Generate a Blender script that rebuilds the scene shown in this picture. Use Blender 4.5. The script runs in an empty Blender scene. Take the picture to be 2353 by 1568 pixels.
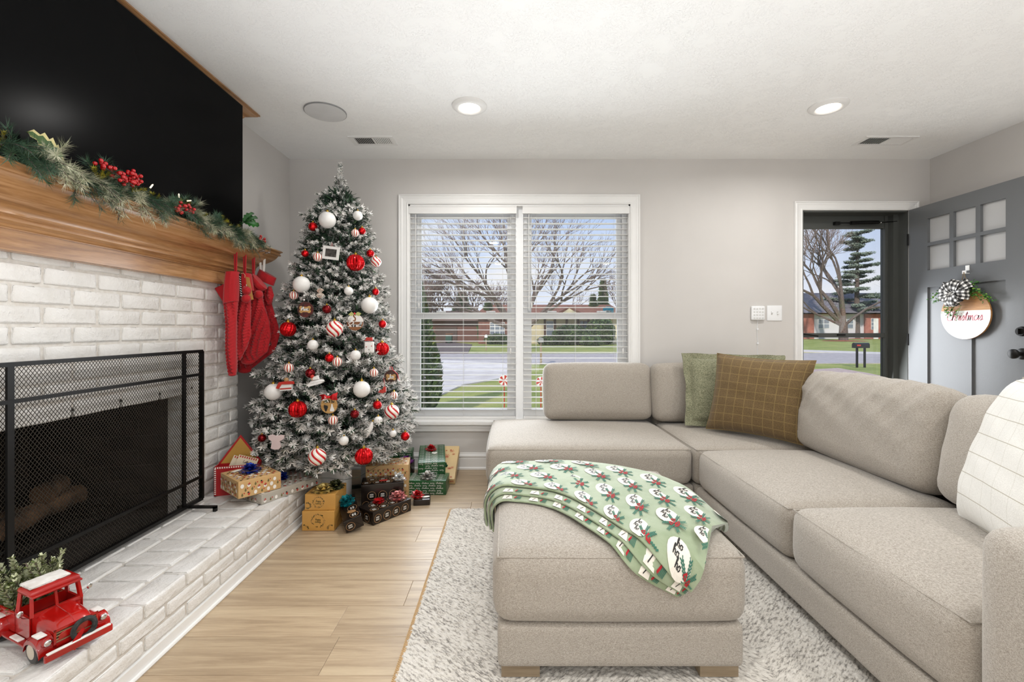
import bpy, math, random
from mathutils import Vector, Matrix, Euler
PI = math.pi
R_ = random.Random(7)
F = 1035.0; HC = 1.10; VX = 1172.0; VY = 757.0
sc = bpy.context.scene
C = sc.collection

# ------------------------------------------------------------ camera, world, lights
cam_d = bpy.data.cameras.new('camera')
cam = bpy.data.objects.new('camera', cam_d); C.objects.link(cam)
cam.location = (0, 0, HC); cam.rotation_euler = (PI / 2, 0, 0)
cam_d.sensor_width = 36.0; cam_d.lens = 36.0 * F / 2353.0
cam_d.shift_x = (1176.5 - VX) / 2353.0; cam_d.shift_y = (VY - 784.0) / 2353.0
cam_d.clip_start = 0.02; cam_d.clip_end = 500
sc.camera = cam
sc.view_settings.view_transform = 'Standard'
sc.view_settings.look = 'None'
sc.view_settings.gamma = 1.0
sc.view_settings.use_curve_mapping = False
sc.view_settings.exposure = 0.0
sc.cycles.use_denoising = True; sc.cycles.adaptive_threshold = .03
sc.cycles.max_bounces = 8; sc.cycles.diffuse_bounces = 4; sc.cycles.glossy_bounces = 4
sc.cycles.transmission_bounces = 8; sc.cycles.transparent_max_bounces = 12
sc.cycles.sample_clamp_indirect = 6.0
sc.cycles.caustics_reflective = False; sc.cycles.caustics_refractive = False

def lin(c):
    if isinstance(c, str):
        c = c.lstrip('#'); c = [int(c[i:i + 2], 16) / 255 for i in (0, 2, 4)]
    return tuple(x / 12.92 if x <= .04045 else ((x + .055) / 1.055) ** 2.4 for x in c) + (1.0,)

w = bpy.data.worlds.new('world'); sc.world = w; w.use_nodes = True
nt = w.node_tree; N = nt.nodes; L = nt.links; N.clear()
wo = N.new('ShaderNodeOutputWorld'); bg = N.new('ShaderNodeBackground')
tc = N.new('ShaderNodeTexCoord'); sp = N.new('ShaderNodeSeparateXYZ')
L.new(tc.outputs['Generated'], sp.inputs[0])
rmp = N.new('ShaderNodeValToRGB'); L.new(sp.outputs['Z'], rmp.inputs[0])
rmp.color_ramp.elements[0].position = 0.0; rmp.color_ramp.elements[0].color = lin('#eef2fb')
rmp.color_ramp.elements[1].position = 0.35; rmp.color_ramp.elements[1].color = lin('#9fc3f5')
mp = N.new('ShaderNodeMapping'); mp.inputs['Scale'].default_value = (1, 1, 3.0)
L.new(tc.outputs['Generated'], mp.inputs[0])
nz = N.new('ShaderNodeTexNoise'); nz.inputs['Scale'].default_value = 3.6; nz.inputs['Detail'].default_value = 7
nz.inputs['Roughness'].default_value = .55
L.new(mp.outputs[0], nz.inputs['Vector'])
cr = N.new('ShaderNodeValToRGB'); L.new(nz.outputs['Fac'], cr.inputs[0])
cr.color_ramp.elements[0].position = .49; cr.color_ramp.elements[1].position = .68
mx = N.new('ShaderNodeMixRGB'); L.new(cr.outputs[0], mx.inputs[0]); L.new(rmp.outputs[0], mx.inputs[1])
mx.inputs[2].default_value = lin('#f6f7fb')
L.new(mx.outputs[0], bg.inputs[0]); bg.inputs[1].default_value = 1.0
L.new(bg.outputs[0], wo.inputs[0])

def light(name, kind, loc, energy, color=(1, 1, 1), rot=(0, 0, 0), **kw):
    d = bpy.data.lights.new(name, kind); d.energy = energy; d.color = color
    for k, v in kw.items(): setattr(d, k, v)
    o = bpy.data.objects.new(name, d); o.location = loc; o.rotation_euler = rot; C.objects.link(o); return o
sun = light('sun', 'SUN', (0, -10, 20), 3.3, (1, .94, .84), angle=math.radians(2))
sun.rotation_euler = Vector((.35, .80, -.55)).to_track_quat('-Z', 'Y').to_euler()
# unseen fill lamp added behind the camera to light the room from there
light('rear_daylight', 'AREA', (0.6, -3.0, 1.45), 6, (.90, .95, 1), (PI / 2, 0, 0), shape='RECTANGLE', size=4.2, size_y=2.0)
# skylight coming in at the window and the glazed door
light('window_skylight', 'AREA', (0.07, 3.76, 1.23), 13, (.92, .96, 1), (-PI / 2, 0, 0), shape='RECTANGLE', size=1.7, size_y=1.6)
light('window_daylight', 'AREA', (0.07, 3.50, 1.05), 29, (.90, .95, 1), (-PI / 2, 0, 0), spread=math.radians(125), shape='RECTANGLE', size=1.7, size_y=1.2)
light('door_daylight', 'AREA', (2.70, 3.62, .80), 20, (.93, .96, 1), (-math.radians(74), 0, 0), shape='RECTANGLE', size=.7, size_y=1.2)
# unseen upward lamp added behind the camera to brighten the ceiling
light('ceiling_fill', 'AREA', (.8, -1.0, .45), 104, (.87, .935, 1), (PI, 0, 0), shape='RECTANGLE', size=4.4, size_y=2.6)
LAMPS = [(-.243, 2.70), (1.908, 2.70), (-.243, .55), (1.908, .55), (-.243, -1.6), (1.908, -1.6)]
for i, (lx, ly) in enumerate(LAMPS):
    light('downlight_glow', 'AREA', (lx, ly, 2.400), 10.5, (1, .98, .95), (0, 0, 0), shape='DISK', size=.13, spread=math.radians(170))
for o in C.objects:
    if o.type == 'LIGHT' and o.name.endswith('daylight'): o.visible_glossy = True

# ------------------------------------------------------------ helpers
def W(x, y, Y): return Vector(((x - VX) * Y / F, Y, HC - (y - VY) * Y / F))
def G(x, y, z=0.0):
    Y = F * (HC - z) / (y - VY); return W(x, y, Y)

def wm(o):
    m = o.matrix_basis.copy()
    while o.parent: o = o.parent; m = o.matrix_basis @ m
    return m

class MB:
    def __init__(s): s.v = []; s.f = []; s.m = []; s.T = None
    def add(s, vs, fs, mi=0):
        n = len(s.v)
        if s.T is not None: vs = [s.T @ Vector(p) for p in vs]
        s.v.extend(tuple(p) for p in vs)
        for f in fs: s.f.append(tuple(i + n for i in f)); s.m.append(mi)
    def box(s, lo, hi, mi=0):
        x0, y0, z0 = lo; x1, y1, z1 = hi
        s.add([(x0, y0, z0), (x1, y0, z0), (x1, y1, z0), (x0, y1, z0), (x0, y0, z1), (x1, y0, z1), (x1, y1, z1), (x0, y1, z1)],
              [(0, 3, 2, 1), (4, 5, 6, 7), (0, 1, 5, 4), (1, 2, 6, 5), (2, 3, 7, 6), (3, 0, 4, 7)], mi)
        return s
    def bar(s, a, b, wd, hd, mi=0, up=(0, 0, 1)):
        a = Vector(a); b = Vector(b); d = (b - a).normalized(); u = Vector(up)
        sd = d.cross(u)
        if sd.length < 1e-5: sd = d.cross(Vector((1, 0, 0)))
        sd.normalize(); u = sd.cross(d).normalized()
        q = []
        for p in (a, b):
            for i, j in ((-1, -1), (1, -1), (1, 1), (-1, 1)): q.append(p + sd * (i * wd / 2) + u * (j * hd / 2))
        s.add(q, [(0, 1, 2, 3), (7, 6, 5, 4), (0, 4, 5, 1), (1, 5, 6, 2), (2, 6, 7, 3), (3, 7, 4, 0)], mi); return s
    def grid(s, fn, nu, nv, mi=0, wu=False, wv=False):
        cu = nu if wu else nu + 1; cv = nv if wv else nv + 1
        vs = [fn(i / nu, j / nv) for i in range(cu) for j in range(cv)]
        fs = []
        for i in range(nu):
            for j in range(nv):
                i2 = (i + 1) % cu; j2 = (j + 1) % cv
                fs.append((i * cv + j, i2 * cv + j, i2 * cv + j2, i * cv + j2))
        s.add(vs, fs, mi); return s
    def tube(s, pts, r, n=8, mi=0, cap=True, closed=False):
        pts = [Vector(p) for p in pts]; k = len(pts)
        rs = r if isinstance(r, (list, tuple)) else [r] * k
        vs = []; prev = None
        for i in range(k):
            if closed: d = pts[(i + 1) % k] - pts[i - 1]
            else: d = pts[min(i + 1, k - 1)] - pts[max(i - 1, 0)]
            if d.length < 1e-9: d = Vector((0, 0, 1))
            d.normalize()
            if prev is None:
                u = d.cross(Vector((0, 0, 1)))
                if u.length < 1e-3: u = d.cross(Vector((1, 0, 0)))
            else: u = prev - d * prev.dot(d)
            if u.length < 1e-6: u = d.orthogonal()
            u.normalize(); prev = u; v = d.cross(u)
            for j in range(n):
                a = 2 * PI * j / n
                vs.append(pts[i] + (u * math.cos(a) + v * math.sin(a)) * rs[i])
        fs = []
        for i in range(k if closed else k - 1):
            i2 = (i + 1) % k
            for j in range(n): fs.append((i * n + j, i * n + (j + 1) % n, i2 * n + (j + 1) % n, i2 * n + j))
        if cap and not closed:
            fs.append(tuple(range(n - 1, -1, -1))); fs.append(tuple((k - 1) * n + j for j in range(n)))
        s.add(vs, fs, mi); return s
    def sphere(s, c, r, nu=16, nv=10, mi=0, sc=(1, 1, 1), fn=None):
        c = Vector(c); vs = []; fs = []
        for j in range(1, nv):
            t = PI * j / nv
            for i in range(nu):
                a = 2 * PI * i / nu
                rr = r * (fn(a, t) if fn else 1)
                vs.append(c + Vector((math.cos(a) * math.sin(t) * rr * sc[0], math.sin(a) * math.sin(t) * rr * sc[1], math.cos(t) * rr * sc[2])))
        vs.append(c + Vector((0, 0, r * sc[2]))); vs.append(c - Vector((0, 0, r * sc[2])))
        T = len(vs) - 2
        for j in range(nv - 2):
            for i in range(nu): fs.append((j * nu + i, (j + 1) * nu + i, (j + 1) * nu + (i + 1) % nu, j * nu + (i + 1) % nu))
        for i in range(nu):
            fs.append((T, i, (i + 1) % nu)); b = (nv - 2) * nu; fs.append((T + 1, b + (i + 1) % nu, b + i))
        s.add(vs, fs, mi); return s
    def lathe(s, prof, c=(0, 0, 0), n=24, mi=0, axis='z'):
        c = Vector(c)
        def p(r, h, a):
            x, y = r * math.cos(a), r * math.sin(a)
            if axis == 'z': return c + Vector((x, y, h))
            if axis == 'x': return c + Vector((h, x, y))
            return c + Vector((y, h, x))
        vs = [p(r, h, 2 * PI * j / n) for r, h in prof for j in range(n)]
        fs = []
        for i in range(len(prof) - 1):
            for j in range(n): fs.append((i * n + j, i * n + (j + 1) % n, (i + 1) * n + (j + 1) % n, (i + 1) * n + j))
        s.add(vs, fs, mi); return s
    def rbox(s, c, size, r, n=6, puff=(0, 0, 0), mi=0, sag=None):
        """rounded box; puff bulges the faces outwards along x, y, z"""
        c = Vector(c); h = [d / 2 for d in size]; r = min(r, *[q * .999 for q in h])
        key = {}; vs = []; fs = []
        def idx(p):
            k = (round(p[0], 5), round(p[1], 5), round(p[2], 5))
            if k not in key: key[k] = len(vs); vs.append(p)
            return key[k]
        def param(hh):
            k = 3; a = [-hh + r * (1 - math.cos(PI / 2 * i / k)) * 1.0 for i in range(k + 1)]
            inner = [-(hh - r) + 2 * (hh - r) * i / n for i in range(1, n)]
            return a + inner + [-q for q in reversed(a)]
        P = [param(q) for q in h]
        for ax in range(3):
            a1, a2 = [(1, 2), (2, 0), (0, 1)][ax]
            for sg in (-1, 1):
                A, B = P[a1], P[a2]
                gi = []
                for u in A:
                    row = []
                    for v in B:
                        q = [0, 0, 0]; q[ax] = sg * h[ax]; q[a1] = u; q[a2] = v
                        inn = [max(-(h[i] - r), min(h[i] - r, q[i])) for i in range(3)]
                        d = Vector([q[i] - inn[i] for i in range(3)])
                        if d.length > 1e-9: d = d.normalized() * r
                        p = [inn[i] + d[i] for i in range(3)]
                        t = [p[i] / h[i] for i in range(3)]
                        o = [puff[i] * t[i] * max(0, 1 - t[(i + 1) % 3] ** 2) ** .8 * max(0, 1 - t[(i + 2) % 3] ** 2) ** .8 for i in range(3)]
                        p = [p[i] + o[i] for i in range(3)]
                        if sag: p = sag(p, t)
                        row.append(idx(tuple(p)))
                    gi.append(row)
                for i in range(len(A) - 1):
                    for j in range(len(B) - 1):
                        f = [gi[i][j], gi[i + 1][j], gi[i + 1][j + 1], gi[i][j + 1]]
                        if len(set(f)) < 3: continue
                        if sg < 0: f.reverse()
                        g2 = []
                        for q in f:
                            if q not in g2: g2.append(q)
                        fs.append(tuple(g2))
        s.add([c + Vector(p) for p in vs], fs, mi); return s
    def poly(s, pts, depth, mi=0):
        """closed outline pts (3D, planar, order free) extruded by vector depth"""
        n = len(pts); d = Vector(depth); pts = [Vector(p) for p in pts]
        s.add(pts + [p + d for p in pts], [tuple(range(n - 1, -1, -1)), tuple(range(n, 2 * n))] +
              [(i, (i + 1) % n, n + (i + 1) % n, n + i) for i in range(n)], mi); return s
    def mesh(s, name, mats, smooth=True, xf=None, angle=40):
        me = bpy.data.meshes.new(name)
        vs = s.v if xf is None else [tuple(xf @ Vector(p)) for p in s.v]
        me.from_pydata(vs, [], s.f)
        if not isinstance(mats, (list, tuple)): mats = [mats]
        for m in mats: me.materials.append(m)
        if len(mats) > 1: me.polygons.foreach_set('material_index', s.m)
        if smooth:
            me.polygons.foreach_set('use_smooth', [True] * len(s.f))
            if angle:
                try: me.set_sharp_from_angle(angle=math.radians(angle))
                except Exception: pass
        me.update(); return me
    def build(s, name, mats, parent=None, smooth=True, local=False, angle=40, origin=None):
        if parent is not None:
            me = s.mesh(name, mats, smooth, None if local else wm(parent).inverted(), angle)
            o = bpy.data.objects.new(name, me); o.parent = parent
        else:
            if origin is None:
                xs = [p[0] for p in s.v]; ys = [p[1] for p in s.v]; zs = [p[2] for p in s.v]
                origin = ((min(xs) + max(xs)) / 2, (min(ys) + max(ys)) / 2, min(zs))
            me = s.mesh(name, mats, smooth, Matrix.Translation(-Vector(origin)), angle)
            o = bpy.data.objects.new(name, me); o.location = origin
        C.objects.link(o); return o

def tag(o, label, cat, group=None):
    o['label'] = label; o['category'] = cat
    if group: o['group'] = group
    return o
def thing(name, label, cat, loc=(0, 0, 0), rot=(0, 0, 0), group=None):
    o = bpy.data.objects.new(name, None); o.location = loc; o.rotation_euler = rot; o.empty_display_size = .05
    C.objects.link(o); return tag(o, label, cat, group)
def struct(o): o['kind'] = 'structure'; return o
def copy_tree(o, loc=None, rot=None, parent=None, scale=None):
    c = o.copy(); C.objects.link(c)
    if parent is not None: c.parent = parent
    if loc is not None: c.location = loc
    if rot is not None: c.rotation_euler = rot
    if scale is not None: c.scale = scale
    for ch in list(o.children):
        d = ch.copy(); C.objects.link(d); d.parent = c
        for g in ch.children:
            e = g.copy(); C.objects.link(e); e.parent = d
    return c

# ------------------------------------------------------------ materials
def nodes(name):
    m = bpy.data.materials.new(name); m.use_nodes = True
    t = m.node_tree; b = t.nodes['Principled BSDF']; return m, t, b
def setp(b, k, v):
    if k in b.inputs: b.inputs[k].default_value = v
def objco(t, scale=(1, 1, 1), rot=(0, 0, 0), kind='Object'):
    c = t.nodes.new('ShaderNodeTexCoord'); mp = t.nodes.new('ShaderNodeMapping')
    mp.inputs['Scale'].default_value = scale; mp.inputs['Rotation'].default_value = rot
    t.links.new(c.outputs[kind], mp.inputs[0]); return mp.outputs[0]
def noise(t, vec, scale, detail=4, rough=.5, dist=0):
    n = t.nodes.new('ShaderNodeTexNoise'); n.inputs['Scale'].default_value = scale
    n.inputs['Detail'].default_value = detail; n.inputs['Roughness'].default_value = rough
    n.inputs['Distortion'].default_value = dist
    t.links.new(vec, n.inputs['Vector']); return n.outputs['Fac']
def ramp(t, fac, stops):
    r = t.nodes.new('ShaderNodeValToRGB'); t.links.new(fac, r.inputs[0]); e = r.color_ramp.elements
    while len(e) < len(stops): e.new(.5)
    for q, (p, c) in zip(e, stops): q.position = p; q.color = lin(c) if isinstance(c, str) else (c if len(c) == 4 else tuple(c) + (1,))
    return r.outputs[0]
def bump(t, b, h, strength=.3, dist=.01):
    n = t.nodes.new('ShaderNodeBump'); n.inputs['Strength'].default_value = strength; n.inputs['Distance'].default_value = dist
    t.links.new(h, n.inputs['Height']); t.links.new(n.outputs[0], b.inputs['Normal']); return n
def mixc(t, fac, a, b, mode='MIX'):
    n = t.nodes.new('ShaderNodeMixRGB'); n.blend_type = mode
    for i, q in ((0, fac), (1, a), (2, b)):
        if isinstance(q, str): n.inputs[i].default_value = lin(q)
        elif isinstance(q, (int, float)): n.inputs[i].default_value = q
        elif isinstance(q, tuple): n.inputs[i].default_value = q
        else: t.links.new(q, n.inputs[i])
    return n.outputs[0]
def mathn(t, op, a, b=0.0, c=None):
    n = t.nodes.new('ShaderNodeMath'); n.operation = op
    for i, q in enumerate((a, b, c)):
        if q is None: continue
        if isinstance(q, (int, float)): n.inputs[i].default_value = q
        else: t.links.new(q, n.inputs[i])
    return n.outputs[0]
def pm(name, col, rough=.5, metal=0, col2=None, nscale=8, bscale=None, bstr=.2, bdist=.005, spec=None, sheen=0, stretch=(1, 1, 1), coat=0, rnd=0, lo=.35, hi=.65):
    m, t, b = nodes(name)
    setp(b, 'Roughness', rough); setp(b, 'Metallic', metal)
    if spec is not None: setp(b, 'Specular IOR Level', spec)
    if sheen: setp(b, 'Sheen Weight', sheen)
    if coat: setp(b, 'Coat Weight', coat); setp(b, 'Coat Roughness', .08)
    out = None
    vec = objco(t, stretch)
    if col2 is None:
        col2c = tuple(min(1, q * .93) for q in lin(col)[:3]) + (1,)
        out = ramp(t, noise(t, vec, nscale), [(lo, lin(col)), (hi, col2c)])
    else: out = ramp(t, noise(t, vec, nscale), [(lo, col), (hi, col2)])
    if rnd:
        oi = t.nodes.new('ShaderNodeObjectInfo')
        v = mathn(t, 'MULTIPLY_ADD', oi.outputs['Random'], rnd, 1 - rnd / 2)
        out = mixc(t, 1.0, out, v, 'MULTIPLY')
    t.links.new(out, b.inputs['Base Color'])
    if bscale: bump(t, b, noise(t, vec, bscale, 5, .6), bstr, bdist)
    return m
def emit(name, col, st):
    m, t, b = nodes(name); setp(b, 'Emission Color', lin(col)); setp(b, 'Emission Strength', st); setp(b, 'Base Color', lin(col)); return m
def glass(name, rough=0.0, tint=(1, 1, 1, 1), diffuse_mix=0):
    m, t, b = nodes(name); t.nodes.remove(b)
    o = t.nodes['Material Output']; tr = t.nodes.new('ShaderNodeBsdfTransparent'); gl = t.nodes.new('ShaderNodeBsdfGlossy')
    gl.inputs['Roughness'].default_value = rough + .02; tr.inputs[0].default_value = tint
    fr = t.nodes.new('ShaderNodeFresnel'); fr.inputs[0].default_value = 1.42
    mx = t.nodes.new('ShaderNodeMixShader'); t.links.new(fr.outputs[0], mx.inputs[0]); t.links.new(tr.outputs[0], mx.inputs[1]); t.links.new(gl.outputs[0], mx.inputs[2])
    if diffuse_mix:
        df = t.nodes.new('ShaderNodeBsdfDiffuse'); m2 = t.nodes.new('ShaderNodeMixShader'); m2.inputs[0].default_value = diffuse_mix
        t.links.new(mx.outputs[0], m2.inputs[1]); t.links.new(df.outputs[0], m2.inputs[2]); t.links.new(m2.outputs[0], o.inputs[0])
    else: t.links.new(mx.outputs[0], o.inputs[0])
    return m

M = {}
M['wall'] = pm('wall_paint', '#d3cfcb', .6, bscale=300, bstr=.08, bdist=.001, nscale=1.5)
M['white'] = pm('white_trim_paint', '#f1f0ee', .38, nscale=2)
M['vinyl'] = pm('white_vinyl', '#f4f5f6', .35, nscale=2)
M['blind'] = pm('blind_slat_white', '#efedea', .45, nscale=4)
M['darkgrey'] = pm('charcoal_door_paint', '#50524f', .42, nscale=3, bscale=120, bstr=.05)
M['doorgrey'] = pm('grey_door_paint', '#6c6e70', .30, nscale=2, bscale=160, bstr=.05)
M['black'] = pm('black_metal', '#1b1a19', .4, .6, nscale=20, bscale=200, bstr=.05)
M['blackp'] = pm('black_plastic', '#0b0b0c', .35)
M['silver'] = pm('polished_silver', '#d8d8d8', .15, 1)
M['redgloss'] = pm('red_enamel', '#c01813', .16, 0, '#8e0f0c', 5, coat=.6)
M['redfoil'] = pm('red_foil', '#e0121b', .17, .75, '#b80a12', 30)
M['darkredfoil'] = pm('dark_red_glass', '#8d0d16', .12, .7, '#5e0710', 40)
M['pearl'] = pm('pearl_white_glitter', '#f3f1ee', .3, 0, '#e3e0dc', 300, bscale=800, bstr=.4, bdist=.001)
M['pine'] = pm('dark_pine_green', '#26402f', .6, 0, '#18281f', 30)
M['pine2'] = pm('green_pine', '#3d5a35', .6, 0, '#24402c', 30)
M['frost'] = pm('snow_flocking', '#f2f0ed', .8, 0, '#dfdad4', 40)
M['yellowg'] = pm('yellow_cedar', '#b3a52e', .6, 0, '#7d7c22', 60)
M['bark'] = pm('bark', '#75675f', .9, 0, '#574b46', 9, bscale=20, bstr=.6, bdist=.02)
M['twig'] = pm('twig_bark', '#8d7a72', .9, 0, '#6c5b55', 3)
M['berry'] = pm('red_berry', '#d3101a', .25, 0, '#a60a10', 50, coat=.4)
M['tanpaper'] = pm('tan_santa_paper', '#cfa872', .42, nscale=6)
M['greypaper'] = pm('grey_santa_paper', '#b3aca0', .42, nscale=6)
M['kraft'] = pm('golden_kraft_paper', '#c9974d', .36, nscale=7, bscale=16, bstr=.12, bdist=.006)
M['blackpaper'] = pm('black_gift_paper', '#1f1713', .22, nscale=6, bscale=14, bstr=.1, bdist=.005)
M['greenpaper'] = pm('green_gift_paper', '#235c2f', .3, 0, '#1b4a26', 7, bscale=14, bstr=.1, bdist=.005)
M['creampaper'] = pm('cream_snowflake_paper', '#dcbf8e', .4, nscale=6)
M['whitepaper'] = pm('white_paper', '#eeece8', .45)
M['printwhite'] = pm('white_print', '#f3eee6', .55)
M['printred'] = pm('red_print', '#bf3226', .5)
M['printblack'] = pm('black_print', '#1a1715', .5)
M['printtan'] = pm('copper_print', '#a98159', .4)
M['printolive'] = pm('olive_print', '#71663a', .5)
M['printpink'] = pm('rose_print', '#b8606c', .5)
M['printteal'] = pm('teal_print', '#356a5d', .6)
M['brass'] = pm('gold_foil', '#d9b54a', .2, .85, '#b8902f', 20)
M['wooddisc'] = pm('light_wood_slice', '#c99f62', .5, 0, '#a97f48', 9, stretch=(1, 1, 8))
M['wooddark'] = pm('stained_wood_slice', '#8e5a2f', .5, 0, '#6d4020', 9, stretch=(1, 1, 8))

def foil(name, c, c2): return pm(name, c, .25, .35, c2, 25)
M['bow_blue'] = foil('blue_foil', '#1c3fb4', '#0c1f74'); M['bow_gold'] = foil('gold_ribbon', '#f3e09a', '#c9a445')
M['bow_olive'] = foil('olive_foil', '#6f7145', '#3f452a'); M['bow_teal'] = foil('teal_foil', '#1d97a3', '#0b5d68')
M['bow_pink'] = foil('pink_foil', '#e9a09c', '#c15a5c'); M['bow_red'] = foil('red_ribbon', '#d8141c', '#8f0a10')
M['bow_white'] = foil('white_ribbon', '#f4f4f2', '#d5d5d2'); M['bow_silver'] = foil('silver_ribbon', '#e6e4e0', '#a9a7a2')
M['bow_purple'] = foil('purple_foil', '#9a1fa6', '#5c0d68'); M['bow_green'] = foil('green_foil', '#1f5b36', '#0c3219')

def fabric(name, c1, c2, scale=420, b=.35, sheen=.25, lo=.3, hi=.7):
    m, t, bs = nodes(name); setp(bs, 'Roughness', .95); setp(bs, 'Sheen Weight', sheen); setp(bs, 'Specular IOR Level', .15)
    v = objco(t)
    f1 = noise(t, v, scale, 3, .7); f2 = noise(t, objco(t, (1, 1, 5)), scale * .35, 2, .6)
    f = mathn(t, 'MULTIPLY_ADD', f1, .6, mathn(t, 'MULTIPLY', f2, .4))
    big = noise(t, v, 5, 3)
    c = ramp(t, f, [(lo, c1), (hi, c2)])
    c = mixc(t, mathn(t, 'MULTIPLY', big, .22), c, c1)
    t.links.new(c, bs.inputs['Base Color']); bump(t, bs, f, b, .0015); return m
M['sofa'] = fabric('greige_linen', '#8a8175', '#c6beb4', lo=.36, hi=.62)
M['greencush'] = fabric('green_chenille', '#545a42', '#b4b195', 260, .8, lo=.4, hi=.6)
M['whitecush'] = fabric('white_cotton', '#dedad2', '#f2efe9', 500, .2)
M['redknit'] = pm('red_cable_knit', '#b40c18', .85, 0, '#a80a16', 200, bscale=260, bstr=.5, bdist=.003, sheen=.2)
M['plush'] = pm('sage_plush', '#a3b092', .9, 0, '#8f9f7c', 14, bscale=300, bstr=.35, bdist=.002, sheen=.5)
def plaid():
    m, t, bs = nodes('brown_windowpane_fabric'); setp(bs, 'Roughness', .95); setp(bs, 'Sheen Weight', .2)
    base = ramp(t, noise(t, objco(t), 300, 3, .7), [(.35, '#57452a'), (.65, '#806843')])
    c = t.nodes.new('ShaderNodeTexCoord'); s = t.nodes.new('ShaderNodeSeparateXYZ'); t.links.new(c.outputs['UV'], s.inputs[0])
    ln = None
    for ax in 'XY':
        fr = mathn(t, 'FRACT', mathn(t, 'MULTIPLY', s.outputs[ax], 9.5)); k = mathn(t, 'LESS_THAN', fr, .07)
        ln = k if ln is None else mathn(t, 'MAXIMUM', ln, k)
    t.links.new(mixc(t, mathn(t, 'MULTIPLY', ln, .45), base, '#a28a55'), bs.inputs['Base Color'])
    bump(t, bs, ln, .5, .002); return m
M['plaid'] = plaid()
def windowpane_white():
    m, t, bs = nodes('white_windowpane_fabric'); setp(bs, 'Roughness', .95)
    base = ramp(t, noise(t, objco(t), 400, 3, .7), [(.35, '#d9d6cf'), (.65, '#edeae4')])
    c = t.nodes.new('ShaderNodeTexCoord'); s = t.nodes.new('ShaderNodeSeparateXYZ'); t.links.new(c.outputs['UV'], s.inputs[0])
    fr = mathn(t, 'FRACT', mathn(t, 'MULTIPLY', s.outputs['Y'], 7.3)); k = mathn(t, 'LESS_THAN', fr, .035)
    fr2 = mathn(t, 'FRACT', mathn(t, 'MULTIPLY', s.outputs['X'], 7.3)); k2 = mathn(t, 'MULTIPLY', mathn(t, 'LESS_THAN', fr2, .03), .35)
    t.links.new(mixc(t, mathn(t, 'MAXIMUM', k, k2), base, '#b5ae9f'), bs.inputs['Base Color']); return m
M['whiteplaid'] = windowpane_white()

def woodmat(name, c1, c2, c3, axis='Y', rough=.3, sc=1.0, rnd=0, bstr=.05, coat=0.0):
    m, t, b = nodes(name)
    st = {'X': (.9, 14, 14), 'Y': (14, .9, 14), 'Z': (14, 14, .9)}[axis]
    st = tuple(q * sc for q in st)
    vec = objco(t, st)
    if rnd:
        oi = t.nodes.new('ShaderNodeObjectInfo'); cb = t.nodes.new('ShaderNodeCombineXYZ')
        mul = mathn(t, 'MULTIPLY', oi.outputs['Random'], 70.0)
        for i in range(3): t.links.new(mul, cb.inputs[i])
        ad = t.nodes.new('ShaderNodeVectorMath'); ad.operation = 'ADD'; t.links.new(vec, ad.inputs[0]); t.links.new(cb.outputs[0], ad.inputs[1]); vec = ad.outputs[0]
    n1 = noise(t, vec, 2.2, 6, .62, .6); n2 = noise(t, vec, 11, 4, .7)
    f = mathn(t, 'MULTIPLY_ADD', n1, .72, mathn(t, 'MULTIPLY', n2, .28))
    c = ramp(t, f, [(.32, c1), (.5, c2), (.68, c3)])
    if rnd: c = mixc(t, 1.0, c, mathn(t, 'MULTIPLY_ADD', oi.outputs['Random'], rnd, 1 - rnd / 2), 'MULTIPLY')
    t.links.new(c, b.inputs['Base Color']); setp(b, 'Roughness', rough); bump(t, b, f, bstr, .004)
    if coat: setp(b, 'Coat Weight', coat); setp(b, 'Coat Roughness', .15)
    return m
M['mantel'] = woodmat('stained_oak', '#795231', '#a97c50', '#c79c72', 'Y', .26, coat=.3)
M['floor'] = woodmat('vinyl_oak_plank', '#978269', '#b29c80', '#c8b496', 'X', .38, .9, rnd=.12)
M['leg'] = woodmat('washed_wood_leg', '#7d6c55', '#94826a', '#a6957b', 'X', .5)

def brickmat():
    m, t, b = nodes('white_painted_brick'); setp(b, 'Roughness', .42)
    v = objco(t); oi = t.nodes.new('ShaderNodeObjectInfo')
    n1 = noise(t, objco(t, kind='Object'), 22, 6, .6); n2 = noise(t, v, 70, 4, .6)
    c = ramp(t, noise(t, v, 9, 5, .6), [(.3, '#dedbd6'), (.6, '#ebe9e6'), (.8, '#f2f0ee')])
    c = mixc(t, 1.0, c, mathn(t, 'MULTIPLY_ADD', oi.outputs['Random'], .06, .96), 'MULTIPLY')
    t.links.new(c, b.inputs['Base Color'])
    bump(t, b, mathn(t, 'MULTIPLY_ADD', n1, .7, mathn(t, 'MULTIPLY', n2, .35)), .8, .010); return m
M['brick'] = brickmat()
M['mortar'] = pm('painted_mortar', '#e0dcd6', .6, 0, '#d2cbc2', 40, bscale=90, bstr=.4)
M['firebrick'] = pm('sooty_firebrick', '#2a2320', .9, 0, '#0e0c0b', 7, bscale=30, bstr=.5, rnd=.4)

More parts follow.
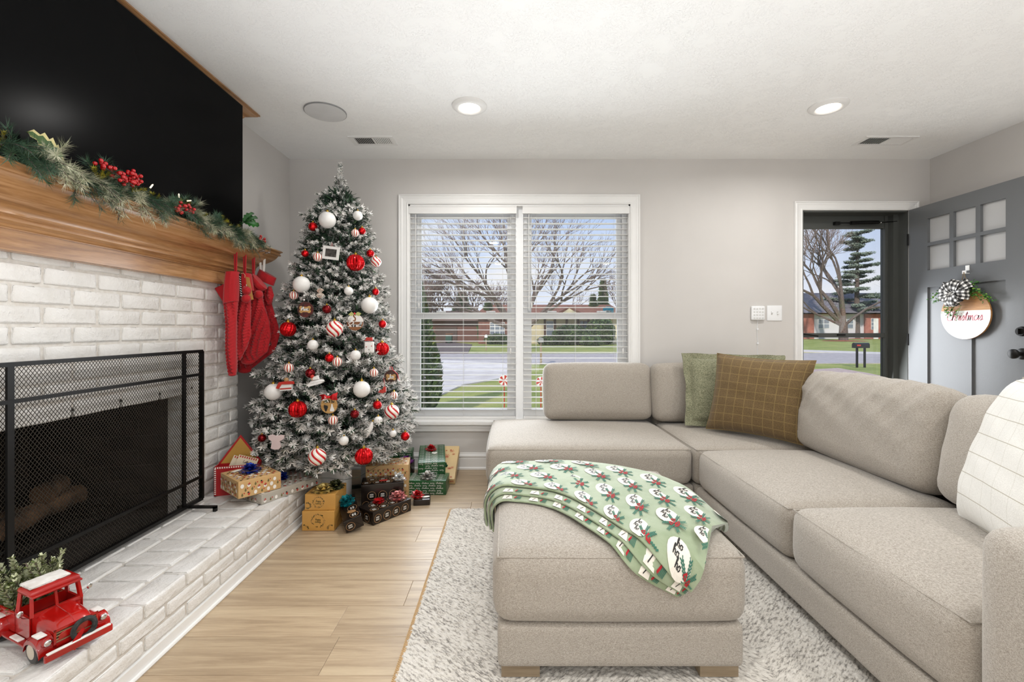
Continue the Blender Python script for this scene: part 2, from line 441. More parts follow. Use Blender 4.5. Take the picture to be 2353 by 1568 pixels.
def ceilmat():
    m, t, b = nodes('stomped_ceiling_paint'); setp(b, 'Roughness', .75)
    setp(b, 'Base Color', lin('#fbfbfa'))
    v = objco(t)
    n1 = t.nodes.new('ShaderNodeTexNoise'); n1.inputs['Scale'].default_value = 5; n1.inputs['Detail'].default_value = 3
    t.links.new(v, n1.inputs['Vector'])
    vm = t.nodes.new('ShaderNodeVectorMath'); vm.operation = 'SCALE'; vm.inputs['Scale'].default_value = 1.3; t.links.new(n1.outputs['Color'], vm.inputs[0])
    va = t.nodes.new('ShaderNodeVectorMath'); va.operation = 'ADD'; t.links.new(v, va.inputs[0]); t.links.new(vm.outputs[0], va.inputs[1])
    wv = t.nodes.new('ShaderNodeTexNoise'); wv.inputs['Scale'].default_value = 17; wv.inputs['Detail'].default_value = 3; wv.inputs['Distortion'].default_value = 2.2
    t.links.new(va.outputs[0], wv.inputs['Vector'])
    ridge = mathn(t, 'ABSOLUTE', mathn(t, 'SUBTRACT', wv.outputs['Fac'], .5))
    rr = ramp(t, ridge, [(0.0, (1, 1, 1)), (.022, (0, 0, 0))])
    msk = ramp(t, noise(t, v, 9, 3), [(.38, (0, 0, 0)), (.62, (1, 1, 1))])
    h = mathn(t, 'MULTIPLY', rr, msk)
    bump(t, b, h, .42, .006); return m
M['ceiling'] = ceilmat()
# ------------------------------------------------------------ room shell
YW = 3.545; XL = -1.736; XR = 3.305; ZC = 2.44; YB = -3.2
TH = .16
WX0, WX1, WZ0, WZ1 = -.80, .945, .378, 2.083      # window opening
DX0, DX1, DZ1 = 2.298, 3.134, 2.035               # door opening
b = MB()
y0, y1 = YW, YW + TH
b.box((XL - .2, y0, 0), (WX0, y1, ZC)); b.box((WX0, y0, 0), (WX1, y1, WZ0)); b.box((WX0, y0, WZ1), (WX1, y1, ZC))
b.box((WX1, y0, 0), (DX0, y1, ZC)); b.box((DX0, y0, DZ1), (DX1, y1, ZC)); b.box((DX1, y0, 0), (XR + .2, y1, ZC))
struct(b.build('wall_back', M['wall'], smooth=False))
q = MB(); q.box((XL - .2, YB, 0), (XL, 1.2, ZC)); q.box((XL - .2, 1.2, 1.02), (XL, 2.4, ZC)); q.box((XL - .2, 2.4, 0), (XL, YW, ZC)); struct(q.build('wall_left', M['wall'], smooth=False))
struct(MB().box((XR, YB, 0), (XR + .2, YW, ZC)).build('wall_right', M['wall'], smooth=False))
struct(MB().box((XL - .2, YB - .2, 0), (XR + .2, YB, ZC)).build('wall_rear', M['wall'], smooth=False))
struct(MB().box((XL - .2, YB - .2, ZC), (XR + .2, YW + TH, ZC + .25)).build('ceiling', M['ceiling'], smooth=False))
# floor: sub floor and one object per plank
fl = struct(MB().box((XL - .2, YB - .2, -.12), (XR + .2, YW + TH, -.006)).build('floor', pm('subfloor', '#5e4d3a', .8), smooth=False))
PW = .18; PL = 1.22; g = .0005
plank_me = {}
row = 0; yy = 1.61 - PW * 27
offs = {}
R2 = random.Random(3)
while yy < YW:
    off = R2.uniform(0, PL)
    if abs(yy - 1.43) < .02: off = -.61 % PL
    if abs(yy - 2.33) < .02: off = -.49 % PL
    if abs(yy - 1.79) < .02: off = -.424 % PL
    x = XL - .0 - ((XL - off) % PL)
    while x < XR:
        xa = max(x, XL); xb = min(x + PL, XR); ya = max(yy, YB); yb = min(yy + PW, YW)
        if xb - xa > .02 and yb - ya > .01:
            k = (round(xb - xa, 3), round(yb - ya, 3))
            if k not in plank_me:
                q = MB(); bv = .0009
                X, Yq = k[0] - g, k[1] - g
                q.add([(g, g, -.0055), (X, g, -.0055), (X, Yq, -.0055), (g, Yq, -.0055), (g, g, -bv), (X, g, -bv), (X, Yq, -bv), (g, Yq, -bv),
                       (g + bv, g + bv, 0), (X - bv, g + bv, 0), (X - bv, Yq - bv, 0), (g + bv, Yq - bv, 0)],
                      [(0, 1, 5, 4), (1, 2, 6, 5), (2, 3, 7, 6), (3, 0, 4, 7), (4, 5, 9, 8), (5, 6, 10, 9), (6, 7, 11, 10), (7, 4, 8, 11), (8, 9, 10, 11)])
                plank_me[k] = q.mesh('plank', M['floor'], False)
            o = bpy.data.objects.new('plank', plank_me[k]); C.objects.link(o); o.parent = fl
            o.location = Vector((xa, ya, 0)) - fl.location
        x += PL
    yy += PW

# baseboards
def baseboard(name, a, bb, nrm):
    q = MB(); a = Vector(a); bb = Vector(bb); n = Vector(nrm)
    pr = [(0, 0), (.024, 0), (.024, .012), (.014, .02), (.014, .085), (.011, .092), (.017, .098), (.017, .108), (.010, .118), (.007, .13), (0, .13)]
    vs = [p + n * d + Vector((0, 0, z)) for p in (a, bb) for d, z in pr]; k = len(pr)
    q.add(vs, [(i, (i + 1) % k, k + (i + 1) % k, k + i) for i in range(k)] + [tuple(range(k)), tuple(range(2 * k - 1, k - 1, -1))])
    return struct(q.build(name, M['white'], smooth=False))
baseboard('baseboard_back', (XL, YW, 0), (DX0 - .075, YW, 0), (0, -1, 0))
baseboard('baseboard_left', (XL, 2.72, 0), (XL, YW, 0), (1, 0, 0))
baseboard('baseboard_right', (XR, YB, 0), (XR, YW, 0), (-1, 0, 0))

# moulded casing around an opening: profile swept round three or four sides
def casing(q, x0, x1, z0, z1, wdt, four=False):
    pr = [(0, .0), (0, .010), (.008, .014), (.014, .010), (wdt * .55, .013), (wdt * .72, .018), (wdt * .82, .015), (wdt * .9, .022), (wdt, .022), (wdt, 0)]
    if four: path = [(x0, z0, -1, -1), (x0, z1, -1, 1), (x1, z1, 1, 1), (x1, z0, 1, -1)]
    else: path = [(x0, z0, -1, 0), (x0, z1, -1, 1), (x1, z1, 1, 1), (x1, z0, 1, 0)]
    vs = []
    for px, pz, sx, sz in path:
        for o, d in pr: vs.append((px + sx * o, YW - d, pz + sz * o))
    k = len(pr); n = len(path); fs = []
    for i in range(n if four else n - 1):
        j = (i + 1) % n
        for a in range(k - 1): fs.append((i * k + a, i * k + a + 1, j * k + a + 1, j * k + a))
    q.add(vs, fs); return q
tr = struct(casing(MB(), WX0, WX1, WZ0 + .0, WZ1, .073).build('trim_window', M['white'], smooth=False))
q = MB()   # stool and apron below
q.box((WX0 - .073, YW - .045, WZ0 - .022), (WX1 + .073, YW + .01, WZ0)); q.box((WX0 - .06, YW - .018, WZ0 - .078), (WX1 + .06, YW, WZ0 - .022))
q.box((WX0 - .06, YW - .024, WZ0 - .05), (WX1 + .06, YW - .0, WZ0 - .04))
q.build('window_sill', M['white'], tr, smooth=False)
q = MB()   # jamb lining
q.box((WX0, YW, WZ0), (WX0 + .012, YW + .09, WZ1)); q.box((WX1 - .012, YW, WZ0), (WX1, YW + .09, WZ1))
q.box((WX0, YW, WZ1 - .012), (WX1, YW + .09, WZ1)); q.box((WX0, YW, WZ0), (WX1, YW + .09, WZ0 + .012))
q.build('jamb', M['white'], tr, smooth=False)

M['glass'] = glass('clear_glass'); M['glass_painted_reflection'] = glass('glass_with_painted_reflection', .15, diffuse_mix=.45)  # diffuse white mixed in to imitate a bright reflection in the door lites
YG = YW + .10
# two double hung windows
def dh_window(n, x0, x1):
    q = MB()
    q.box((x0, YG - .03, WZ0 + .01), (x0 + .035, YG + .05, WZ1 - .01)); q.box((x1 - .035, YG - .03, WZ0 + .01), (x1, YG + .05, WZ1 - .01))
    q.box((x0 + .035, YG - .03, WZ1 - .045), (x1 - .035, YG + .05, WZ1 - .01)); q.box((x0 + .035, YG - .03, WZ0 + .01), (x1 - .035, YG + .05, WZ0 + .03))
    wdw = struct(q.build('window_%d' % n, M['vinyl'], smooth=False))
    zm = 1.212
    def sash(zl, zh, Y, name, st, bt, tp):
        s = MB(); xa, xb = x0 + .035, x1 - .035
        s.box((xa, Y, zl), (xa + st, Y + .03, zh)); s.box((xb - st, Y, zl), (xb, Y + .03, zh))
        s.box((xa + st, Y, zl), (xb - st, Y + .03, zl + bt)); s.box((xa + st, Y, zh - tp), (xb - st, Y + .03, zh))
        so = s.build(name, M['vinyl'], wdw, smooth=False)
        MB().box((xa + st, Y + .012, zl + bt), (xb - st, Y + .018, zh - tp)).build('pane', M['glass'], so, smooth=False)
        return so
    sash(zm - .01, WZ1 - .045, YG + .012, 'sash', .033, .03, .03)
    lo = sash(WZ0 + .03, zm + .022, YG - .024, 'sash', .033, .045, .05)
    for fx in (.28, .76):
        l = MB(); cx = x0 + (x1 - x0) * fx
        l.rbox((cx, YG - .026, zm + .028), (.075, .024, .014), .006, 2); l.box((cx - .012, YG - .046, zm + .024), (cx + .016, YG - .024, zm + .034))
        l.build('sash_lock', M['vinyl'], lo)
    return wdw
w1 = dh_window(1, WX0 + .012, .045); w2 = dh_window(2, .105, WX1 - .012)
struct(MB().box((.045, YW + .045, WZ0 + .01), (.105, YW + .13, WZ1 - .01)).build('trim_mullion', M['vinyl'], smooth=False))

# blinds
slat_me = {}
def blind(x0, x1, label):
    t = thing('window_blind', label, 'blind', ((x0 + x1) / 2, YW + .04, WZ0 + .012), group='window blinds')
    cx = (x0 + x1) / 2; wd = x1 - x0
    v = MB(); v.box((x0, YW - .004, WZ1 - .073), (x1, YW + .006, WZ1 - .014)); v.box((x0, YW - .008, WZ1 - .02), (x1, YW + .0, WZ1 - .014)); v.box((x0, YW - .007, WZ1 - .073), (x1, YW, WZ1 - .066))
    v.build('valance', M['white'], t, smooth=False)
    MB().box((x0 + .004, YW + .012, WZ1 - .06), (x1 - .004, YW + .066, WZ1 - .016)).build('head_rail', M['white'], t, smooth=False)
    z = WZ1 - .098; k = round(wd, 3)
    if k not in slat_me:
        s = MB(); w2_ = (wd - .016) / 2
        def fn(u, vv, s1=1):
            yv = (vv - .5) * .050; return (-w2_ + 2 * w2_ * u, yv, -.0018 * (1 - (2 * vv - 1) ** 2) * -1)
        top = [fn(u, vv) for u in (0, 1) for vv in (0, .25, .5, .75, 1)]
        vs = top + [(a, bq, c - .0028) for a, bq, c in top]
        fs = [(i, 5 + i, 6 + i, 1 + i) for i in range(4)] + [(10 + i, 11 + i, 16 + i, 15 + i) for i in range(4)]
        fs += [(0, 10, 15, 5), (4, 9, 19, 14), (0, 1, 11, 10), (1, 2, 12, 11), (2, 3, 13, 12), (3, 4, 14, 13)]
        s.add(vs, fs); slat_me[k] = s.mesh('slat', M['blind'], False)
    n = 0
    zb = WZ0 + .03
    while z > zb + .03:
        o = bpy.data.objects.new('slat', slat_me[k]); C.objects.link(o); o.parent = t
        o.location = Vector((cx, YW + .04, z)) - t.location; o.rotation_euler = (math.radians(0), 0, 0)
        z -= .0445; n += 1
    MB().box((x0 + .008, YW + .016, WZ0 + .014), (x1 - .008, YW + .064, WZ0 + .03)).build('bottom_rail', M['white'], t, smooth=False)
    for fx in (.13, .5, .87):
        l = MB(); xx = x0 + wd * fx
        for dy in (.0135, .0665): l.tube([(xx, YW + dy, WZ1 - .06), (xx, YW + dy, WZ0 + .03)], .0009, 4)
        l.build('ladder_cord', M['white'], t)
    MB().tube([(x0 + .05, YW + .008, WZ1 - .075), (x0 + .05, YW + .006, WZ1 - .13), (x0 + .052, YW + .006, 1.25)], .0028, 6).build('tilt_wand', M['white'], t)
    for kx, zl in ((.072, 1.31), (wd - .05, .95)):
        c_ = MB(); c_.tube([(x0 + kx, YW + .006, WZ1 - .075), (x0 + kx + .002, YW + .005, zl)], .0009, 4); c_.lathe([(0, 0), (.004, .005), (.006, .04), (.0, .045)], (x0 + kx + .002, YW + .005, zl - .045), 8)
        c_.build('pull_cord', M['white'], t)
blind(WX0 + .006, .052, 'white slatted blind over the window beside the Christmas tree')
blind(.098, WX1 - .006, 'white slatted blind over the window behind the sofa chaise')

# sticker on the right upper pane
def disc_poly(c, r, n, nrm='y'):
    return [(c[0] + r * math.cos(2 * PI * i / n + PI / n), c[1], c[2] + r * math.sin(2 * PI * i / n + PI / n)) for i in range(n)]
s = MB(); sp_ = W(1398, 717, YG + .02); pts = disc_poly(sp_, .048, 8)
s.poly(pts, (0, .0012, 0), 0)
stk = s.build('security_sticker', pm('sticker_blue', '#8fc1d6', .5), smooth=False); tag(stk, 'pale blue octagonal security sticker on the right window pane', 'sticker')
s = MB(); s.box((sp_.x - .044, YG + .0185, sp_.z + .012), (sp_.x + .044, YG + .0195, sp_.z + .030)); s.build('band', pm('sticker_band', '#3b93b5', .5), stk, smooth=False)

# ---- front door opening: casing, jamb, storm door
td = struct(casing(MB(), DX0, DX1, .0, DZ1, .068).build('trim_door', M['white'], smooth=False))
q = MB(); q.box((DX0, YW, 0), (DX0 + .012, YW + TH, DZ1)); q.box((DX1 - .006, YW, 0), (DX1, YW + TH, DZ1)); q.box((DX0, YW, DZ1 - .012), (DX1, YW + TH, DZ1))
q.build('jamb', M['darkgrey'], td, smooth=False)
q = MB(); q.box((DX0, YW, 0.002), (DX1, YW + TH + .04, .03)); q.build('threshold', M['silver'], td, smooth=False)
YS = YW + TH - .03
q = MB(); sx0, sx1 = DX0 + .012, DX1 - .006
gx0, gx1 = DX0 + .085, (2031 - VX) * YS / F
q.box((sx0, YS, .03), (gx0, YS + .035, DZ1 - .012)); q.box((gx1, YS, .03), (sx1, YS + .035, DZ1 - .012))
q.box((gx1 + .035, YS - .05, .03), (sx1, YS, DZ1 - .012)); q.box((gx1, YS - .012, .03), (gx1 + .016, YS, DZ1 - .012))
zt = HC - (525 - VY) * YS / F; zm1 = HC - (766 - VY) * YS / F; zm0 = HC - (776 - VY) * YS / F
q.box((gx0, YS, zt), (gx1, YS + .035, DZ1 - .012)); q.box((gx0, YS - .006, zm0), (gx1, YS + .03, zm1)); q.box((gx0, YS, .03), (gx1, YS + .03, .22))
sd = struct(q.build('door_2', M['darkgrey'], smooth=False))
MB().box((gx0, YS + .014, zm1), (gx1, YS + .018, zt)).build('pane', M['glass'], sd, smooth=False)
MB().box((gx0, YS + .014, .22), (gx1, YS + .018, zm0)).build('pane', M['glass'], sd, smooth=False)
q = MB(); zz = DZ1 - .075
q.tube([(DX1 - .38, YS - .035, zz), (DX1 - .16, YS - .038, zz + .004)], .014, 12); q.tube([(DX1 - .47, YS - .03, zz), (DX1 - .38, YS - .035, zz)], .005, 8); q.tube([(DX1 - .16, YS - .038, zz), (DX1 - .02, YS - .05, zz + .01)], .004, 8)
q.box((DX1 - .5, YS - .03, zz - .012), (DX1 - .46, YS, zz + .012))
q.build('door_closer', M['black'], sd)
MB().sphere((DX1 - .145, YS - .045, zz + .0), .007, 8, 6).build('closer_bolt', M['silver'], sd)
q = MB(); hz = (zm0 + zm1) / 2
q.rbox((gx0 - .02, YS - .008, hz), (.03, .012, .10), .004, 2); q.bar((gx0 - .02, YS - .03, hz + .012), (gx0 + .10, YS - .045, hz - .006), .008, .01)
q.bar((gx0 + .28, YS - .012, hz + .004), (gx0 + .34, YS - .012, hz + .004), .014, .012)
q.build('latch_handle', M['black'], sd)

# ---- inner front door leaf, standing open at right angles
DXF = 3.115; TK = .044; YH = 3.52; YO = 2.68; DT = 2.03
dl = MB()
lz0, lz1 = 1.54, 1.926; ly0, ly1 = 2.831, 3.362
pz1 = 1.412; pz0 = .24
dl.box((DXF, ly1, .012), (DXF + TK, YH, DT)); dl.box((DXF, YO, .012), (DXF + TK, ly0, DT))
dl.box((DXF, ly0, lz1), (DXF + TK, ly1, DT)); dl.box((DXF, ly0, pz1), (DXF + TK, ly1, lz0)); dl.box((DXF, ly0, .012), (DXF + TK, ly1, pz0))
dl.box((DXF, 3.04, pz0), (DXF + TK, 3.13, pz1))
door = struct(dl.build('door_1', M['doorgrey'], smooth=False))
for a, c_ in ((ly0, 3.04), (3.13, ly1)):
    MB().box((DXF + .014, a, pz0), (DXF + TK - .014, c_, pz1)).build('panel', M['doorgrey'], door, smooth=False)
mun = MB(); zmid = 1.733
mun.box((DXF, ly0, zmid - .012), (DXF + TK, ly1, zmid + .012))
for a in (3.180, 3.000): mun.box((DXF + .001, a - .015, lz0), (DXF + TK - .001, a + .015, lz1))
mun.build('muntin', M['doorgrey'], door, smooth=False)
ys = [ly0, 2.985, 3.015, 3.165, 3.195, ly1]
for i in range(3):
    for za, zb_ in ((lz0, zmid - .012), (zmid + .012, lz1)):
        MB().box((DXF + .02, ys[2 * i], za), (DXF + .024, ys[2 * i + 1], zb_)).build('pane', M['glass_painted_reflection'], door, smooth=False)
# dead bolt and knob
ky = 2.737
q = MB(); q.lathe([(0, -.012), (.026, -.012), (.030, 0), (.030, .006)], (DXF - .006, ky, 1.087), 24, axis='x'); q.box((DXF - .034, ky - .004, 1.07), (DXF - .012, ky + .004, 1.104)); q.build('deadbolt', M['black'], door)
q = MB(); q.lathe([(.034, .0), (.034, -.006), (.028, -.012), (.012, -.014), (.011, -.03), (.02, -.036), (.029, -.05), (.029, -.062), (.02, -.07), (0, -.072)], (DXF, ky, .95), 24, axis='x'); q.build('door_knob', M['black'], door)
for hz in (.25, 1.02, 1.80):
    q = MB(); q.tube([(DXF - .004, YH + .003, hz - .045), (DXF - .004, YH + .003, hz + .045)], .006, 8); q.build('hinge', M['black'], door)
# white wreath hook over the door, part of nothing: a thing
q = MB(); q.box((DXF - .004, 3.052, 1.50), (DXF - .0005, 3.078, 1.50 + .035)); q.box((DXF - .024, 3.052, 1.478), (DXF - .0005, 3.078, 1.482)); q.box((DXF - .026, 3.052, 1.478), (DXF - .022, 3.078, 1.50))
tag(q.build('wreath_hook', M['white'], smooth=False), 'small white hook stuck to the grey door above the round sign', 'hook')

# ---- ceiling fittings
def downlight(i, x, y):
    t = thing('ceiling_light', ('round white ceiling light between the window and the tree, lit', 'round white ceiling light nearest the front door, lit')[i], 'light', (x, y, ZC - .03), group='recessed ceiling lights')
    q = MB(); q.lathe([(.105, 0), (.104, -.006), (.092, -.016), (.078, -.02), (.068, -.018), (.062, -.013)], (x, y, ZC), 40); q.build('trim_ring', M['white'], t)
    q = MB(); q.lathe([(.064, -.012), (.045, -.017), (.0, -.019)], (x, y, ZC), 32); q.build('diffuser', emit('lit_diffuser', '#fff6e6', 9), t)
for i in (0, 1): downlight(i, *LAMPS[i])
sp0 = W(748, 257, F * 1.34 / 500)
t = thing('ceiling_speaker', 'round grey in-ceiling speaker grille above the mantel end', 'speaker', (sp0.x, sp0.y, ZC - .01))
MB().lathe([(.124, 0), (.124, -.006), (.120, -.008)], (sp0.x, sp0.y, ZC), 48).build('frame_ring', pm('speaker_frame', '#8f8f8f', .5), t)
MB().lathe([(.120, -.008), (.06, -.010), (0, -.010)], (sp0.x, sp0.y, ZC), 48).build('grille', pm('speaker_grille', '#dedede', .6, bscale=900, bstr=.5, bdist=.001), t)
def vent(x0, x1, y0, y1, flip, label):
    t = thing('ceiling_vent', label, 'vent', ((x0 + x1) / 2, (y0 + y1) / 2, ZC - .012), group='ceiling air vents')
    q = MB(); fw = .022
    q.box((x0, y0, ZC - .006), (x1, y0 + fw, ZC - .0)); q.box((x0, y1 - fw, ZC - .006), (x1, y1, ZC)); q.box((x0, y0 + fw, ZC - .006), (x0 + fw * 1.6, y1 - fw, ZC)); q.box((x1 - fw, y0 + fw, ZC - .006), (x1, y1 - fw, ZC))
    xm = (x0 + x1) / 2 + .01; q.box((xm - .004, y0 + fw, ZC - .007), (xm + .004, y1 - fw, ZC))
    q.build('frame', M['white'], t, smooth=False)
    MB().box((x0 + fw, y0 + fw, ZC - .0012), (x1 - fw, y1 - fw, ZC - .0006)).build('duct', pm('duct_dark', '#3a3a3a', .8), t, smooth=False)
    n = 20
    for i in range(n):
        xx = x0 + fw * 1.6 + (x1 - x0 - fw * 2.6) * (i + .5) / n; tilt = (-1 if xx < xm else 1) * flip
        MB().bar((xx + tilt * .0, y0 + fw, ZC - .004), (xx, y1 - fw, ZC - .004), .0075, .0012, up=(-tilt * .9, 0, 1)).build('louvre', M['white'], t, smooth=False)
vent(-1.127, -.815, 3.12, 3.27, 1, 'white metal ceiling vent above the Christmas tree')
vent(2.47, 2.84, 3.12, 3.27, -1, 'white metal ceiling vent near the front door')

# ---- keypad, switch plate, cord on the back wall
def wp(x, y): return W(x, y, YW)
c0 = wp(1739.5, 720)
t = thing('alarm_keypad', 'white square alarm keypad on the wall left of the light switch', 'keypad', (c0.x, YW - .01, c0.z - .05))
MB().rbox((c0.x, YW - .012, c0.z), (.106, .022, .112), .01, 3).build('case', M['vinyl'], t)
for i in range(4):
    for j in range(4):
        MB().rbox((c0.x - .033 + .022 * i, YW - .0235, c0.z - .038 + .024 * j), (.014, .003, .012), .0015, 1).build('key', pm('keypad_key', '#dadad8', .5) if i == j == 0 else bpy.data.materials['keypad_key'], t)
q = MB(); z0 = c0.z - .056
pts = [(c0.x + .003, YW - .004, z0), (c0.x, YW - .003, z0 - .06), (c0.x - .001, YW - .003, z0 - .11), (c0.x + .005, YW - .003, z0 - .17), (c0.x + .002, YW - .003, z0 - .24), (c0.x + .006, YW - .003, z0 - .34), (c0.x + .006, YW - .003, .35)]
q.tube(pts, .0022, 6); q.box((c0.x - .006, YW - .008, z0 - .075), (c0.x + .008, YW, z0 - .062)); q.box((c0.x - .004, YW - .008, z0 - .187), (c0.x + .010, YW, z0 - .175)); q.build('power_cord', M['vinyl'], t)
c0 = wp(1779, 720)
t = thing('light_switch', 'white two-gang light switch plate beside the door casing', 'switch', (c0.x, YW - .004, c0.z - .06))
MB().rbox((c0.x, YW - .003, c0.z), (.118, .006, .120), .0028, 3).build('wall_plate', M['vinyl'], t)
for dx in (-.023, .023):
    MB().box((c0.x + dx - .005, YW - .008, c0.z - .012), (c0.x + dx + .005, YW - .005, c0.z + .012)).build('slot', pm('switch_slot', '#cfccc8', .5), t, smooth=False)
    MB().bar((c0.x + dx, YW - .006, c0.z), (c0.x + dx, YW - .018, c0.z + .008 * (1 if dx < 0 else -1)), .008, .008).build('toggle', M['vinyl'], t)
# ------------------------------------------------------------ brick chimney breast, hearth
XB = -1.63; YE = 2.70; HZ = .21; XH = -1.178
RB = random.Random(11)
BC = .0695; JT = .011
def brick_mesh(l, d, h, seed):
    """brick with slightly uneven faces: l along y, d along x, h along z, centred"""
    r = random.Random(seed); q = MB()
    q.rbox((0, 0, 0), (d, l, h), .008, 3)
    q.v = [(x + r.uniform(-.0012, .0012), y + r.uniform(-.0018, .0018), z + r.uniform(-.0014, .0014)) for x, y, z in q.v]
    return q.mesh('brick', M['brick'], True, angle=55)
bm_cache = {}
def brick(parent, c, l, d, h):
    k = (round(l, 2), round(d, 2), round(h, 3), RB.randrange(3))
    if k not in bm_cache: bm_cache[k] = brick_mesh(k[0], k[1], k[2], hash(k) % 1000 if False else int(k[0] * 1000 + k[3] * 7 + k[2] * 500))
    o = bpy.data.objects.new('brick', bm_cache[k]); C.objects.link(o); o.parent = parent
    o.location = Vector(c) - parent.location
    o.scale = (1, l / k[0], 1)
    return o
OY0, OY1, OZ1 = 1.35, 2.264, .807     # fire opening
q = MB(); q.box((XL, -1.6, 0), (XB - .006, OY0, ZC)); q.box((XL, OY0, OZ1), (XB - .006, OY1, ZC)); q.box((XL, OY1, 0), (XB - .006, YE - .005, ZC))
br = q.build('wall_chimney', M['mortar'], smooth=False, origin=(XL, 0, 0)); struct(br)
z = HZ; r = 0
while z < 1.40:
    h = BC - JT; zc = z + h / 2 + JT * .5
    ph = 1.471 if r % 2 == 0 else 1.573
    y = ph - .21 * 14
    full = zc + h / 2 < OZ1 + .02
    edges = []
    while y < YE:
        a, b_ = y + JT / 2, min(y + .21 - JT / 2, YE)
        a = max(a, .55)
        if b_ - a > .03:
            if full:
                for lo, hi in ((-9, OY0), (OY1, 9)):
                    a2, b2 = max(a, lo), min(b_, hi)
                    if b2 - a2 > .03: edges.append((a2, b2, hi == 9))
            else: edges.append((a, b_, False))
        y += .21
    for a, b_, rt in edges:
        if zc < 1.42: brick(br, (XB - .045 + RB.uniform(-.001, .001), (a + b_) / 2, zc), b_ - a, .09, h)
    z += BC; r += 1
# returned bricks on the end of the breast are the same bricks (ends flush at YE)
# firebox
q = MB()
xi = XB - .09
q.box((xi - .62, OY0 - .1, .0), (xi - .55, OY1 + .1, 1.0)); q.box((xi - .62, OY0 - .1, OZ1 + .02), (xi, OY1 + .1, 1.0)); q.box((xi - .62, OY0 - .1, .0), (xi, OY1 + .1, HZ - .01))
q.add([(xi, OY1, HZ - .01), (xi - .55, OY1 - .14, HZ - .01), (xi - .55, OY1 - .14, 1), (xi, OY1, 1)], [(0, 1, 2, 3)]); q.add([(xi, OY0, HZ - .01), (xi - .55, OY0 + .14, HZ - .01), (xi - .55, OY0 + .14, 1), (xi, OY0, 1)], [(0, 1, 2, 3)])
fb = struct(q.build('wall_firebox', M['firebrick'], smooth=False))
fbm = MB(); fbm.rbox((0, 0, 0), (.02, .215, .062), .004, 1); fme = fbm.mesh('brick', M['firebrick'])
for i in range(8):
    for j in range(4):
        yy_ = OY0 + .17 + j * .225 + (.11 if i % 2 else 0)
        if yy_ + .1 > OY1 - .12: continue
        o = bpy.data.objects.new('brick', fme); C.objects.link(o); o.parent = fb; o.location = Vector((xi - .548, yy_, HZ + .04 + i * .073)) - fb.location
    for j in range(2):
        o = bpy.data.objects.new('brick', fme); C.objects.link(o); o.parent = fb
        f_ = (.13 + .225 * j + (.1 if i % 2 else 0)) / .567
        o.location = Vector((xi - .55 * f_, OY1 - .14 * f_ - .002, HZ + .04 + i * .073)) - fb.location
        o.rotation_euler = (0, 0, math.radians(90 - 14.3) * -1 + 0)
q = MB(); q.box((XB - .09, OY0 - .1, OZ1 - .012), (XB - .004, OY1 + .1, OZ1 - .004)); q.build('lintel', M['black'], br, smooth=False)

# log grate and burnt logs
lm = pm('charred_log', '#2c2019', .9, 0, '#6b4f38', 16, bscale=40, bstr=.6)
t = thing('fire_grate', 'black iron fire grate inside the fireplace', 'grate', (xi - .25, 1.8, HZ - .01))
q = MB()
for k in range(6): q.tube([(xi - .12, 1.5 + .12 * k, HZ + .13), (xi - .13, 1.5 + .12 * k, HZ + .07), (xi - .38, 1.5 + .12 * k, HZ + .07), (xi - .40, 1.5 + .12 * k, HZ + .14)], .008, 6)
for xx in (xi - .16, xi - .34): q.tube([(xx, 1.45, HZ + .06), (xx, 2.15, HZ + .06)], .008, 6)
for xx in (xi - .16, xi - .34):
    for y in (1.52, 2.08): q.tube([(xx, y, HZ + .06), (xx, y, HZ - .008)], .008, 6)
q.build('bars', M['black'], t)
for i, (a, b_, r_, lab) in enumerate([((xi - .18, 1.45, HZ + .12), (xi - .24, 1.98, HZ + .14), .042, 'half burnt log at the front of the fire grate'),
                           ((xi - .31, 1.55, HZ + .125), (xi - .29, 2.1, HZ + .125), .045, 'half burnt log at the back of the fire grate'),
                           ((xi - .20, 1.85, HZ + .21), (xi - .30, 2.02, HZ + .20), .040, 'short split log lying across the other logs')]):
    q = MB(); A, B_ = Vector(a), Vector(b_); q.tube([A + (B_ - A) * k / 5 + Vector((0, 0, .006 * math.sin(k * 2))) for k in range(6)], [r_ * (1 + .08 * math.sin(k * 3 + i)) for k in range(6)], 10)
    tag(q.build('fire_log', lm), lab, 'log', 'logs in the fireplace')

# raised hearth
q = MB(); q.box((XB - .01, .55, 0), (XH - .006, YE - .006, HZ - .007)); he = q.build('hearth', M['mortar'], smooth=False, origin=(XH, 1.6, 0)); struct(he)
TH_ = .050; zt_ = HZ
# top courses
def htop(x0, x1, y0, y1): brick(he, ((x0 + x1) / 2, (y0 + y1) / 2, HZ - TH_ / 2 + RB.uniform(-.001, .0015)), y1 - y0 - .008, x1 - x0 - .009, TH_)
y = 1.453 - .19 * 5
while y < YE:
    a, b_ = max(y, .55), min(y + .19, YE)
    if b_ - a > .04: htop(XH - .097, XH + .006, a, b_)
    y += .19
y = 1.59 - .107 * 10
while y < YE:
    a, b_ = max(y, .55), min(y + .107, YE)
    if b_ - a > .04: htop(XH - .29, XH - .097, a, b_)
    y += .107
y = 1.53 - .19 * 6
while y < YE:
    a, b_ = max(y, .55), min(y + .19, YE)
    if b_ - a > .04: htop(XH - .39, XH - .29, a, b_)
    y += .19
y = 1.47 - .19 * 6
while y < YE:
    a, b_ = max(y, .55), min(y + .19, YE)
    if b_ - a > .04: htop(XH - .46, XH - .39, a, b_)
    y += .19
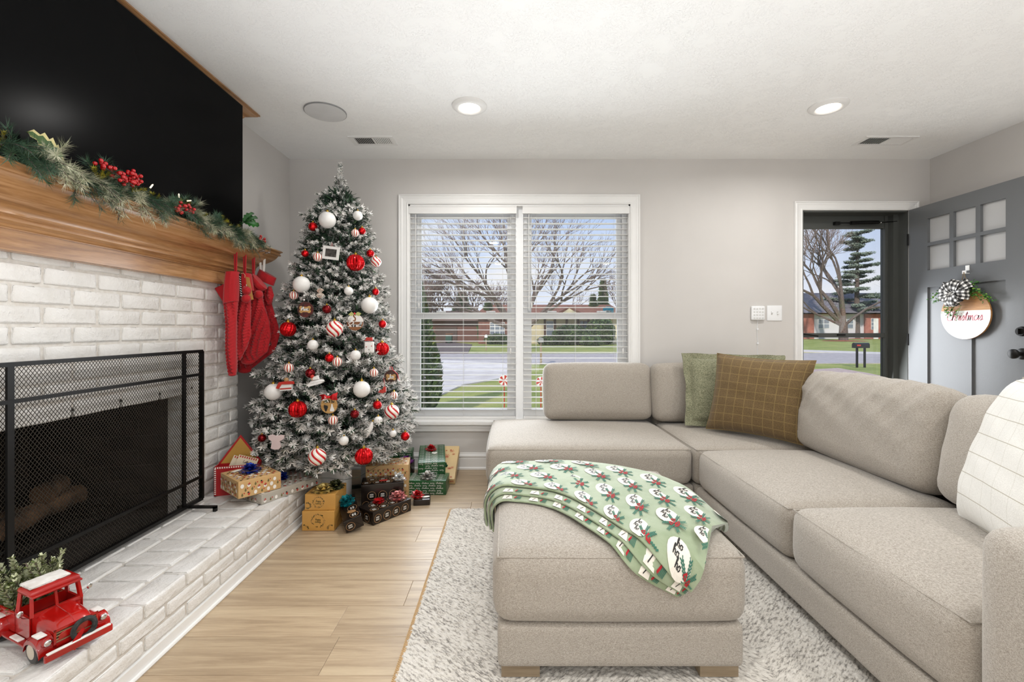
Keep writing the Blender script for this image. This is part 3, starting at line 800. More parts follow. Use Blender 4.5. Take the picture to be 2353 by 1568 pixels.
for k, zc in enumerate((.131, .0765)):
    y = 1.453 + (.095 if k == 0 else 0) - .19 * 6
    while y < YE:
        a, b_ = max(y, .55), min(y + .19, YE)
        if b_ - a > .04: brick(he, (XH - .045 + RB.uniform(-.002, .002), (a + b_) / 2, zc), b_ - a - .009, .09, .046)
        y += .19
    # end of the hearth, under the gold parcel
    x = XH - .10
    while x > XB + .06:
        o = brick(he, (x - .10, YE - .045, zc), .18, .09, .046); o.rotation_euler = (0, 0, PI / 2); x -= .19
q = MB(); q.box((XH - .01, .55, 0), (XH + .004, YE, .048)); q.tube([(XH + .006, .55, .006), (XH + .006, YE, .006)], .008, 8); q.build('base_moulding', M['white'], he)

# ------------------------------------------------------------ mantel shelf and top moulding
def sweep_L(q, prof, xf, y0, yend, xb):
    """profile (projection p, z) run along y, mitred round the end of the breast at yend"""
    n = len(prof); vs = []
    for p, z in prof: vs.append((xf + p, y0, z))
    for p, z in prof: vs.append((xf + p, yend + p, z))
    for p, z in prof: vs.append((xb, yend + p, z))
    fs = []
    for k in (0, 1):
        for i in range(n): j = (i + 1) % n; fs.append((k * n + i, k * n + j, (k + 1) * n + j, (k + 1) * n + i))
    fs += [tuple(range(n - 1, -1, -1)), tuple(2 * n + i for i in range(n))]
    q.add(vs, fs)
XM = -1.61
prof = [(-.02, 1.598), (.150, 1.598), (.158, 1.595), (.165, 1.590), (.165, 1.585), (.158, 1.582), (.153, 1.577), (.155, 1.571), (.158, 1.566), (.155, 1.561), (.146, 1.560), (.143, 1.554),
        (.140, 1.548), (.132, 1.536), (.118, 1.522), (.100, 1.508), (.080, 1.496), (.066, 1.487), (.058, 1.476), (.055, 1.466),
        (.056, 1.460), (.050, 1.457), (.046, 1.452), (.050, 1.446), (.050, 1.440), (.044, 1.435), (.038, 1.431), (.034, 1.424), (.028, 1.421), (.028, 1.418), (.020, 1.417), (.020, 1.352), (.014, 1.350), (-.02, 1.350)]
q = MB(); sweep_L(q, prof, XM, .55, YE, XL + .005)
mant = q.build('mantel_shelf', M['mantel'], smooth=True, angle=25); tag(mant, 'long stained oak mantel shelf with stepped moulding over the white brick', 'mantel shelf')
XU = -1.683
profc = [(-.02, ZC - .001), (.118, ZC - .001), (.12, ZC - .010), (.112, ZC - .014), (.108, ZC - .018), (.098, ZC - .020), (.080, ZC - .026), (.062, ZC - .038), (.052, ZC - .052), (.040, ZC - .064), (.024, ZC - .070), (.012, ZC - .071), (.010, ZC - .085), (-.02, ZC - .085)]
q = MB(); sweep_L(q, profc, XU, -.6, YE, XL + .005)
tc_ = struct(q.build('trim_crown', M['mantel'], smooth=True, angle=25))
# painted board between mantel and ceiling sits in the chimney box (XU face)

# ------------------------------------------------------------ television
XT = -1.53
t = thing('television', 'large black flat screen television above the mantel shelf', 'television', (XT, 1.86, 1.61))
mb_, mt_, mbb = nodes('tv_screen'); setp(mbb, 'Base Color', (.0035, .0035, .0036, 1)); setp(mbb, 'Roughness', .22); setp(mbb, 'Specular IOR Level', .12); setp(mbb, 'IOR', 1.25)
ty0, ty1, tz0, tz1 = 1.12, 2.583, 1.615, 2.385
MB().box((XT - .006, ty0 + .006, tz0 + .006), (XT, ty1 - .006, tz1 - .006)).build('screen', mb_, t, smooth=False)
MB().rbox((XT - .022, (ty0 + ty1) / 2, (tz0 + tz1) / 2), (.034, ty1 - ty0, tz1 - tz0), .003, 2).build('bezel', M['blackp'], t)
MB().box((XT - .07, 1.5, 1.75), (XT - .035, 2.2, 2.2)).build('rear_housing', M['blackp'], t, smooth=False)
MB().box((XU - .01, 1.7, 1.85), (XT - .07, 2.0, 2.1)).build('wall_mount', M['blackp'], t, smooth=False)

# ------------------------------------------------------------ fire screen
t = thing('fire_screen', 'black metal mesh fireplace screen standing on the white brick hearth', 'fire screen', (-1.573, 1.79, HZ))
XS = -1.573; s0, s1, sz0, sz1 = 1.285, 2.296, .238, .989
q = MB()
for a, b_ in (((XS, s0, sz0), (XS, s1, sz0)), ((XS, s0, sz1), (XS, s1, sz1)), ((XS, s0, sz0), (XS, s0, sz1)), ((XS, s1, sz0), (XS, s1, sz1))): q.bar(a, b_, .013, .020) if a[2] != b_[2] else q.bar(a, b_, .020, .014)
q.build('outer_frame', M['black'], t, smooth=False)
for yv in (1.413, 2.168): MB().bar((XS + .004, yv, sz0), (XS + .004, yv, sz1), .020, .008, up=(1, 0, 0)).build('upright_bar', M['black'], t, smooth=False)
for zv in (.353, .872): MB().bar((XS + .006, s0, zv), (XS + .006, s1, zv), .008, .013).build('cross_bar', M['black'], t, smooth=False)
mq = MB(); cw, chh = .0135, .0175
wire = .0013
H_ = sz1 - sz0; Wd = s1 - s0; slope = chh / cw
def clipline(y0, sg):
    # line z = sz0 + sg*slope*(y-y0)
    pts = []
    ya, yb = s0, s1
    za = sg * slope * (ya - y0); zb = sg * slope * (yb - y0)
    t0, t1 = 0.0, 1.0; d = zb - za
    for lim, s_ in ((0, 1), (H_, -1)):
        u = (lim - za) / d
        if (d * s_) > 0: t0 = max(t0, u)
        else: t1 = min(t1, u)
    if t1 - t0 < 1e-4: return None
    return (ya + (yb - ya) * t0, za + d * t0), (ya + (yb - ya) * t1, za + d * t1)
n = int((Wd + H_ / slope) / cw) + 2
for sg in (1, -1):
    for i in range(-1, n):
        y0_ = s0 - (H_ / slope if sg == 1 else 0) + i * cw
        c_ = clipline(y0_, sg)
        if c_:
            (a1, b1), (a2, b2) = c_; mq.bar((XS - .004, a1, sz0 + b1), (XS - .004, a2, sz0 + b2), wire, wire, up=(1, 0, 0))
mo = mq.build('wire_mesh', pm('mesh_metal', '#3d372f', .5, .5), t, smooth=False); mo['kind'] = 'stuff'
for yv in (1.45, 2.20):
    q = MB(); q.bar((XS - .05, yv, HZ + .022), (XS + .14, yv, HZ + .022), .014, .012); q.box((XS + .125, yv - .007, HZ + .001), (XS + .140, yv + .007, HZ + .026)); q.box((XS - .05, yv - .007, HZ + .001), (XS - .036, yv + .007, HZ + .026))
    q.build('foot', M['black'], t, smooth=False)

# ------------------------------------------------------------ garland on the mantel
RG = random.Random(21)
gar = thing('mantel_garland', 'mixed evergreen Christmas garland with red berries along the mantel shelf', 'garland', (-1.5, 2.0, 1.598))
lgm = pm('long_needle_green', '#4a6b52', .6, 0, '#2b4435', 60); lgf = pm('frosted_needle', '#d5d0b8', .7, 0, '#98a07c', 60)
def spray(q, base, d, ln, nn, nl, mis, wd=.0014, droop=.3):
    base = Vector(base); d = Vector(d).normalized(); pts = []
    for i in range(7):
        u = i / 6; pts.append(base + d * ln * u + Vector((0, 0, -droop * ln * u * u)))
    q.tube(pts, .0012, 4, 0)
    for i in range(nn):
        u = RG.uniform(.05, 1); k = min(5, int(u * 6)); p = pts[k].lerp(pts[k + 1], u * 6 - k) if k < 6 else pts[6]
        tg = (pts[k + 1] - pts[k]).normalized()
        o = Vector((RG.gauss(0, 1), RG.gauss(0, 1), RG.gauss(0, 1))); o = (o - tg * o.dot(tg)).normalized()
        nd = (tg * RG.uniform(.5, 1.1) + o).normalized(); sdv = nd.cross(tg).normalized() * wd / 2; l_ = nl * RG.uniform(.6, 1.1)
        q.add([p - sdv, p + sdv, p + nd * l_], [(0, 1, 2)], RG.choice(mis))
for i in range(84):
    yv = 1.26 + (2.58 - 1.26) * (i + RG.random() * .8) / 84
    q = MB(); fr = (i % 3 == 0)
    base = (-1.492 + RG.uniform(-.02, .02), yv, 1.625 + RG.uniform(-.005, .015))
    out = RG.uniform(-.25, 1.15); d = (out, RG.uniform(-.9, .9), RG.uniform(-.05, .45) if out < .3 else RG.uniform(-.35, .12))
    yel = i % 9 == 4
    mats_ = [M['bark'], M['yellowg'], M['yellowg']] if yel else [M['bark'], lgf if fr else lgm, M['pine2'] if not fr else lgf]
    for k in range(3):
        dd = Vector(d) + Vector((RG.uniform(-.12, .35), RG.gauss(0, .35), RG.gauss(0, .2)))
        if yel: dd = Vector((.3, RG.gauss(0, .5), 1.0))
        spray(q, base, dd, RG.uniform(.07, .13) if not yel else .065, 120 if not yel else 90, .038 if not yel else .016, (1, 1, 2), .0019 if not yel else .0034, .25 if dd.x < .4 else .55)
    q.build('cedar_sprig' if yel else 'pine_spray', mats_, gar, smooth=False)
q = MB(); q.tube([(-1.515 + .012 * math.sin(k * 1.7), 1.3 + k * .052, 1.616 + .008 * math.cos(k * 2.3)) for k in range(26)], .010, 6)
for k in range(2600):
    yv = RG.uniform(1.26, 2.60); a = RG.uniform(0, 2 * PI); c_ = Vector((-1.515, yv, 1.62)); nd = Vector((math.cos(a), RG.uniform(-.8, .8), abs(math.sin(a)) * .8 + .02)).normalized()
    sdv = nd.orthogonal().normalized() * .001; q.add([c_ - sdv, c_ + sdv, c_ + nd * RG.uniform(.03, .06)], [(0, 1, 2)], 1)
o = q.build('garland_core', [M['pine'], M['pine']], gar, smooth=False); o['kind'] = 'stuff'
bme = MB().sphere((0, 0, 0), .0072, 10, 7).mesh('berry', M['berry'])
def berries(pts):
    q = MB(); P = [Vector(p) for p in pts]; q.tube(P, .0015, 5); st = q.build('berry_stem', M['bark'], gar)
    for i in range(len(P) * 5):
        k = RG.randrange(len(P)); p = P[k] + Vector((RG.gauss(0, .009), RG.gauss(0, .011), RG.gauss(.006, .008)))
        o = bpy.data.objects.new('berry', bme); C.objects.link(o); o.parent = st; o.location = wm(st).inverted() @ p
berries([W(x, y, 1035 * 1.455 / (VX - x)) for x, y in ((232, 380), (245, 388), (258, 396), (270, 402), (285, 412), (300, 422), (310, 430))])
berries([W(x, y, 1035 * 1.455 / (VX - x)) for x, y in ((297, 402), (308, 404), (313, 414), (309, 422))])
berries([W(x, y, 1035 * 1.44 / (VX - x)) for x, y in ((405, 478), (412, 486), (424, 478), (432, 484), (440, 488))])
berries([W(x, y, 1035 * 1.44 / (VX - x)) for x, y in ((598, 552), (606, 556))])
def holly(c, d, up, ln, wdt, mats_, nm='holly_leaf', lobes=5):
    c = Vector(c); d = Vector(d).normalized(); u = Vector(up); s_ = d.cross(u).normalized(); nrm = s_.cross(d)
    q = MB(); L_, R__, Mi = [], [], []
    n = lobes * 2
    for i in range(n + 1):
        t_ = i / n; w_ = wdt * math.sin(PI * min(1, t_ * .96 + .02)) ** .7 * (1.0 if i % 2 else .55); cv = nrm * (.12 * ln * math.sin(PI * t_))
        p = c + d * ln * t_ + cv; Mi.append(p); L_.append(p + s_ * w_ + d * (.05 * ln if i % 2 else 0) + nrm * .01); R__.append(p - s_ * w_ + d * (.05 * ln if i % 2 else 0) + nrm * .01)
    inL = [Mi[i].lerp(L_[i], .62) for i in range(n + 1)]; inR = [Mi[i].lerp(R__[i], .62) for i in range(n + 1)]
    vs = L_ + inL + Mi + inR + R__; m = n + 1; fs = []; 
    q.add(vs, [(a * m + i, a * m + i + 1, (a + 1) * m + i + 1, (a + 1) * m + i) for a in (1, 2) for i in range(n)], 0)
    q.add(vs, [(a * m + i, a * m + i + 1, (a + 1) * m + i + 1, (a + 1) * m + i) for a in (0, 3) for i in range(n)], 1)
    q.tube([c - d * .02] + Mi[::3], .0012, 4, 1); return q.build(nm, mats_, gar)
hg = pm('holly_green', '#4f6b3c', .35, 0, '#3c5632', 30); hy = pm('holly_cream_edge', '#dccf94', .4); hd = pm('holly_deep_green', '#2f6a2c', .35, 0, '#235020', 30)
holly(W(140, 372, 1035 * 1.50 / (VX - 140)), (-.1, -1, .55), (1, -.2, .3), .115, .035, [hg, hy])
holly(W(60, 352, 1035 * 1.50 / (VX - 60)), (.3, 1, .3), (1, .0, .3), .09, .02, [hd, hd])
for a in (-.3, .45, 1.2): holly(W(560, 512, 1035 * 1.47 / (VX - 560)), (.55, .3, .5 - .5 * a), (-.2, -1, .3), .075, .026, [hd, hd], 'oak_leaf', 4)
# string of small lamps woven through
q = MB(); lp = [W(x, y, 1035 * 1.46 / (VX - x)) for x, y in ((290, 430), (320, 428), (345, 445), (368, 468), (372, 480), (395, 465), (412, 462), (425, 478), (450, 492), (440, 470), (480, 500), (520, 520))]
q.tube(lp, .0013, 5); lw = q.build('light_wire', M['pine'], gar)
for (x, y, dx, dz) in ((411, 455, 0, 1), (370, 484, 0, -1), (345, 432, .4, .5), (430, 462, 1, .1)):
    p = W(x, y, 1035 * 1.46 / (VX - x)); d = Vector((dx, 0, dz)).normalized(); q = MB()
    q.tube([p - d * .016, p], .0042, 8, 0); q.tube([p, p + d * .016, p + d * .020], [.0032, .003, .0005], 8, 1); q.build('mini_lamp', [M['pine'], emit('mini_lamp_glow', '#fff2d8', .7)], gar)
p = W(182, 397, 1035 * 1.50 / (VX - 182)); MB().rbox(p, (.02, .028, .018), .003, 1).build('battery_case', M['blackp'], gar)

# ------------------------------------------------------------ stocking hooks and stockings
hooks = [(538, 570), (559, 578), (579, 582), (597, 588)]; clips = [552, 586, 605, 618]
hlab = ['silver stocking hook half hidden under the garland', 'silver stocking hook clipped over the mantel right of the garland', 'second silver stocking hook from the mantel end', 'silver stocking hook nearest the mantel end']
hp = []
for i, ((hx, hy_), cxp) in enumerate(zip(hooks, clips)):
    yk = 1035 * 1.51 / (VX - hx); zk = HC + (VY - hy_) * yk / F; yc = 1035 * 1.445 / (VX - cxp)
    q = MB()
    q.bar((-1.50, yc, 1.6003), (-1.441, yc, 1.6003), .014, .0025); q.bar((-1.4425, yc, 1.602), (-1.4425, yc, 1.558), .014, .0025, up=(0, 1, 0)) ; q.bar((-1.4425, yc, 1.5555), (-1.462, yc, 1.5555), .014, .0025)
    h_ = thing('stocking_hook', hlab[i], 'hook', (-1.4425, yc, 1.55), group='stocking hooks on the mantel')
    q.build('clip', M['silver'], h_, smooth=False)
    q = MB(); q.tube([(-1.462, yc, 1.5555), (-1.47, yc - .02, 1.548), (-1.49, yk + .02, zk - .012), (-1.505, yk, zk - .014), (-1.505, yk - .008, zk)], .0022, 6); q.build('arm', M['silver'], h_)
    MB().sphere((-1.505, yk - .010, zk + .002), .0065, 10, 8).build('knob', M['silver'], h_); hp.append((yk, zk))
def resample(p, n):
    p = [Vector(a) for a in p]; d = [0]
    for a, b_ in zip(p, p[1:]): d.append(d[-1] + (b_ - a).length)
    out = []
    for i in range(n):
        s_ = d[-1] * i / (n - 1); k = max(j for j in range(len(d)) if d[j] <= s_ + 1e-9); k = min(k, len(p) - 2)
        out.append(p[k].lerp(p[k + 1], (s_ - d[k]) / max(1e-9, d[k + 1] - d[k])))
    return out
def px(cx, cy): return (480 + cx * .217, 540 + cy * .217)
def knit_body(q, left, right, Y, thick, nv=80, nu=34, cable=True, yf=None):
    L_ = resample([W(*px(a, b_), Y) for a, b_ in left], nv + 1); R__ = resample([W(*px(a, b_), Y) for a, b_ in right], nv + 1)
    def fn(u, v):
        i = int(round(v * nv)); a, b_ = L_[i], R__[i]; ang = 2 * PI * u
        wdt = (b_ - a).length; mid = (a + b_) / 2
        ex = math.cos(ang); ey = math.sin(ang)
        s_ = (ex + 1) / 2
        rid = 0
        if cable and wdt > .02:
            xx = s_ * wdt / .034; ph = v * 26
            rid = .0075 * math.cos(2 * PI * xx) + .0060 * math.sin(2 * PI * (ph - abs((xx % 1) - .5) * 2.0))
        endt = min(1, 6 * (1 - v) + .25, 1) ** .6
        p = mid + (b_ - a) / 2 * ex
        p.y += -ey * (thick * endt + rid) + (yf(v) if yf else 0)
        return p
    q.grid(fn, nu * 2, nv, 0, wu=True)
    q.sphere((L_[-1] + R__[-1]) / 2, (R__[-1] - L_[-1]).length / 2, 12, 8, 0, sc=(1, thick / max(.01, (R__[-1] - L_[-1]).length / 2) * .8, .5))
def knit_cuff(q, pts4, Y, thick):
    A, B_, C_, D_ = [W(*px(a, b_), Y) for a, b_ in pts4]   # tl tr br bl
    def fn(u, v):
        l = A.lerp(D_, v); r_ = B_.lerp(C_, v); ang = 2 * PI * u; p = l.lerp(r_, (math.cos(ang) + 1) / 2)
        p.y -= math.sin(ang) * (thick * (1 + .15 * math.sin(v * PI)) + .0022 * math.sin((math.cos(ang) + 1) * 30)); return p
    q.grid(fn, 36, 8, 0, wu=True)
    def fe(u, v): a = fn(u, 0); b_ = fn(1 - u if False else (1.0 - u) % 1.0, 0); return a.lerp(b_, v * .5)
    for vv in (0, 1):
        ring = [fn(i / 36, vv) for i in range(36)]; q.add(ring, [tuple(range(36))] if vv else [tuple(reversed(range(36)))])
S = [
 dict(Y=hp[3][0] + .02, th=.022, lab='red cable knit stocking nearest the mantel end, on a white loop', left=[(560, 560), (500, 640), (420, 800), (330, 1000), (290, 1250), (300, 1440)], right=[(655, 600), (668, 740), (735, 960), (752, 1060), (700, 1230), (450, 1420)],
      cuff=[(540, 362), (712, 460), (682, 540), (500, 455)], loop=(565, 220, 372, 'w')),
 dict(Y=hp[2][0], th=.024, lab='red cable knit stocking with a tan tag, third from the mantel front', left=[(450, 470), (455, 640), (400, 850), (330, 1050), (300, 1220), (340, 1330)], right=[(560, 560), (570, 700), (640, 920), (656, 1080), (620, 1240), (480, 1350)],
      cuff=[(470, 410), (612, 572), (560, 600), (455, 470)], loop=(472, 195, 400, 'r')),
 dict(Y=hp[1][0], th=.024, lab='red cable knit stocking with two pompoms and a lettered tag', left=[(340, 470), (330, 650), (300, 800), (275, 1000), (270, 1200), (285, 1300)], right=[(440, 500), (440, 700), (440, 900), (445, 1070), (400, 1190), (330, 1330)],
      cuff=[(360, 410), (440, 410), (470, 590), (340, 590)], loop=(380, 190, 405, 'r')),
 dict(Y=hp[0][0], th=.030, lab='narrow red cable knit stocking at the front, seen edge on', left=[(178, 520), (165, 720), (190, 950), (188, 1200), (205, 1380), (212, 1480)], right=[(310, 520), (300, 720), (288, 950), (285, 1200), (287, 1380), (285, 1480)],
      cuff=[(190, 400), (312, 390), (305, 700), (160, 735)], loop=(283, 150, 395, 'r')),
]
for si, s_ in enumerate(S):
    Y = s_['Y']; top = W(*px(s_['loop'][0], s_['loop'][2]), Y)
    t = thing('christmas_stocking', s_['lab'], 'stocking', tuple(top), group='stockings hanging from the mantel')
    q = MB(); knit_body(q, s_['left'], s_['right'], Y, s_['th']); q.build('knit_body', M['redknit'], t)
    q = MB(); knit_cuff(q, s_['cuff'], Y - .004, s_['th'] + .008)
    q.build('cuff', M['redknit'], t)
    lx, l0, l1, cc = s_['loop']; a = W(*px(lx, l0), Y); b_ = W(*px(lx, l1 + 15), Y); dx = .006 if cc == 'r' else .014
    q = MB(); q.tube([b_ + Vector((-dx * .6, 0, 0)), a + Vector((-dx, 0, -.012)), a + Vector((0, 0, .0)), a + Vector((dx, 0, -.012)), b_ + Vector((dx * .6, 0, 0))], .0042 if cc == 'r' else .0075, 8)
    q.build('hanging_loop', M['redknit'] if cc == 'r' else M['whitecush'], t)
    if si == 0:
        q = MB(); knit_body(q, [(600, 570), (585, 640), (620, 720)], [(660, 545), (690, 640), (655, 745)], Y - .03, .016, 16, 12); q.build('folded_flap', M['redknit'], t)
    if si == 3:
        q = MB(); A = [W(*px(a_, b2), Y + .03) for a_, b2 in ((60, 565), (178, 512), (168, 732), (145, 705))]; q.poly(A, (0, .008, 0)); q.build('cuff_corner', M['redknit'], t, smooth=False)
fur = [((400, 590), 44, 2), ((395, 675), 46, 2), ((528, 632), 44, 1)]
root = [o for o in C.objects if o.name.startswith('christmas_stocking')]
for (c_, r_, k) in fur:
    Yf = root[k].location.y - .045; p = W(*px(*c_), Yf); rr = r_ * .217 * Yf / F
    rs = random.Random(k + r_)
    MB().sphere(p, rr, 22, 16, fn=lambda a, b_: 1 + rs.uniform(-.08, .08)).build('pompom', M['redknit'], root[k])
t = root[2]; Yt = t.location.y - .036
q = MB(); q.poly([W(*px(a, b_), Yt) for a, b_ in ((345, 458), (378, 440), (425, 452), (470, 685), (395, 690), (355, 560))], (0, .003, 0)); tg_ = q.build('name_tag', pm('tan_leather_tag', '#b98a4c', .6), t, smooth=False)
q = MB(); q.tube([W(*px(a, b_), Yt - .002) for a, b_ in ((340, 410), (365, 405), (382, 425), (380, 455))], .0012, 5); q.build('jute_string', pm('jute', '#d8c7a0', .9), t)
t = root[3]
q = MB(); q.poly([W(*px(a, b_), t.location.y - .03) for a, b_ in ((318, 412), (334, 420), (350, 640), (334, 672))], (0, .004, 0)); bt = q.build('name_tag', M['blackp'], t, smooth=False)
for k in range(9):
    yy0 = 440 + k * 25; q = MB(); q.bar(W(*px(322 + k * 1.6, yy0), t.location.y - .0315), W(*px(338 + k * 1.6, yy0 + 9), t.location.y - .0315), .0015, .0025); q.build('white_stitch', M['whitepaper'], bt, smooth=False)
STK_TAG = (root[2], Yt)
# ------------------------------------------------------------ stroke lettering and printed patterns
GL = {'a': (1.08, [[(.8, .9), (.3, 1), (0, .5), (.3, 0), (.75, .4), (.85, 1), (.85, .2), (1.1, .05)]]),
'b': (.95, [[(0, .3), (.4, 1.6), (.25, 2), (.1, 1.2), (.1, .1), (.5, 0), (.75, .5), (.5, .9), (.2, .7)]]),
'c': (.85, [[(.75, .85), (.35, 1), (0, .5), (.3, 0), (.85, .25)]]),
'd': (1.08, [[(.8, .9), (.3, 1), (0, .5), (.3, 0), (.75, .4), (.95, 2), (.85, .2), (1.1, .05)]]),
'e': (.85, [[(0, .4), (.6, .6), (.5, 1), (.1, .8), (.1, .2), (.45, 0), (.85, .25)]]),
'g': (.95, [[(.8, .9), (.3, 1), (0, .5), (.3, .05), (.75, .4), (.8, 1), (.7, -.8), (.2, -.9), (.95, .1)]]),
'h': (.92, [[(0, .3), (.4, 1.6), (.3, 2), (.1, 1.4), (.05, 0), (.15, .6), (.5, 1), (.65, .7), (.6, .1), (.95, .1)]]),
'i': (.45, [[(0, .4), (.2, 1), (.2, .2), (.5, .1)], [(.22, 1.4), (.26, 1.5)]]),
'l': (.45, [[(0, .3), (.4, 1.6), (.3, 2), (.12, 1.4), (.15, .2), (.5, .1)]]),
'm': (1.28, [[(0, .8), (.15, 1), (.15, 0), (.2, .6), (.5, 1), (.55, 0), (.6, .6), (.9, 1), (1, .1), (1.3, .1)]]),
'n': (.93, [[(0, .8), (.15, 1), (.15, 0), (.2, .6), (.55, 1), (.65, .1), (.95, .1)]]),
'o': (.9, [[(.4, 1), (0, .5), (.35, 0), (.75, .5), (.4, 1), (.9, .85)]]),
'p': (.9, [[(0, .5), (.2, 1), (.1, -1), (.2, .6), (.6, 1), (.75, .4), (.3, 0), (.9, .1)]]),
'r': (.62, [[(0, .4), (.2, 1.05), (.5, .85), (.45, .2), (.7, .1)]]),
's': (.68, [[(0, .2), (.35, 1.05), (.5, .3), (.2, 0), (.75, .2)]]),
't': (.52, [[(0, .4), (.3, 1.8), (.2, .2), (.55, .1)], [(-.05, 1.3), (.55, 1.4)]]),
'v': (.8, [[(0, .9), (.3, 0), (.6, 1), (.9, .9)]]),
'y': (.9, [[(0, .9), (.15, .2), (.55, .2), (.65, 1), (.5, -.8), (.1, -.9), (.9, .2)]]),
'C': (1.1, [[(1, 1.7), (.7, 2), (.1, 1.3), (.1, .3), (.6, -.05), (1.2, .4)]]),
'S': (1.0, [[(.9, 1.7), (.5, 2), (.15, 1.5), (.7, .8), (.5, 0), (0, .2)]]),
'L': (1.0, [[(.3, 1.8), (.15, 2), (.2, .1), (.8, 0), (1, .3)]]),
'T': (1.0, [[(0, 1.9), (1, 2)], [(.5, 1.95), (.4, 0)]]),
'O': (1.1, [[(.5, 2), (0, 1), (.5, 0), (1, 1), (.5, 2)]]),
'N': (1.1, [[(0, 0), (.2, 1.9)], [(.2, 1.9), (.8, .1)], [(.8, .1), (.95, 2)]]),
'J': (1.0, [[(.4, 1.9), (1, 2)], [(.8, 1.95), (.8, 0), (.3, -.4), (0, .1)]]),
'M': (1.35, [[(0, 0), (.2, 1.9)], [(.2, 1.9), (.6, .5)], [(.6, .5), (1, 1.9)], [(1, 1.9), (1.2, 0)]]),
'E': (.9, [[(.8, 2), (.1, 2)], [(.1, 2), (.1, 0)], [(.1, 0), (.8, 0)], [(.1, 1), (.6, 1)]]),
'R': (.95, [[(.1, 0), (.1, 2)], [(.1, 2), (.8, 1.6), (.1, 1)], [(.3, 1), (.8, 0)]]),
'Y': (.95, [[(0, 2), (.4, 1)], [(.85, 2), (.4, 1)], [(.4, 1), (.4, 0)]]),
'B': (.95, [[(.1, 0), (.1, 2)], [(.1, 2), (.75, 1.5), (.1, 1.05)], [(.1, 1.05), (.85, .5), (.1, 0)]]),
'I': (.4, [[(.15, 0), (.15, 2)]]), 'G': (1.0, [[(.85, 1.7), (.4, 2), (.05, 1), (.4, 0), (.85, .4)], [(.85, .4), (.85, .9)], [(.85, .9), (.5, .9)]]),
'H': (1.0, [[(.1, 0), (.1, 2)], [(.8, 0), (.8, 2)], [(.1, 1), (.8, 1)]]),
'D': (1.1, [[(.15, 1.9), (.15, 0)], [(.15, 0), (.9, .5), (.85, 1.5), (.05, 2)]]),
'&': (1.0, [[(.9, 0), (.2, 1.4), (.5, 1.9), (.6, 1.4), (.05, .5), (.4, 0), (.9, .7)]]), ' ': (.7, [])}
def smoothpl(p, n=4):
    if len(p) < 3: return p
    out = []
    for i in range(len(p) - 1):
        a = p[max(i - 1, 0)]; b_ = p[i]; c_ = p[i + 1]; d = p[min(i + 2, len(p) - 1)]
        for k in range(n):
            t = k / n
            out.append(tuple(.5 * (2 * b_[j] + (c_[j] - a[j]) * t + (2 * a[j] - 5 * b_[j] + 4 * c_[j] - d[j]) * t * t + (-a[j] + 3 * b_[j] - 3 * c_[j] + d[j]) * t ** 3) for j in (0, 1)))
    out.append(p[-1]); return out
def txt_w(s, size): return sum(GL[c][0] for c in s) * size / 2
def stroke_text(q, s, size, fn, at=(0, 0), wd=.12, mi=0, center=True, slant=.18, n=3):
    """letters 'size' tall for capitals; fn maps (a, b) on the sheet to a 3D point"""
    u = size / 2; x = at[0] - (txt_w(s, size) / 2 if center else 0); hw = wd * u / 2
    for ch in s:
        wdt, strokes = GL[ch]
        for st in strokes:
            p = [(x + (a + b_ * slant) * u, at[1] + b_ * u) for a, b_ in smoothpl(st, n)]
            vs = []
            for i in range(len(p)):
                a = p[max(i - 1, 0)]; c_ = p[min(i + 1, len(p) - 1)]; dx, dy = c_[0] - a[0], c_[1] - a[1]; l = math.hypot(dx, dy) or 1
                k = hw * (.7 + .6 * abs(dy / l)); vs.append(fn(p[i][0] - dy / l * k, p[i][1] + dx / l * k)); vs.append(fn(p[i][0] + dy / l * k, p[i][1] - dx / l * k))
            q.add(vs, [(2 * i, 2 * i + 2, 2 * i + 3, 2 * i + 1) for i in range(len(p) - 1)], mi)
        x += wdt * u
def p_disc(q, c, rx, ry, fn, mi, n=14, ang=0, rings=1):
    vs = [fn(*c)]; ca, sa = math.cos(ang), math.sin(ang); fs = []
    for r in range(1, rings + 1):
        for i in range(n):
            a = 2 * PI * i / n; x, y = rx * r / rings * math.cos(a), ry * r / rings * math.sin(a); vs.append(fn(c[0] + x * ca - y * sa, c[1] + x * sa + y * ca))
    fs = [(0, 1 + i, 1 + (i + 1) % n) for i in range(n)]
    for r in range(1, rings):
        o = 1 + (r - 1) * n
        for i in range(n): fs.append((o + i, o + n + i, o + n + (i + 1) % n, o + (i + 1) % n))
    q.add(vs, fs, mi)
def p_ring(q, c, r, wd, fn, mi, n=20):
    vs = []
    for i in range(n):
        a = 2 * PI * i / n; vs += [fn(c[0] + (r - wd) * math.cos(a), c[1] + (r - wd) * math.sin(a)), fn(c[0] + r * math.cos(a), c[1] + r * math.sin(a))]
    q.add(vs, [(2 * i, 2 * i + 1, (2 * i + 3) % (2 * n), (2 * i + 2) % (2 * n)) for i in range(n)], mi)
def p_poly(q, pts, fn, mi): q.add([fn(a, b_) for a, b_ in pts], [tuple(range(len(pts)))], mi)
def p_line(q, a, b_, wd, fn, mi):
    dx, dy = b_[0] - a[0], b_[1] - a[1]; l = math.hypot(dx, dy) or 1; nx, ny = -dy / l * wd / 2, dx / l * wd / 2
    p_poly(q, [(a[0] + nx, a[1] + ny), (b_[0] + nx, b_[1] + ny), (b_[0] - nx, b_[1] - ny), (a[0] - nx, a[1] - ny)], fn, mi)
# lettering on the pane sticker
q = MB(); stroke_text(q, 'ring', .030, lambda a, b_: Vector((sp_.x + a, YG + .0182, sp_.z + b_)), (0, -.004), .2, slant=0); q.build('sticker_lettering', M['whitepaper'], stk, smooth=False)
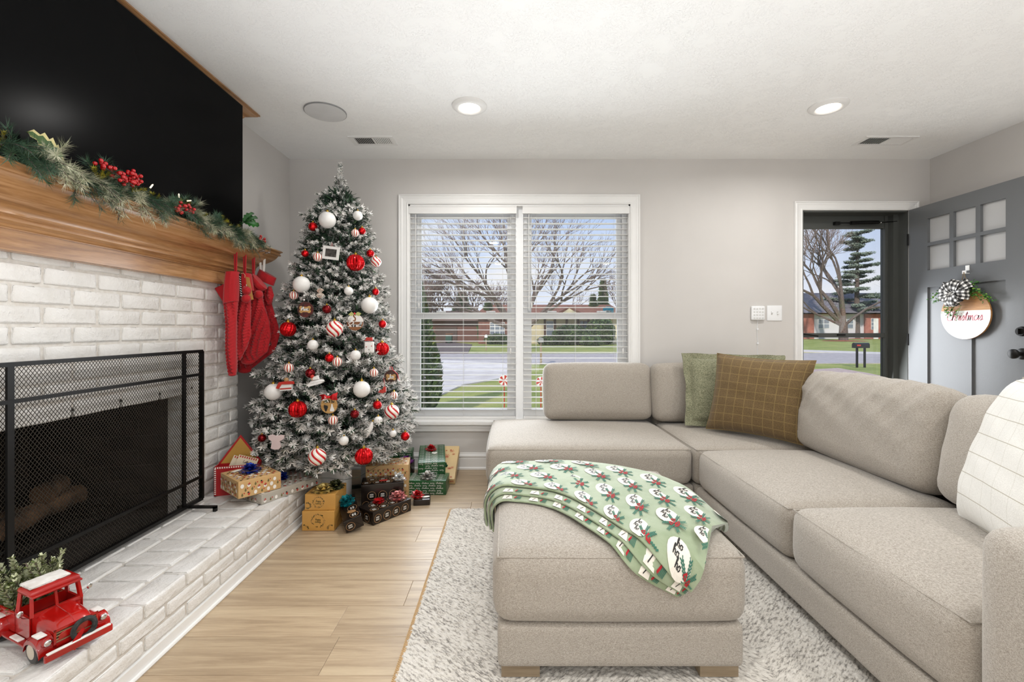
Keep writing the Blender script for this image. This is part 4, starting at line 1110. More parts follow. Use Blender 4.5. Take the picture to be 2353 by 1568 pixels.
# lettering on the stocking tag
t, Yt_ = STK_TAG
q = MB(); o0 = W(*px(385, 545), Yt_ - .0012)
stroke_text(q, 'Mo', .020, lambda a, b_: o0 + Vector((-b_, 0, a)), (0, -.008), .3)
q.build('tag_lettering', M['whitepaper'], t, smooth=False)

# ------------------------------------------------------------ wrapped parcels
PR = random.Random(5)
PRINTM = [M['printwhite'], M['printred'], M['printblack'], M['printtan'], M['printolive'], M['brass']]
def decals(q, style, wdt, hgt, fn, seed=0):
    r = random.Random(seed); m = .006
    inside = lambda x, y, e: m + e < x < wdt - m - e and m + e < y < hgt - m - e
    if style in ('santa', 'santagrey'):
        st = .031; j = 0; y = .0165
        while y < hgt:
            x = .017 + (st / 2 if j % 2 else 0)
            while x < wdt:
                k = r.randrange(4); s_ = r.uniform(.85, 1.0)
                if inside(x, y, .0102):
                    if k == 0: p_disc(q, (x, y), .0085 * s_, .011 * s_, fn, 0)
                    elif k == 1:
                        p_disc(q, (x, y - .002), .008 * s_, .008 * s_, fn, 0); p_poly(q, [(x - .007, y - .004), (x + .006, y - .003), (x - .002, y - .013)] if False else [(x - .008, y + .002), (x + .008, y + .002), (x + .003, y + .0125)], fn, 1)
                        p_disc(q, (x, y), .004, .003, lambda a, b_: fn(a, b_), 1)
                    elif k == 2:
                        p_poly(q, [(x - .008, y), (x + .007, y + .004), (x + .001, y - .011)], fn, 1); p_disc(q, (x - .003, y + .006), .0045, .0035, fn, 2)
                    else: p_poly(q, [(x, y - .010), (x + .005, y - .003), (x, y + .010), (x - .005, y - .003)], fn, 4); p_disc(q, (x + .009, y + .005), .003, .003, fn, 1)
                x += st
            y += st * .68; j += 1
    elif style == 'black':
        st = .064; y = .032; j = 0
        while y < hgt + .03:
            x = .03 + (st / 2 if j % 2 else 0)
            while x < wdt:
                if inside(x, y, .005):
                    rr = min(.026, y - m, hgt - m - y, x - m, wdt - m - x)
                    if rr > .018: p_ring(q, (x, y), rr, .0022, fn, 3)
                    if rr > .012:
                        stroke_text(q, 'MERRY', .0085, fn, (x, y + .002), .24, 0, slant=0, n=1); stroke_text(q, 'BRIGHT', .0085, fn, (x, y - .010), .24, 0, slant=0, n=1)
                x += st
            y += st * .86; j += 1
    elif style == 'green':
        y = .008; j = 0; sz = .0135
        while y < hgt - .010:
            x = .006 - (j % 2) * .05; 
            while x < wdt - .02:
                for wd_ in ('merry', 'christmas'):
                    l = txt_w(wd_, sz)
                    if x > .003 and x + l < wdt - .003: stroke_text(q, wd_, sz, fn, (x, y), .13, 0, center=False, n=2)
                    x += l + .009
            y += .0165; j += 1
    elif style == 'gold':
        for cx_, cy_, rr in [(wdt * .5, hgt * .52, .034), (.014, .012, .02), (wdt - .016, .012, .02)] if hgt > .09 else [(wdt * .45, hgt * .5, .028), (wdt * .1, hgt * .3, .015)]:
            for k in range(80):
                a = r.uniform(0, 2 * PI); r2 = rr + r.uniform(-.003, .004); x, y = cx_ + r2 * math.cos(a), cy_ + r2 * math.sin(a)
                if inside(x, y, .002): p_disc(q, (x, y), .0030, .0014, fn, 4 if k % 4 else 3, 6, r.uniform(0, 3))
            if rr > .021: stroke_text(q, 'happy', .012, fn, (cx_, cy_ + .002), .2, 4, n=2); stroke_text(q, 'holidays', .010, fn, (cx_, cy_ - .011), .2, 4, n=2)
    elif style == 'snow':
        for i in range(40):
            x, y = r.uniform(0, wdt), r.uniform(0, hgt); s_ = r.choice((.008, .012, .017))
            if inside(x, y, s_):
                for k in range(6):
                    a = PI / 3 * k; e = (x + s_ * math.cos(a), y + s_ * math.sin(a)); p_line(q, (x, y), e, .0016, fn, 1); h_ = (x + s_ * .6 * math.cos(a), y + s_ * .6 * math.sin(a))
                    for dd in (-.5, .5): p_line(q, h_, (h_[0] + s_ * .35 * math.cos(a + dd), h_[1] + s_ * .35 * math.sin(a + dd)), .0012, fn, 1)
def make_bow(parent, p, mat, r=.034, seed=1, flat=False, name='gift_bow'):
    """star bow of pinched ribbon loops; p in the parent's local space"""
    q = MB(); rr = random.Random(seed); p = Vector(p); r *= 1.15
    for layer, (n, k, el) in enumerate(((9, 1.0, .12), (8, .82, .55), (6, .6, 1.0), (3, .35, 1.35))):
        if flat and layer > 1: break
        for i in range(n):
            a = 2 * PI * (i + .5 * (layer % 2)) / n + rr.uniform(-.12, .12); e = el * (.4 if flat else 1)
            d = Vector((math.cos(a) * math.cos(e), math.sin(a) * math.cos(e), math.sin(e))); s_ = Vector((-math.sin(a), math.cos(a), 0)); u = d.cross(s_) * -1
            ln = r * k * rr.uniform(.9, 1.1); w_ = r * .27
            pts = [(0, 0, .6), (.45, .18, 1), (.85, .20, .8), (1.08, .02, .12), (.85, -.05, .8), (.45, -.04, 1), (0, 0, .6)]
            vs = []
            for x, h_, wv in pts:
                c_ = p + d * ln * x + u * ln * h_ + Vector((0, 0, .006 + .006 * layer)); vs += [c_ - s_ * w_ * wv, c_ + s_ * w_ * wv]
            q.add(vs, [(2 * j, 2 * j + 1, 2 * j + 3, 2 * j + 2) for j in range(len(pts) - 1)])
    q.lathe([(0, 0), (r * .45, 0), (r * .4, .004), (0, .005)], p, 12)
    return q.build(name, mat, parent, smooth=False, local=True)
def gift(label, corner, ang, L_, W_, z0, H_, paper, style, bows=(), tilt=(0, 0), tags=(), group='wrapped presents under the tree', seed=0, name='christmas_present'):
    t = thing(name, label, 'present', (corner[0], corner[1], z0), (math.radians(tilt[0]), math.radians(tilt[1]), math.radians(ang)), group)
    q = MB(); q.rbox((L_ / 2, W_ / 2, H_ / 2), (L_, W_, H_), .0025, 3, (0, 0, .001)); q.build('wrapping_paper', paper, t, local=True)
    e = .0012
    # folded end flaps: a raised triangular fold on each end
    for x, s_ in ((-e, -1), (L_ + e, 1)):
        q = MB(); q.poly([(x, .004, .004), (x, W_ - .004, .004), (x, W_ * .62, H_ * .62), (x, W_ * .38, H_ * .62)], (s_ * .0008, 0, 0)); q.poly([(x, .004, H_ - .004), (x, W_ - .004, H_ - .004), (x, W_ * .7, H_ * .7), (x, W_ * .3, H_ * .7)], (s_ * .0005, 0, 0))
        fo = q.build('end_flap', paper, t, smooth=False, local=True); fo['kind'] = 'stuff'
    if style:
        q = MB()
        decals(q, style, L_, H_, lambda a, b_: (a, -e, b_), seed + 1)
        decals(q, style, W_, H_, lambda a, b_: (-e * 2.6, W_ - a, b_), seed + 2)
        decals(q, style, L_, W_, lambda a, b_: (a, b_, H_ + e * 1.6), seed + 3)
        if q.v: q.build('printed_pattern', PRINTM, t, smooth=False, local=True)['kind'] = 'stuff'
    for bw in bows:
        (bx, by), mt = bw[:2]; kw = bw[2] if len(bw) > 2 else {}
        make_bow(t, (bx, by, H_ + .001), M[mt], **kw)
    for (tx, ty, ta, mt, shp) in tags:
        q = MB(); ca, sa = math.cos(ta), math.sin(ta)
        if shp == 'heart': pl = [(0, -.018), (.02, .0), (.02, .010), (.010, .014), (0, .008), (-.010, .014), (-.02, .010), (-.02, 0)]
        elif shp == 'oval': pl = [(.024 * math.cos(k * PI / 6), .013 * math.sin(k * PI / 6)) for k in range(12)]
        else: pl = [(-.025, -.012), (.018, -.012), (.026, 0), (.018, .012), (-.025, .012)]
        q.poly([(tx + a * ca - b_ * sa, ty + a * sa + b_ * ca, H_ + .004) for a, b_ in pl], (0, 0, .001)); q.build('gift_tag', M[mt], t, smooth=False, local=True)
    return t
def deg(dx, dy): return math.degrees(math.atan2(dy, dx))
P_ = M
gift('flat grey paper present under the tan one on the hearth end', (-1.256, 2.277), deg(.475, .88), .36, .25, HZ + .001, .050, P_['greypaper'], 'santagrey', [((.20, .14), 'bow_blue', dict(r=.036, seed=4))], seed=3)
gift('tan printed present with a blue bow, resting on the flat hearth parcel', (-1.336, 2.215), deg(.63, .777), .205, .235, HZ + .053, .084, P_['tanpaper'], 'santa', [((.10, .12), 'bow_blue', dict(r=.044, seed=2))], tags=[(.06, .19, .4, 'printwhite', 'tag')], seed=8)
gift('large golden present on the floor beside the hearth', (-1.134, 2.454), 0, .176, .19, 0.001, .107, P_['kraft'], 'gold', seed=12)
gift('smaller golden present with gold bow, on top of the large golden one', (-1.122, 2.462), 2, .165, .185, .109, .088, P_['kraft'], 'gold', [((.085, .035), 'bow_gold', dict(r=.046, seed=3)), ((.135, .09), 'bow_olive', dict(r=.042, seed=6))], seed=15)
gift('long black present with a pink bow, frontmost on the floor', (-.765, 2.517), deg(.615, .789), .27, .15, 0.001, .073, P_['blackpaper'], 'black', [((.215, .06), 'bow_pink', dict(r=.045, seed=3)), ((.11, .10), 'bow_red', dict(r=.032, flat=True, seed=9))], seed=21)
gift('tilted black present with a teal bow, beside the golden pair', (-.795, 2.455), 118, .225, .095, 0.03, .07, P_['blackpaper'], 'black', [((.16, .05), 'bow_teal', dict(r=.040, seed=8))], tilt=(-16, -12), tags=[(.06, .04, 1.2, 'printtan', 'oval')], seed=25)
gift('raised black present with a white bow, behind the teal bow', (-.90, 2.72), deg(.95, .25), .25, .15, 0.001, .155, P_['blackpaper'], 'black', [((.225, .05), 'bow_white', dict(r=.034, seed=7))], tags=[(.13, .05, .1, 'printred', 'tag')], seed=31)
gift('tan printed present half under the tree behind the black ones', (-.93, 2.90), deg(.95, .15), .27, .17, 0.001, .215, P_['tanpaper'], 'santa', seed=37)
gift('small black present with a red bow at the right end of the black pile', (-.60, 2.80), 8, .10, .10, 0.001, .035, P_['blackpaper'], 'black', [((.02, .05), 'bow_red', dict(r=.036, seed=12))], tags=[(.075, .04, .2, 'printwhite', 'oval')], seed=41)
gift('large green present lying flat with a silver bow', (-.725, 2.985), 0, .30, .17, 0.001, .094, P_['greenpaper'], 'green', [((.17, .05), 'bow_silver', dict(r=.046, seed=5))], seed=44)
gift('upper green present with red bow and heart tag, leaning up to the wall', (-.632, 3.095), 9, .185, .36, .097, .085, P_['greenpaper'], 'green', [((.085, .24), 'bow_red', dict(r=.036, seed=15))], tilt=(5, 0), tags=[(.11, .17, .1, 'printwhite', 'heart')], seed=47)
gift('cream snowflake present leaning on the baseboard at the far right', (-.565, 3.19), 0, .175, .34, 0.002, .05, P_['creampaper'], 'snow', [((.07, .12), 'bow_green', dict(r=.034, seed=19))], tilt=(27, 0), seed=52)
gift('flat black present with a purple bow behind the green ones', (-.90, 3.13), 0, .205, .15, 0.001, .155, P_['blackpaper'], 'black', [((.165, .05), 'bow_purple', dict(r=.045, seed=22))], seed=55)
gift('small green present close to the wall behind the purple bow', (-.86, 3.30), 6, .14, .12, 0.001, .20, P_['greenpaper'], 'green', seed=58)
gift('silver wrapped present with a silver bow under the tree edge', (-1.02, 3.08), 0, .12, .12, 0.001, .16, M['whitepaper'], None, [((.10, .03), 'bow_silver', dict(r=.04, seed=25))], seed=60)
t = gift('white box with a red squiggle under the tree, right of the hearth', (-1.165, 2.735), 0, .155, .14, 0.001, .235, M['whitepaper'], None, seed=66)
q = MB(); pts = smoothpl([(.035, .155), (.055, .135), (.075, .16), (.09, .135), (.098, .175), (.108, .13), (.118, .17), (.135, .15)], 5)
q.tube([(a, -.002, b_) for a, b_ in pts], .0018, 5); q.build('red_squiggle', M['printred'], t, local=True)

# letters box: red envelope with letters sticking out
e0 = Vector((-1.575, 2.395, HZ + .001)); ex = Vector((.205, .055, 0)); el_ = ex.length; ex.normalize(); ey = Vector((-ex.y, ex.x, 0)); H1 = .155
t = thing('letter_box', 'red and gold envelope-shaped box for Santa letters on the hearth', 'letter box', tuple(e0))
def E(a, b_, c_): return e0 + ex * a + ey * b_ + Vector((0, 0, c_))
q = MB()
for (a0, b0, a1, b1) in ((0, 0, el_, .006), (0, .065, el_, .071), (0, 0, .006, .071), (el_ - .006, 0, el_, .071)):
    q.add([E(a0, b0, 0), E(a1, b0, 0), E(a1, b1, 0), E(a0, b1, 0), E(a0, b0, H1), E(a1, b0, H1), E(a1, b1, H1), E(a0, b1, H1)], [(0, 3, 2, 1), (4, 5, 6, 7), (0, 1, 5, 4), (1, 2, 6, 5), (2, 3, 7, 6), (3, 0, 4, 7)])
q.add([E(0, 0, 0), E(el_, 0, 0), E(el_, .07, 0), E(0, .07, 0)], [(0, 1, 2, 3)])
rm = pm('red_card', '#a8141a', .45); q.build('box_body', rm, t, smooth=False)
q = MB(); q.poly([E(0, .066, H1), E(el_, .066, H1), E(el_ * .5, .072, H1 + .150)], ey * .005); q.build('open_flap', rm, t, smooth=False)
q = MB(); q.poly([E(.012, .0655, H1), E(el_ - .012, .0655, H1), E(el_ * .5, .071, H1 + .134)], ey * -.001); q.build('gold_lining', pm('gold_lining', '#b5893a', .5), t, smooth=False)
q = MB()
for k in range(13): z_ = .008 + k * .011; q.add([E(.002, -.0008, z_), E(.010, -.0008, z_), E(.010, -.0008, z_ + .006), E(.002, -.0008, z_ + .006)], [(0, 1, 2, 3)])
for k in range(19): a_ = .004 + k * .011; q.add([E(a_, -.0008, H1 - .010), E(a_ + .006, -.0008, H1 - .010), E(a_ + .006, -.0008, H1 - .002), E(a_, -.0008, H1 - .002)], [(0, 1, 2, 3)])
q.build('dashed_border', M['printwhite'], t, smooth=False)
for (a0, b0, rot, lab) in ((.035, .05, 24, 0), (.075, .035, 18, 1)):
    ca, sa = math.cos(math.radians(-rot)), math.sin(math.radians(-rot))
    def LF(a, b_, off=0): x = a * ca - b_ * sa; z_ = a * sa + b_ * ca; return E(a0 + x, b0 + off, H1 * .62 + z_)
    q = MB(); q.poly([LF(0, 0), LF(.10, 0), LF(.10, .115), LF(0, .115)], ey * .0015); lt = q.build('letter', pm('letter_cream', '#e9dcc0', .6), t, smooth=False)
    q = MB()
    for k in range(8): q.add([LF(.006 + k * .0115, .102, -.0006), LF(.012 + k * .0115, .102, -.0006), LF(.013 + k * .0115, .113, -.0006), LF(.007 + k * .0115, .113, -.0006)], [(0, 1, 2, 3)])
    q.build('red_edging', M['printred'], lt, smooth=False)
    if lab:
        q = MB(); stroke_text(q, 'Letters', .016, lambda a, b_: LF(a, b_, -.0006), (.05, .076), .2); stroke_text(q, 'TO', .012, lambda a, b_: LF(a, b_, -.0006), (.05, .056), .2, slant=0); stroke_text(q, 'Santa', .018, lambda a, b_: LF(a, b_, -.0006), (.062, .030), .2)
        q.build('lettering', M['printblack'], lt, smooth=False)
# ------------------------------------------------------------ Christmas tree
TY = 2.957
prof_t = [(2.20, .012), (2.006, .055), (1.95, .115), (1.834, .19), (1.549, .262), (1.263, .325), (.977, .385), (.69, .455), (.406, .525), (.26, .52), (.12, .36)]
def TR(z):
    if z >= prof_t[0][0]: return .01
    for (z1, r1), (z0, r0) in zip(prof_t, prof_t[1:]):
        if z >= z0: return r0 + (r1 - r0) * (z - z0) / (z1 - z0)
    return prof_t[-1][1]
def TX(z): return -1.165 + .05 * min(1, max(0, z / 2.1))
tree = thing('christmas_tree', 'tall snow-flocked artificial Christmas tree covered in ornaments in the corner', 'christmas tree', (TX(0), TY, 0))
TRN = random.Random(77)
MT = [M['bark'], M['pine'], M['frost'], M['pine2']]
def bough_mesh(seed, ln=.30, wide=.12, ntw=10, nn=95):
    """one branch of unit-ish length along +x with side twigs and flat needles, flocked at the tips"""
    r = random.Random(seed); q = MB()
    main = [Vector((ln * k / 6, .01 * math.sin(k + seed), -.02 * (k / 6) ** 2 + .03 * (k / 6))) for k in range(7)]
    q.tube(main, [.004, .004, .0035, .003, .0025, .002, .001], 4, 0)
    tw = [(main[2], main[6] + Vector((.03, 0, .015)), 1.35)]
    for k in range(ntw):
        u = .15 + .85 * k / ntw; i = min(5, int(u * 6)); b_ = main[i].lerp(main[i + 1], u * 6 - i); s_ = 1 if k % 2 else -1
        l_ = wide * (1.15 - .55 * u) * r.uniform(.75, 1.1); a = math.radians(r.uniform(35, 65)) * s_
        tw.append((b_, b_ + Vector((math.cos(a) * l_, math.sin(a) * l_, r.uniform(-.25, .45) * l_)), 1))
    for a, b_, k in tw:
        d = b_ - a; L__ = d.length; d.normalize(); q.tube([a, b_], .0014, 3, 0, cap=False)
        for i in range(int(nn * k)):
            u = r.random() ** .8; p = a + d * L__ * u
            o = Vector((r.gauss(0, 1), r.gauss(0, 1), r.gauss(0, 1))); o -= d * o.dot(d); o.normalize()
            nd = (d * r.uniform(.55, 1.2) + o).normalized(); nl = r.uniform(.017, .027)
            sdv = nd.cross(d); sdv = sdv.normalized() * r.uniform(.0015, .0025)
            pf = .30 + .62 * u + (.20 if o.z > 0 else -.10)
            mi = 2 if r.random() < pf * .92 else (1 if r.random() < .6 else 3)
            q.add([p - sdv, p + sdv, p + nd * nl + sdv * .6, p + nd * nl - sdv * .6], [(0, 1, 2, 3)], mi)
    return q.mesh('branch', MT, False)
BM = [bough_mesh(s) for s in (1, 2, 3, 4, 5, 6)]
BMs = [bough_mesh(s, .16, .075, 8, 80) for s in (11, 12, 13)]
nb = 0
zl = []
z = .315
while z < 1.98:
    R_b = TR(z); dz = .062 + .02 * R_b; cnt = max(5, int(2 * PI * R_b / .135)); zl.append((z, R_b, cnt)); z += dz * .98
for li, (z, Rb, cnt) in enumerate(zl):
    for k in range(cnt):
        a = 2 * PI * (k + .5 * (li % 2)) / cnt + TRN.uniform(-.15, .15)
        small = Rb < .20
        me = TRN.choice(BMs if small else BM); base_l = .16 if small else .30
        r_out = Rb * TRN.uniform(.86, 1.07)
        tilt = math.radians(TRN.uniform(-6, 16)) + (math.radians(12) if z < .45 else 0) * -1
        s_ = max(.62, min(1.15, (r_out * .62 + .05) / base_l)); ln = base_l * s_ * 1.06
        st = r_out - ln * math.cos(tilt)
        loc = Vector((TX(z) + st * math.cos(a), TY + st * math.sin(a), z - ln * math.sin(tilt) + TRN.uniform(-.02, .02)))
        tip = loc + Vector((math.cos(a), math.sin(a), 0)) * (ln + .05)
        if tip.y > YW - .01 or tip.x < XL + .02 or (tip.x < -1.60 and tip.y < 2.76):
            s_ *= .8; tip = loc + Vector((math.cos(a), math.sin(a), 0)) * (ln * .8 + .05)
            if tip.y > YW - .01 or tip.x < XL + .02 or (tip.x < -1.60 and tip.y < 2.76): continue
        o = bpy.data.objects.new('branch', me); C.objects.link(o); o.parent = tree; o.location = loc - tree.location
        o.rotation_euler = Euler((TRN.uniform(-.5, .5), -tilt, a), 'XYZ'); o.scale = (s_, s_, s_); nb += 1
# leader and upright top twigs
for k in range(5):
    z = 1.95 + .018 * k
    a = k * 2.4; o = bpy.data.objects.new('branch', BMs[k % 3]); C.objects.link(o); o.parent = tree
    sc_ = .60 - .035 * k; o.scale = (sc_, sc_, sc_); o.location = Vector((TX(2), TY, z)) - tree.location; o.rotation_euler = (0, -math.radians(58 + 3.5 * k), a); nb += 1
q = MB(); q.tube([(TX(2), TY, 1.95), (TX(2) + .004, TY, 2.19)], [.004, .001], 5, 0)
for i in range(1500):
    u = TRN.random(); p = Vector((TX(2) + .004 * u, TY, 1.96 + .225 * u)); a = TRN.uniform(0, 2 * PI); nd = Vector((math.cos(a), math.sin(a), TRN.uniform(.3, 1.3))).normalized(); s_ = nd.orthogonal().normalized() * .0018; l_ = (.040 - .022 * u) * TRN.uniform(.6, 1.1)
    q.add([p - s_, p + s_, p + nd * l_ + s_ * .5, p + nd * l_ - s_ * .5], [(0, 1, 2, 3)], 2 if TRN.random() < .72 else 1)
q.build('leader', MT, tree, smooth=False)
# inner filler so that the trunk is veiled
q = MB()
for i in range(15000):
    z = .36 + 1.63 * TRN.random() ** 1.25; r_ = TR(z) * TRN.uniform(.30, .86); a = TRN.uniform(0, 2 * PI)
    p = Vector((TX(z) + r_ * math.cos(a), TY + r_ * math.sin(a), z)); nd = Vector((math.cos(a), math.sin(a), TRN.uniform(-.6, .6))) + Vector((TRN.gauss(0, .5), TRN.gauss(0, .5), TRN.gauss(0, .5))); nd.normalize()
    s_ = nd.orthogonal().normalized() * .004; l_ = TRN.uniform(.03, .05); q.add([p - s_, p + s_, p + nd * l_ + s_ * .5, p + nd * l_ - s_ * .5], [(0, 1, 2, 3)], TRN.choice((0, 0, 0, 1)))
o = q.build('inner_needles', [M['pine'], M['pine2']], tree, smooth=False); o['kind'] = 'stuff'
q = MB(); q.tube([(TX(0), TY, .0), (TX(1), TY, 1.1), (TX(2), TY, 2.1)], [.02, .018, .006], 10); q.build('trunk', M['bark'], tree)
q = MB()
for k in range(4): a = PI / 4 + k * PI / 2; q.bar((TX(0), TY, .05), (TX(0) + .26 * math.cos(a), TY + .26 * math.sin(a), .012), .03, .02)
q.build('stand', M['pine'], tree)
# strings of clear lamps on the tree
q = MB(); pts = []
for k in range(420):
    u = k / 420; z = .25 + 1.7 * u; a = -PI * .5 + u * 2 * PI * 11; r_ = TR(z) * .9; pts.append((TX(z) + r_ * math.cos(a), min(TY + r_ * math.sin(a), YW - .03), z + .02 * math.sin(k * 1.3)))
q.tube(pts, .0012, 3, cap=False); q.build('light_wire', M['pine'], tree, smooth=False)

# ------------------------------------------------------------ ornaments
def surf(x, y, r=.0):
    Y = TY - .3
    for _ in range(12):
        p = W(x, y, Y); R__ = TR(p.z); dx = p.x - TX(p.z); Y2 = TY - math.sqrt(max(R__ * R__ - dx * dx, (.30 * R__) ** 2)); Y = Y2 - r * .25 - .012
    return W(x, y, Y)
stripe_m = {}
def candy(name, swirl):
    m, t, b_ = nodes(name); setp(b_, 'Roughness', .25)
    c = t.nodes.new('ShaderNodeTexCoord'); s = t.nodes.new('ShaderNodeSeparateXYZ'); t.links.new(c.outputs['Object'], s.inputs[0])
    an = mathn(t, 'ARCTAN2', s.outputs['Y'], s.outputs['X']); f = mathn(t, 'MULTIPLY_ADD', s.outputs['Z'], swirl, mathn(t, 'MULTIPLY', an, 7 / (2 * PI) if swirl else 10 / (2 * PI)))
    fr = mathn(t, 'FRACT', mathn(t, 'ADD', f, 20)); 
    col = ramp(t, fr, [(0, '#f3efe8'), (.36, '#c2151c'), (.74, '#f3efe8'), (.84, '#c9a15a'), (.90, '#f3efe8')] if swirl else [(0, '#f3efe8'), (.45, '#b41a1d'), (.78, '#c8a06a'), (.88, '#f3efe8')])
    t.nodes[-1].color_ramp.interpolation = 'CONSTANT' if True else 'LINEAR'
    for n in t.nodes:
        if n.bl_idname == 'ShaderNodeValToRGB': n.color_ramp.interpolation = 'CONSTANT'
    t.links.new(col, b_.inputs['Base Color']); return m
M['swirl'] = candy('candy_swirl', 1.2); M['stripe'] = candy('candy_stripe', 0)
caps = MB(); caps.lathe([(0, .0), (.007, 0), (.007, .006), (.005, .008), (0, .008)], (0, 0, 0), 12); caps.tube([(0, 0, .007), (-.003, 0, .011), (0, 0, .015), (.003, 0, .011), (0, 0, .007)], .0007, 5); cap_me = caps.mesh('cap', M['brass'])
hk = MB(); hk.tube([(0, 0, .013), (0, 0, .024), (.002, .004, .030), (0, .008, .026)], .0006, 4); hook_me = hk.mesh('hanger', M['silver'])
KIND = {}
def ball_proto(kind):
    r = 1.0; q = MB()
    if kind == 'ribbed': q.sphere((0, 0, 0), r, 72, 20, fn=lambda a, t: 1 + .05 * math.cos(18 * a) * math.sin(t)); m = M['redfoil']
    elif kind == 'ribbeddiag': q.sphere((0, 0, 0), r, 72, 20, fn=lambda a, t: 1 + .05 * math.cos(16 * a + 5 * t) * math.sin(t)); m = M['redfoil']
    else:
        q.sphere((0, 0, 0), r, 28, 18); m = {'red': M['redfoil'], 'dark': M['darkredfoil'], 'white': M['pearl'], 'swirl': M['swirl'], 'stripe': M['stripe']}[kind]
    return q.mesh('ornament_ball', m)
nm = {'ribbed': 'ribbed_bauble', 'ribbeddiag': 'ribbed_bauble', 'red': 'red_bauble', 'dark': 'glitter_bauble', 'white': 'white_bauble', 'swirl': 'candy_swirl_bauble', 'stripe': 'candy_stripe_bauble'}
def ball(kind, x, y, rp, label, tiltz=0.0, group=None):
    p = surf(x, y, rp * TY / F); r = rp * p.y / F
    if kind not in KIND: KIND[kind] = ball_proto(kind)
    o = bpy.data.objects.new(nm[kind], KIND[kind]); C.objects.link(o); o.location = p; o.scale = (r, r, r); o.rotation_euler = (tiltz, .0, 0)
    tag(o, label, 'ornament', group or {'white': 'white ball ornaments on the tree', 'red': 'small red ball ornaments on the tree', 'dark': 'small red ball ornaments on the tree', 'ribbed': 'ribbed red ornaments on the tree', 'ribbeddiag': 'ribbed red ornaments on the tree', 'swirl': 'candy swirl ornaments on the tree', 'stripe': 'small candy striped ornaments on the tree'}[kind])
    for me in (cap_me, hook_me):
        c_ = bpy.data.objects.new(me.name, me); C.objects.link(c_); c_.parent = o; c_.location = (0, 0, .97); k = (1.25 if r > .035 else .85); c_.scale = (k / r, k / r, k / r)
    return o
ball('white', 752, 506, 19, 'large white ball highest on the tree')
ball('white', 693, 654, 19, 'large white ball at the left edge of the tree, halfway up, beside the stockings')
ball('white', 849, 702, 19, 'large white ball right of centre, above the round family name ornament')
ball('white', 628, 901, 19, 'large white ball at the lower left edge, beside the red and white house ornament')
ball('white', 831, 895, 19, 'large white ball right of the red bow wedding ornament')
ball('white', 822, 496, 11, 'small white ball near the treetop, right of the highest large white one')
ball('white', 719, 793, 12, 'small white ball below left of the central candy swirl ball')
ball('white', 817, 817, 12, 'small white ball below the round family name ornament')
ball('white', 869, 967, 10, 'small white ball left of the lower right candy swirl ball')
ball('white', 790, 1013, 11, 'small white ball low on the tree between swirl and ribbed balls')
ball('white', 903, 997, 8, 'tiny white ball at the lower right edge of the tree')
ball('white', 801, 669, 10, 'small glittery white ball below the upper ribbed red ball')
ball('ribbed', 817, 604, 19, 'large ribbed red ball near the photo frame ornament')
ball('ribbeddiag', 662, 757, 17, 'large ribbed red ball at the left edge next to the stockings')
ball('ribbed', 684, 941, 19, 'large ribbed red ball low on the left side of the tree')
ball('ribbed', 836, 1049, 19, 'large ribbed red ball at the very bottom of the tree')
ball('ribbed', 878, 802, 15, 'ribbed red ball at the right edge of the tree above the bone ornament')
ball('red', 719, 521, 10, 'small red ball left of the highest large white ball')
ball('red', 832, 531, 8, 'tiny red ball at the right edge near the treetop')
ball('red', 851, 583, 9, 'small red ball above the pale swirl ball at the right edge')
ball('red', 863, 671, 8, 'small red ball at the right edge, above the large white ball')
ball('red', 879, 745, 9, 'small red ball at the right edge, level with the family name ornament')
ball('red', 757, 823, 10, 'small red ball touching a candy striped ball at the tree centre')
ball('red', 867, 931, 10, 'small red ball above left of the lower right swirl ball')
ball('red', 931, 1003, 10, 'small red ball on the rightmost bottom branch tip')
ball('red', 701, 583, 8, 'small red ball at the left edge beside a striped ball, upper tree')
ball('dark', 751, 711, 10, 'dark red glitter ball right of the dark plaid bone ornament')
ball('dark', 713, 858, 11, 'dark red glitter ball left of the white sleigh ornament')
ball('dark', 815, 952, 10, 'dark red glitter ball right of the red bow wedding ornament')
ball('dark', 602, 1007, 9, 'dark red glitter ball at the bottom left branch tips')
ball('swirl', 769, 756, 19, 'large candy swirl ball at the centre of the tree')
ball('swirl', 729, 1050, 20, 'large candy swirl ball at the bottom of the tree')
ball('swirl', 900, 947, 17, 'large candy swirl ball at the lower right edge of the tree')
ball('swirl', 864, 602, 12, 'candy swirl ball at the upper right edge of the tree')
ball('stripe', 730, 591, 10, 'small candy striped ball left of the photo frame ornament')
ball('stripe', 816, 536, 9, 'small candy striped ball near the treetop on the right')
ball('stripe', 675, 679, 10, 'small candy striped ball at the left edge under the large white ball')
ball('stripe', 664, 846, 11, 'small candy striped ball below the stocking toes')
ball('stripe', 775, 832, 11, 'small candy striped ball touching a red ball at the centre')
ball('stripe', 859, 857, 10, 'small candy striped ball at right above the large white ball')
ball('stripe', 765, 966, 11, 'small candy striped ball right under the red bow wedding ornament')
ball('stripe', 905, 909, 9, 'small candy striped ball half hidden at the right edge')

def loc_frame(x, y, dy=0.0):
    p = surf(x, y) + Vector((0, dy, 0)); k = p.y / F      # metres per pixel
    return p, k, (lambda a, b_, d=0.0: p + Vector((a * k, -d, b_ * k)))
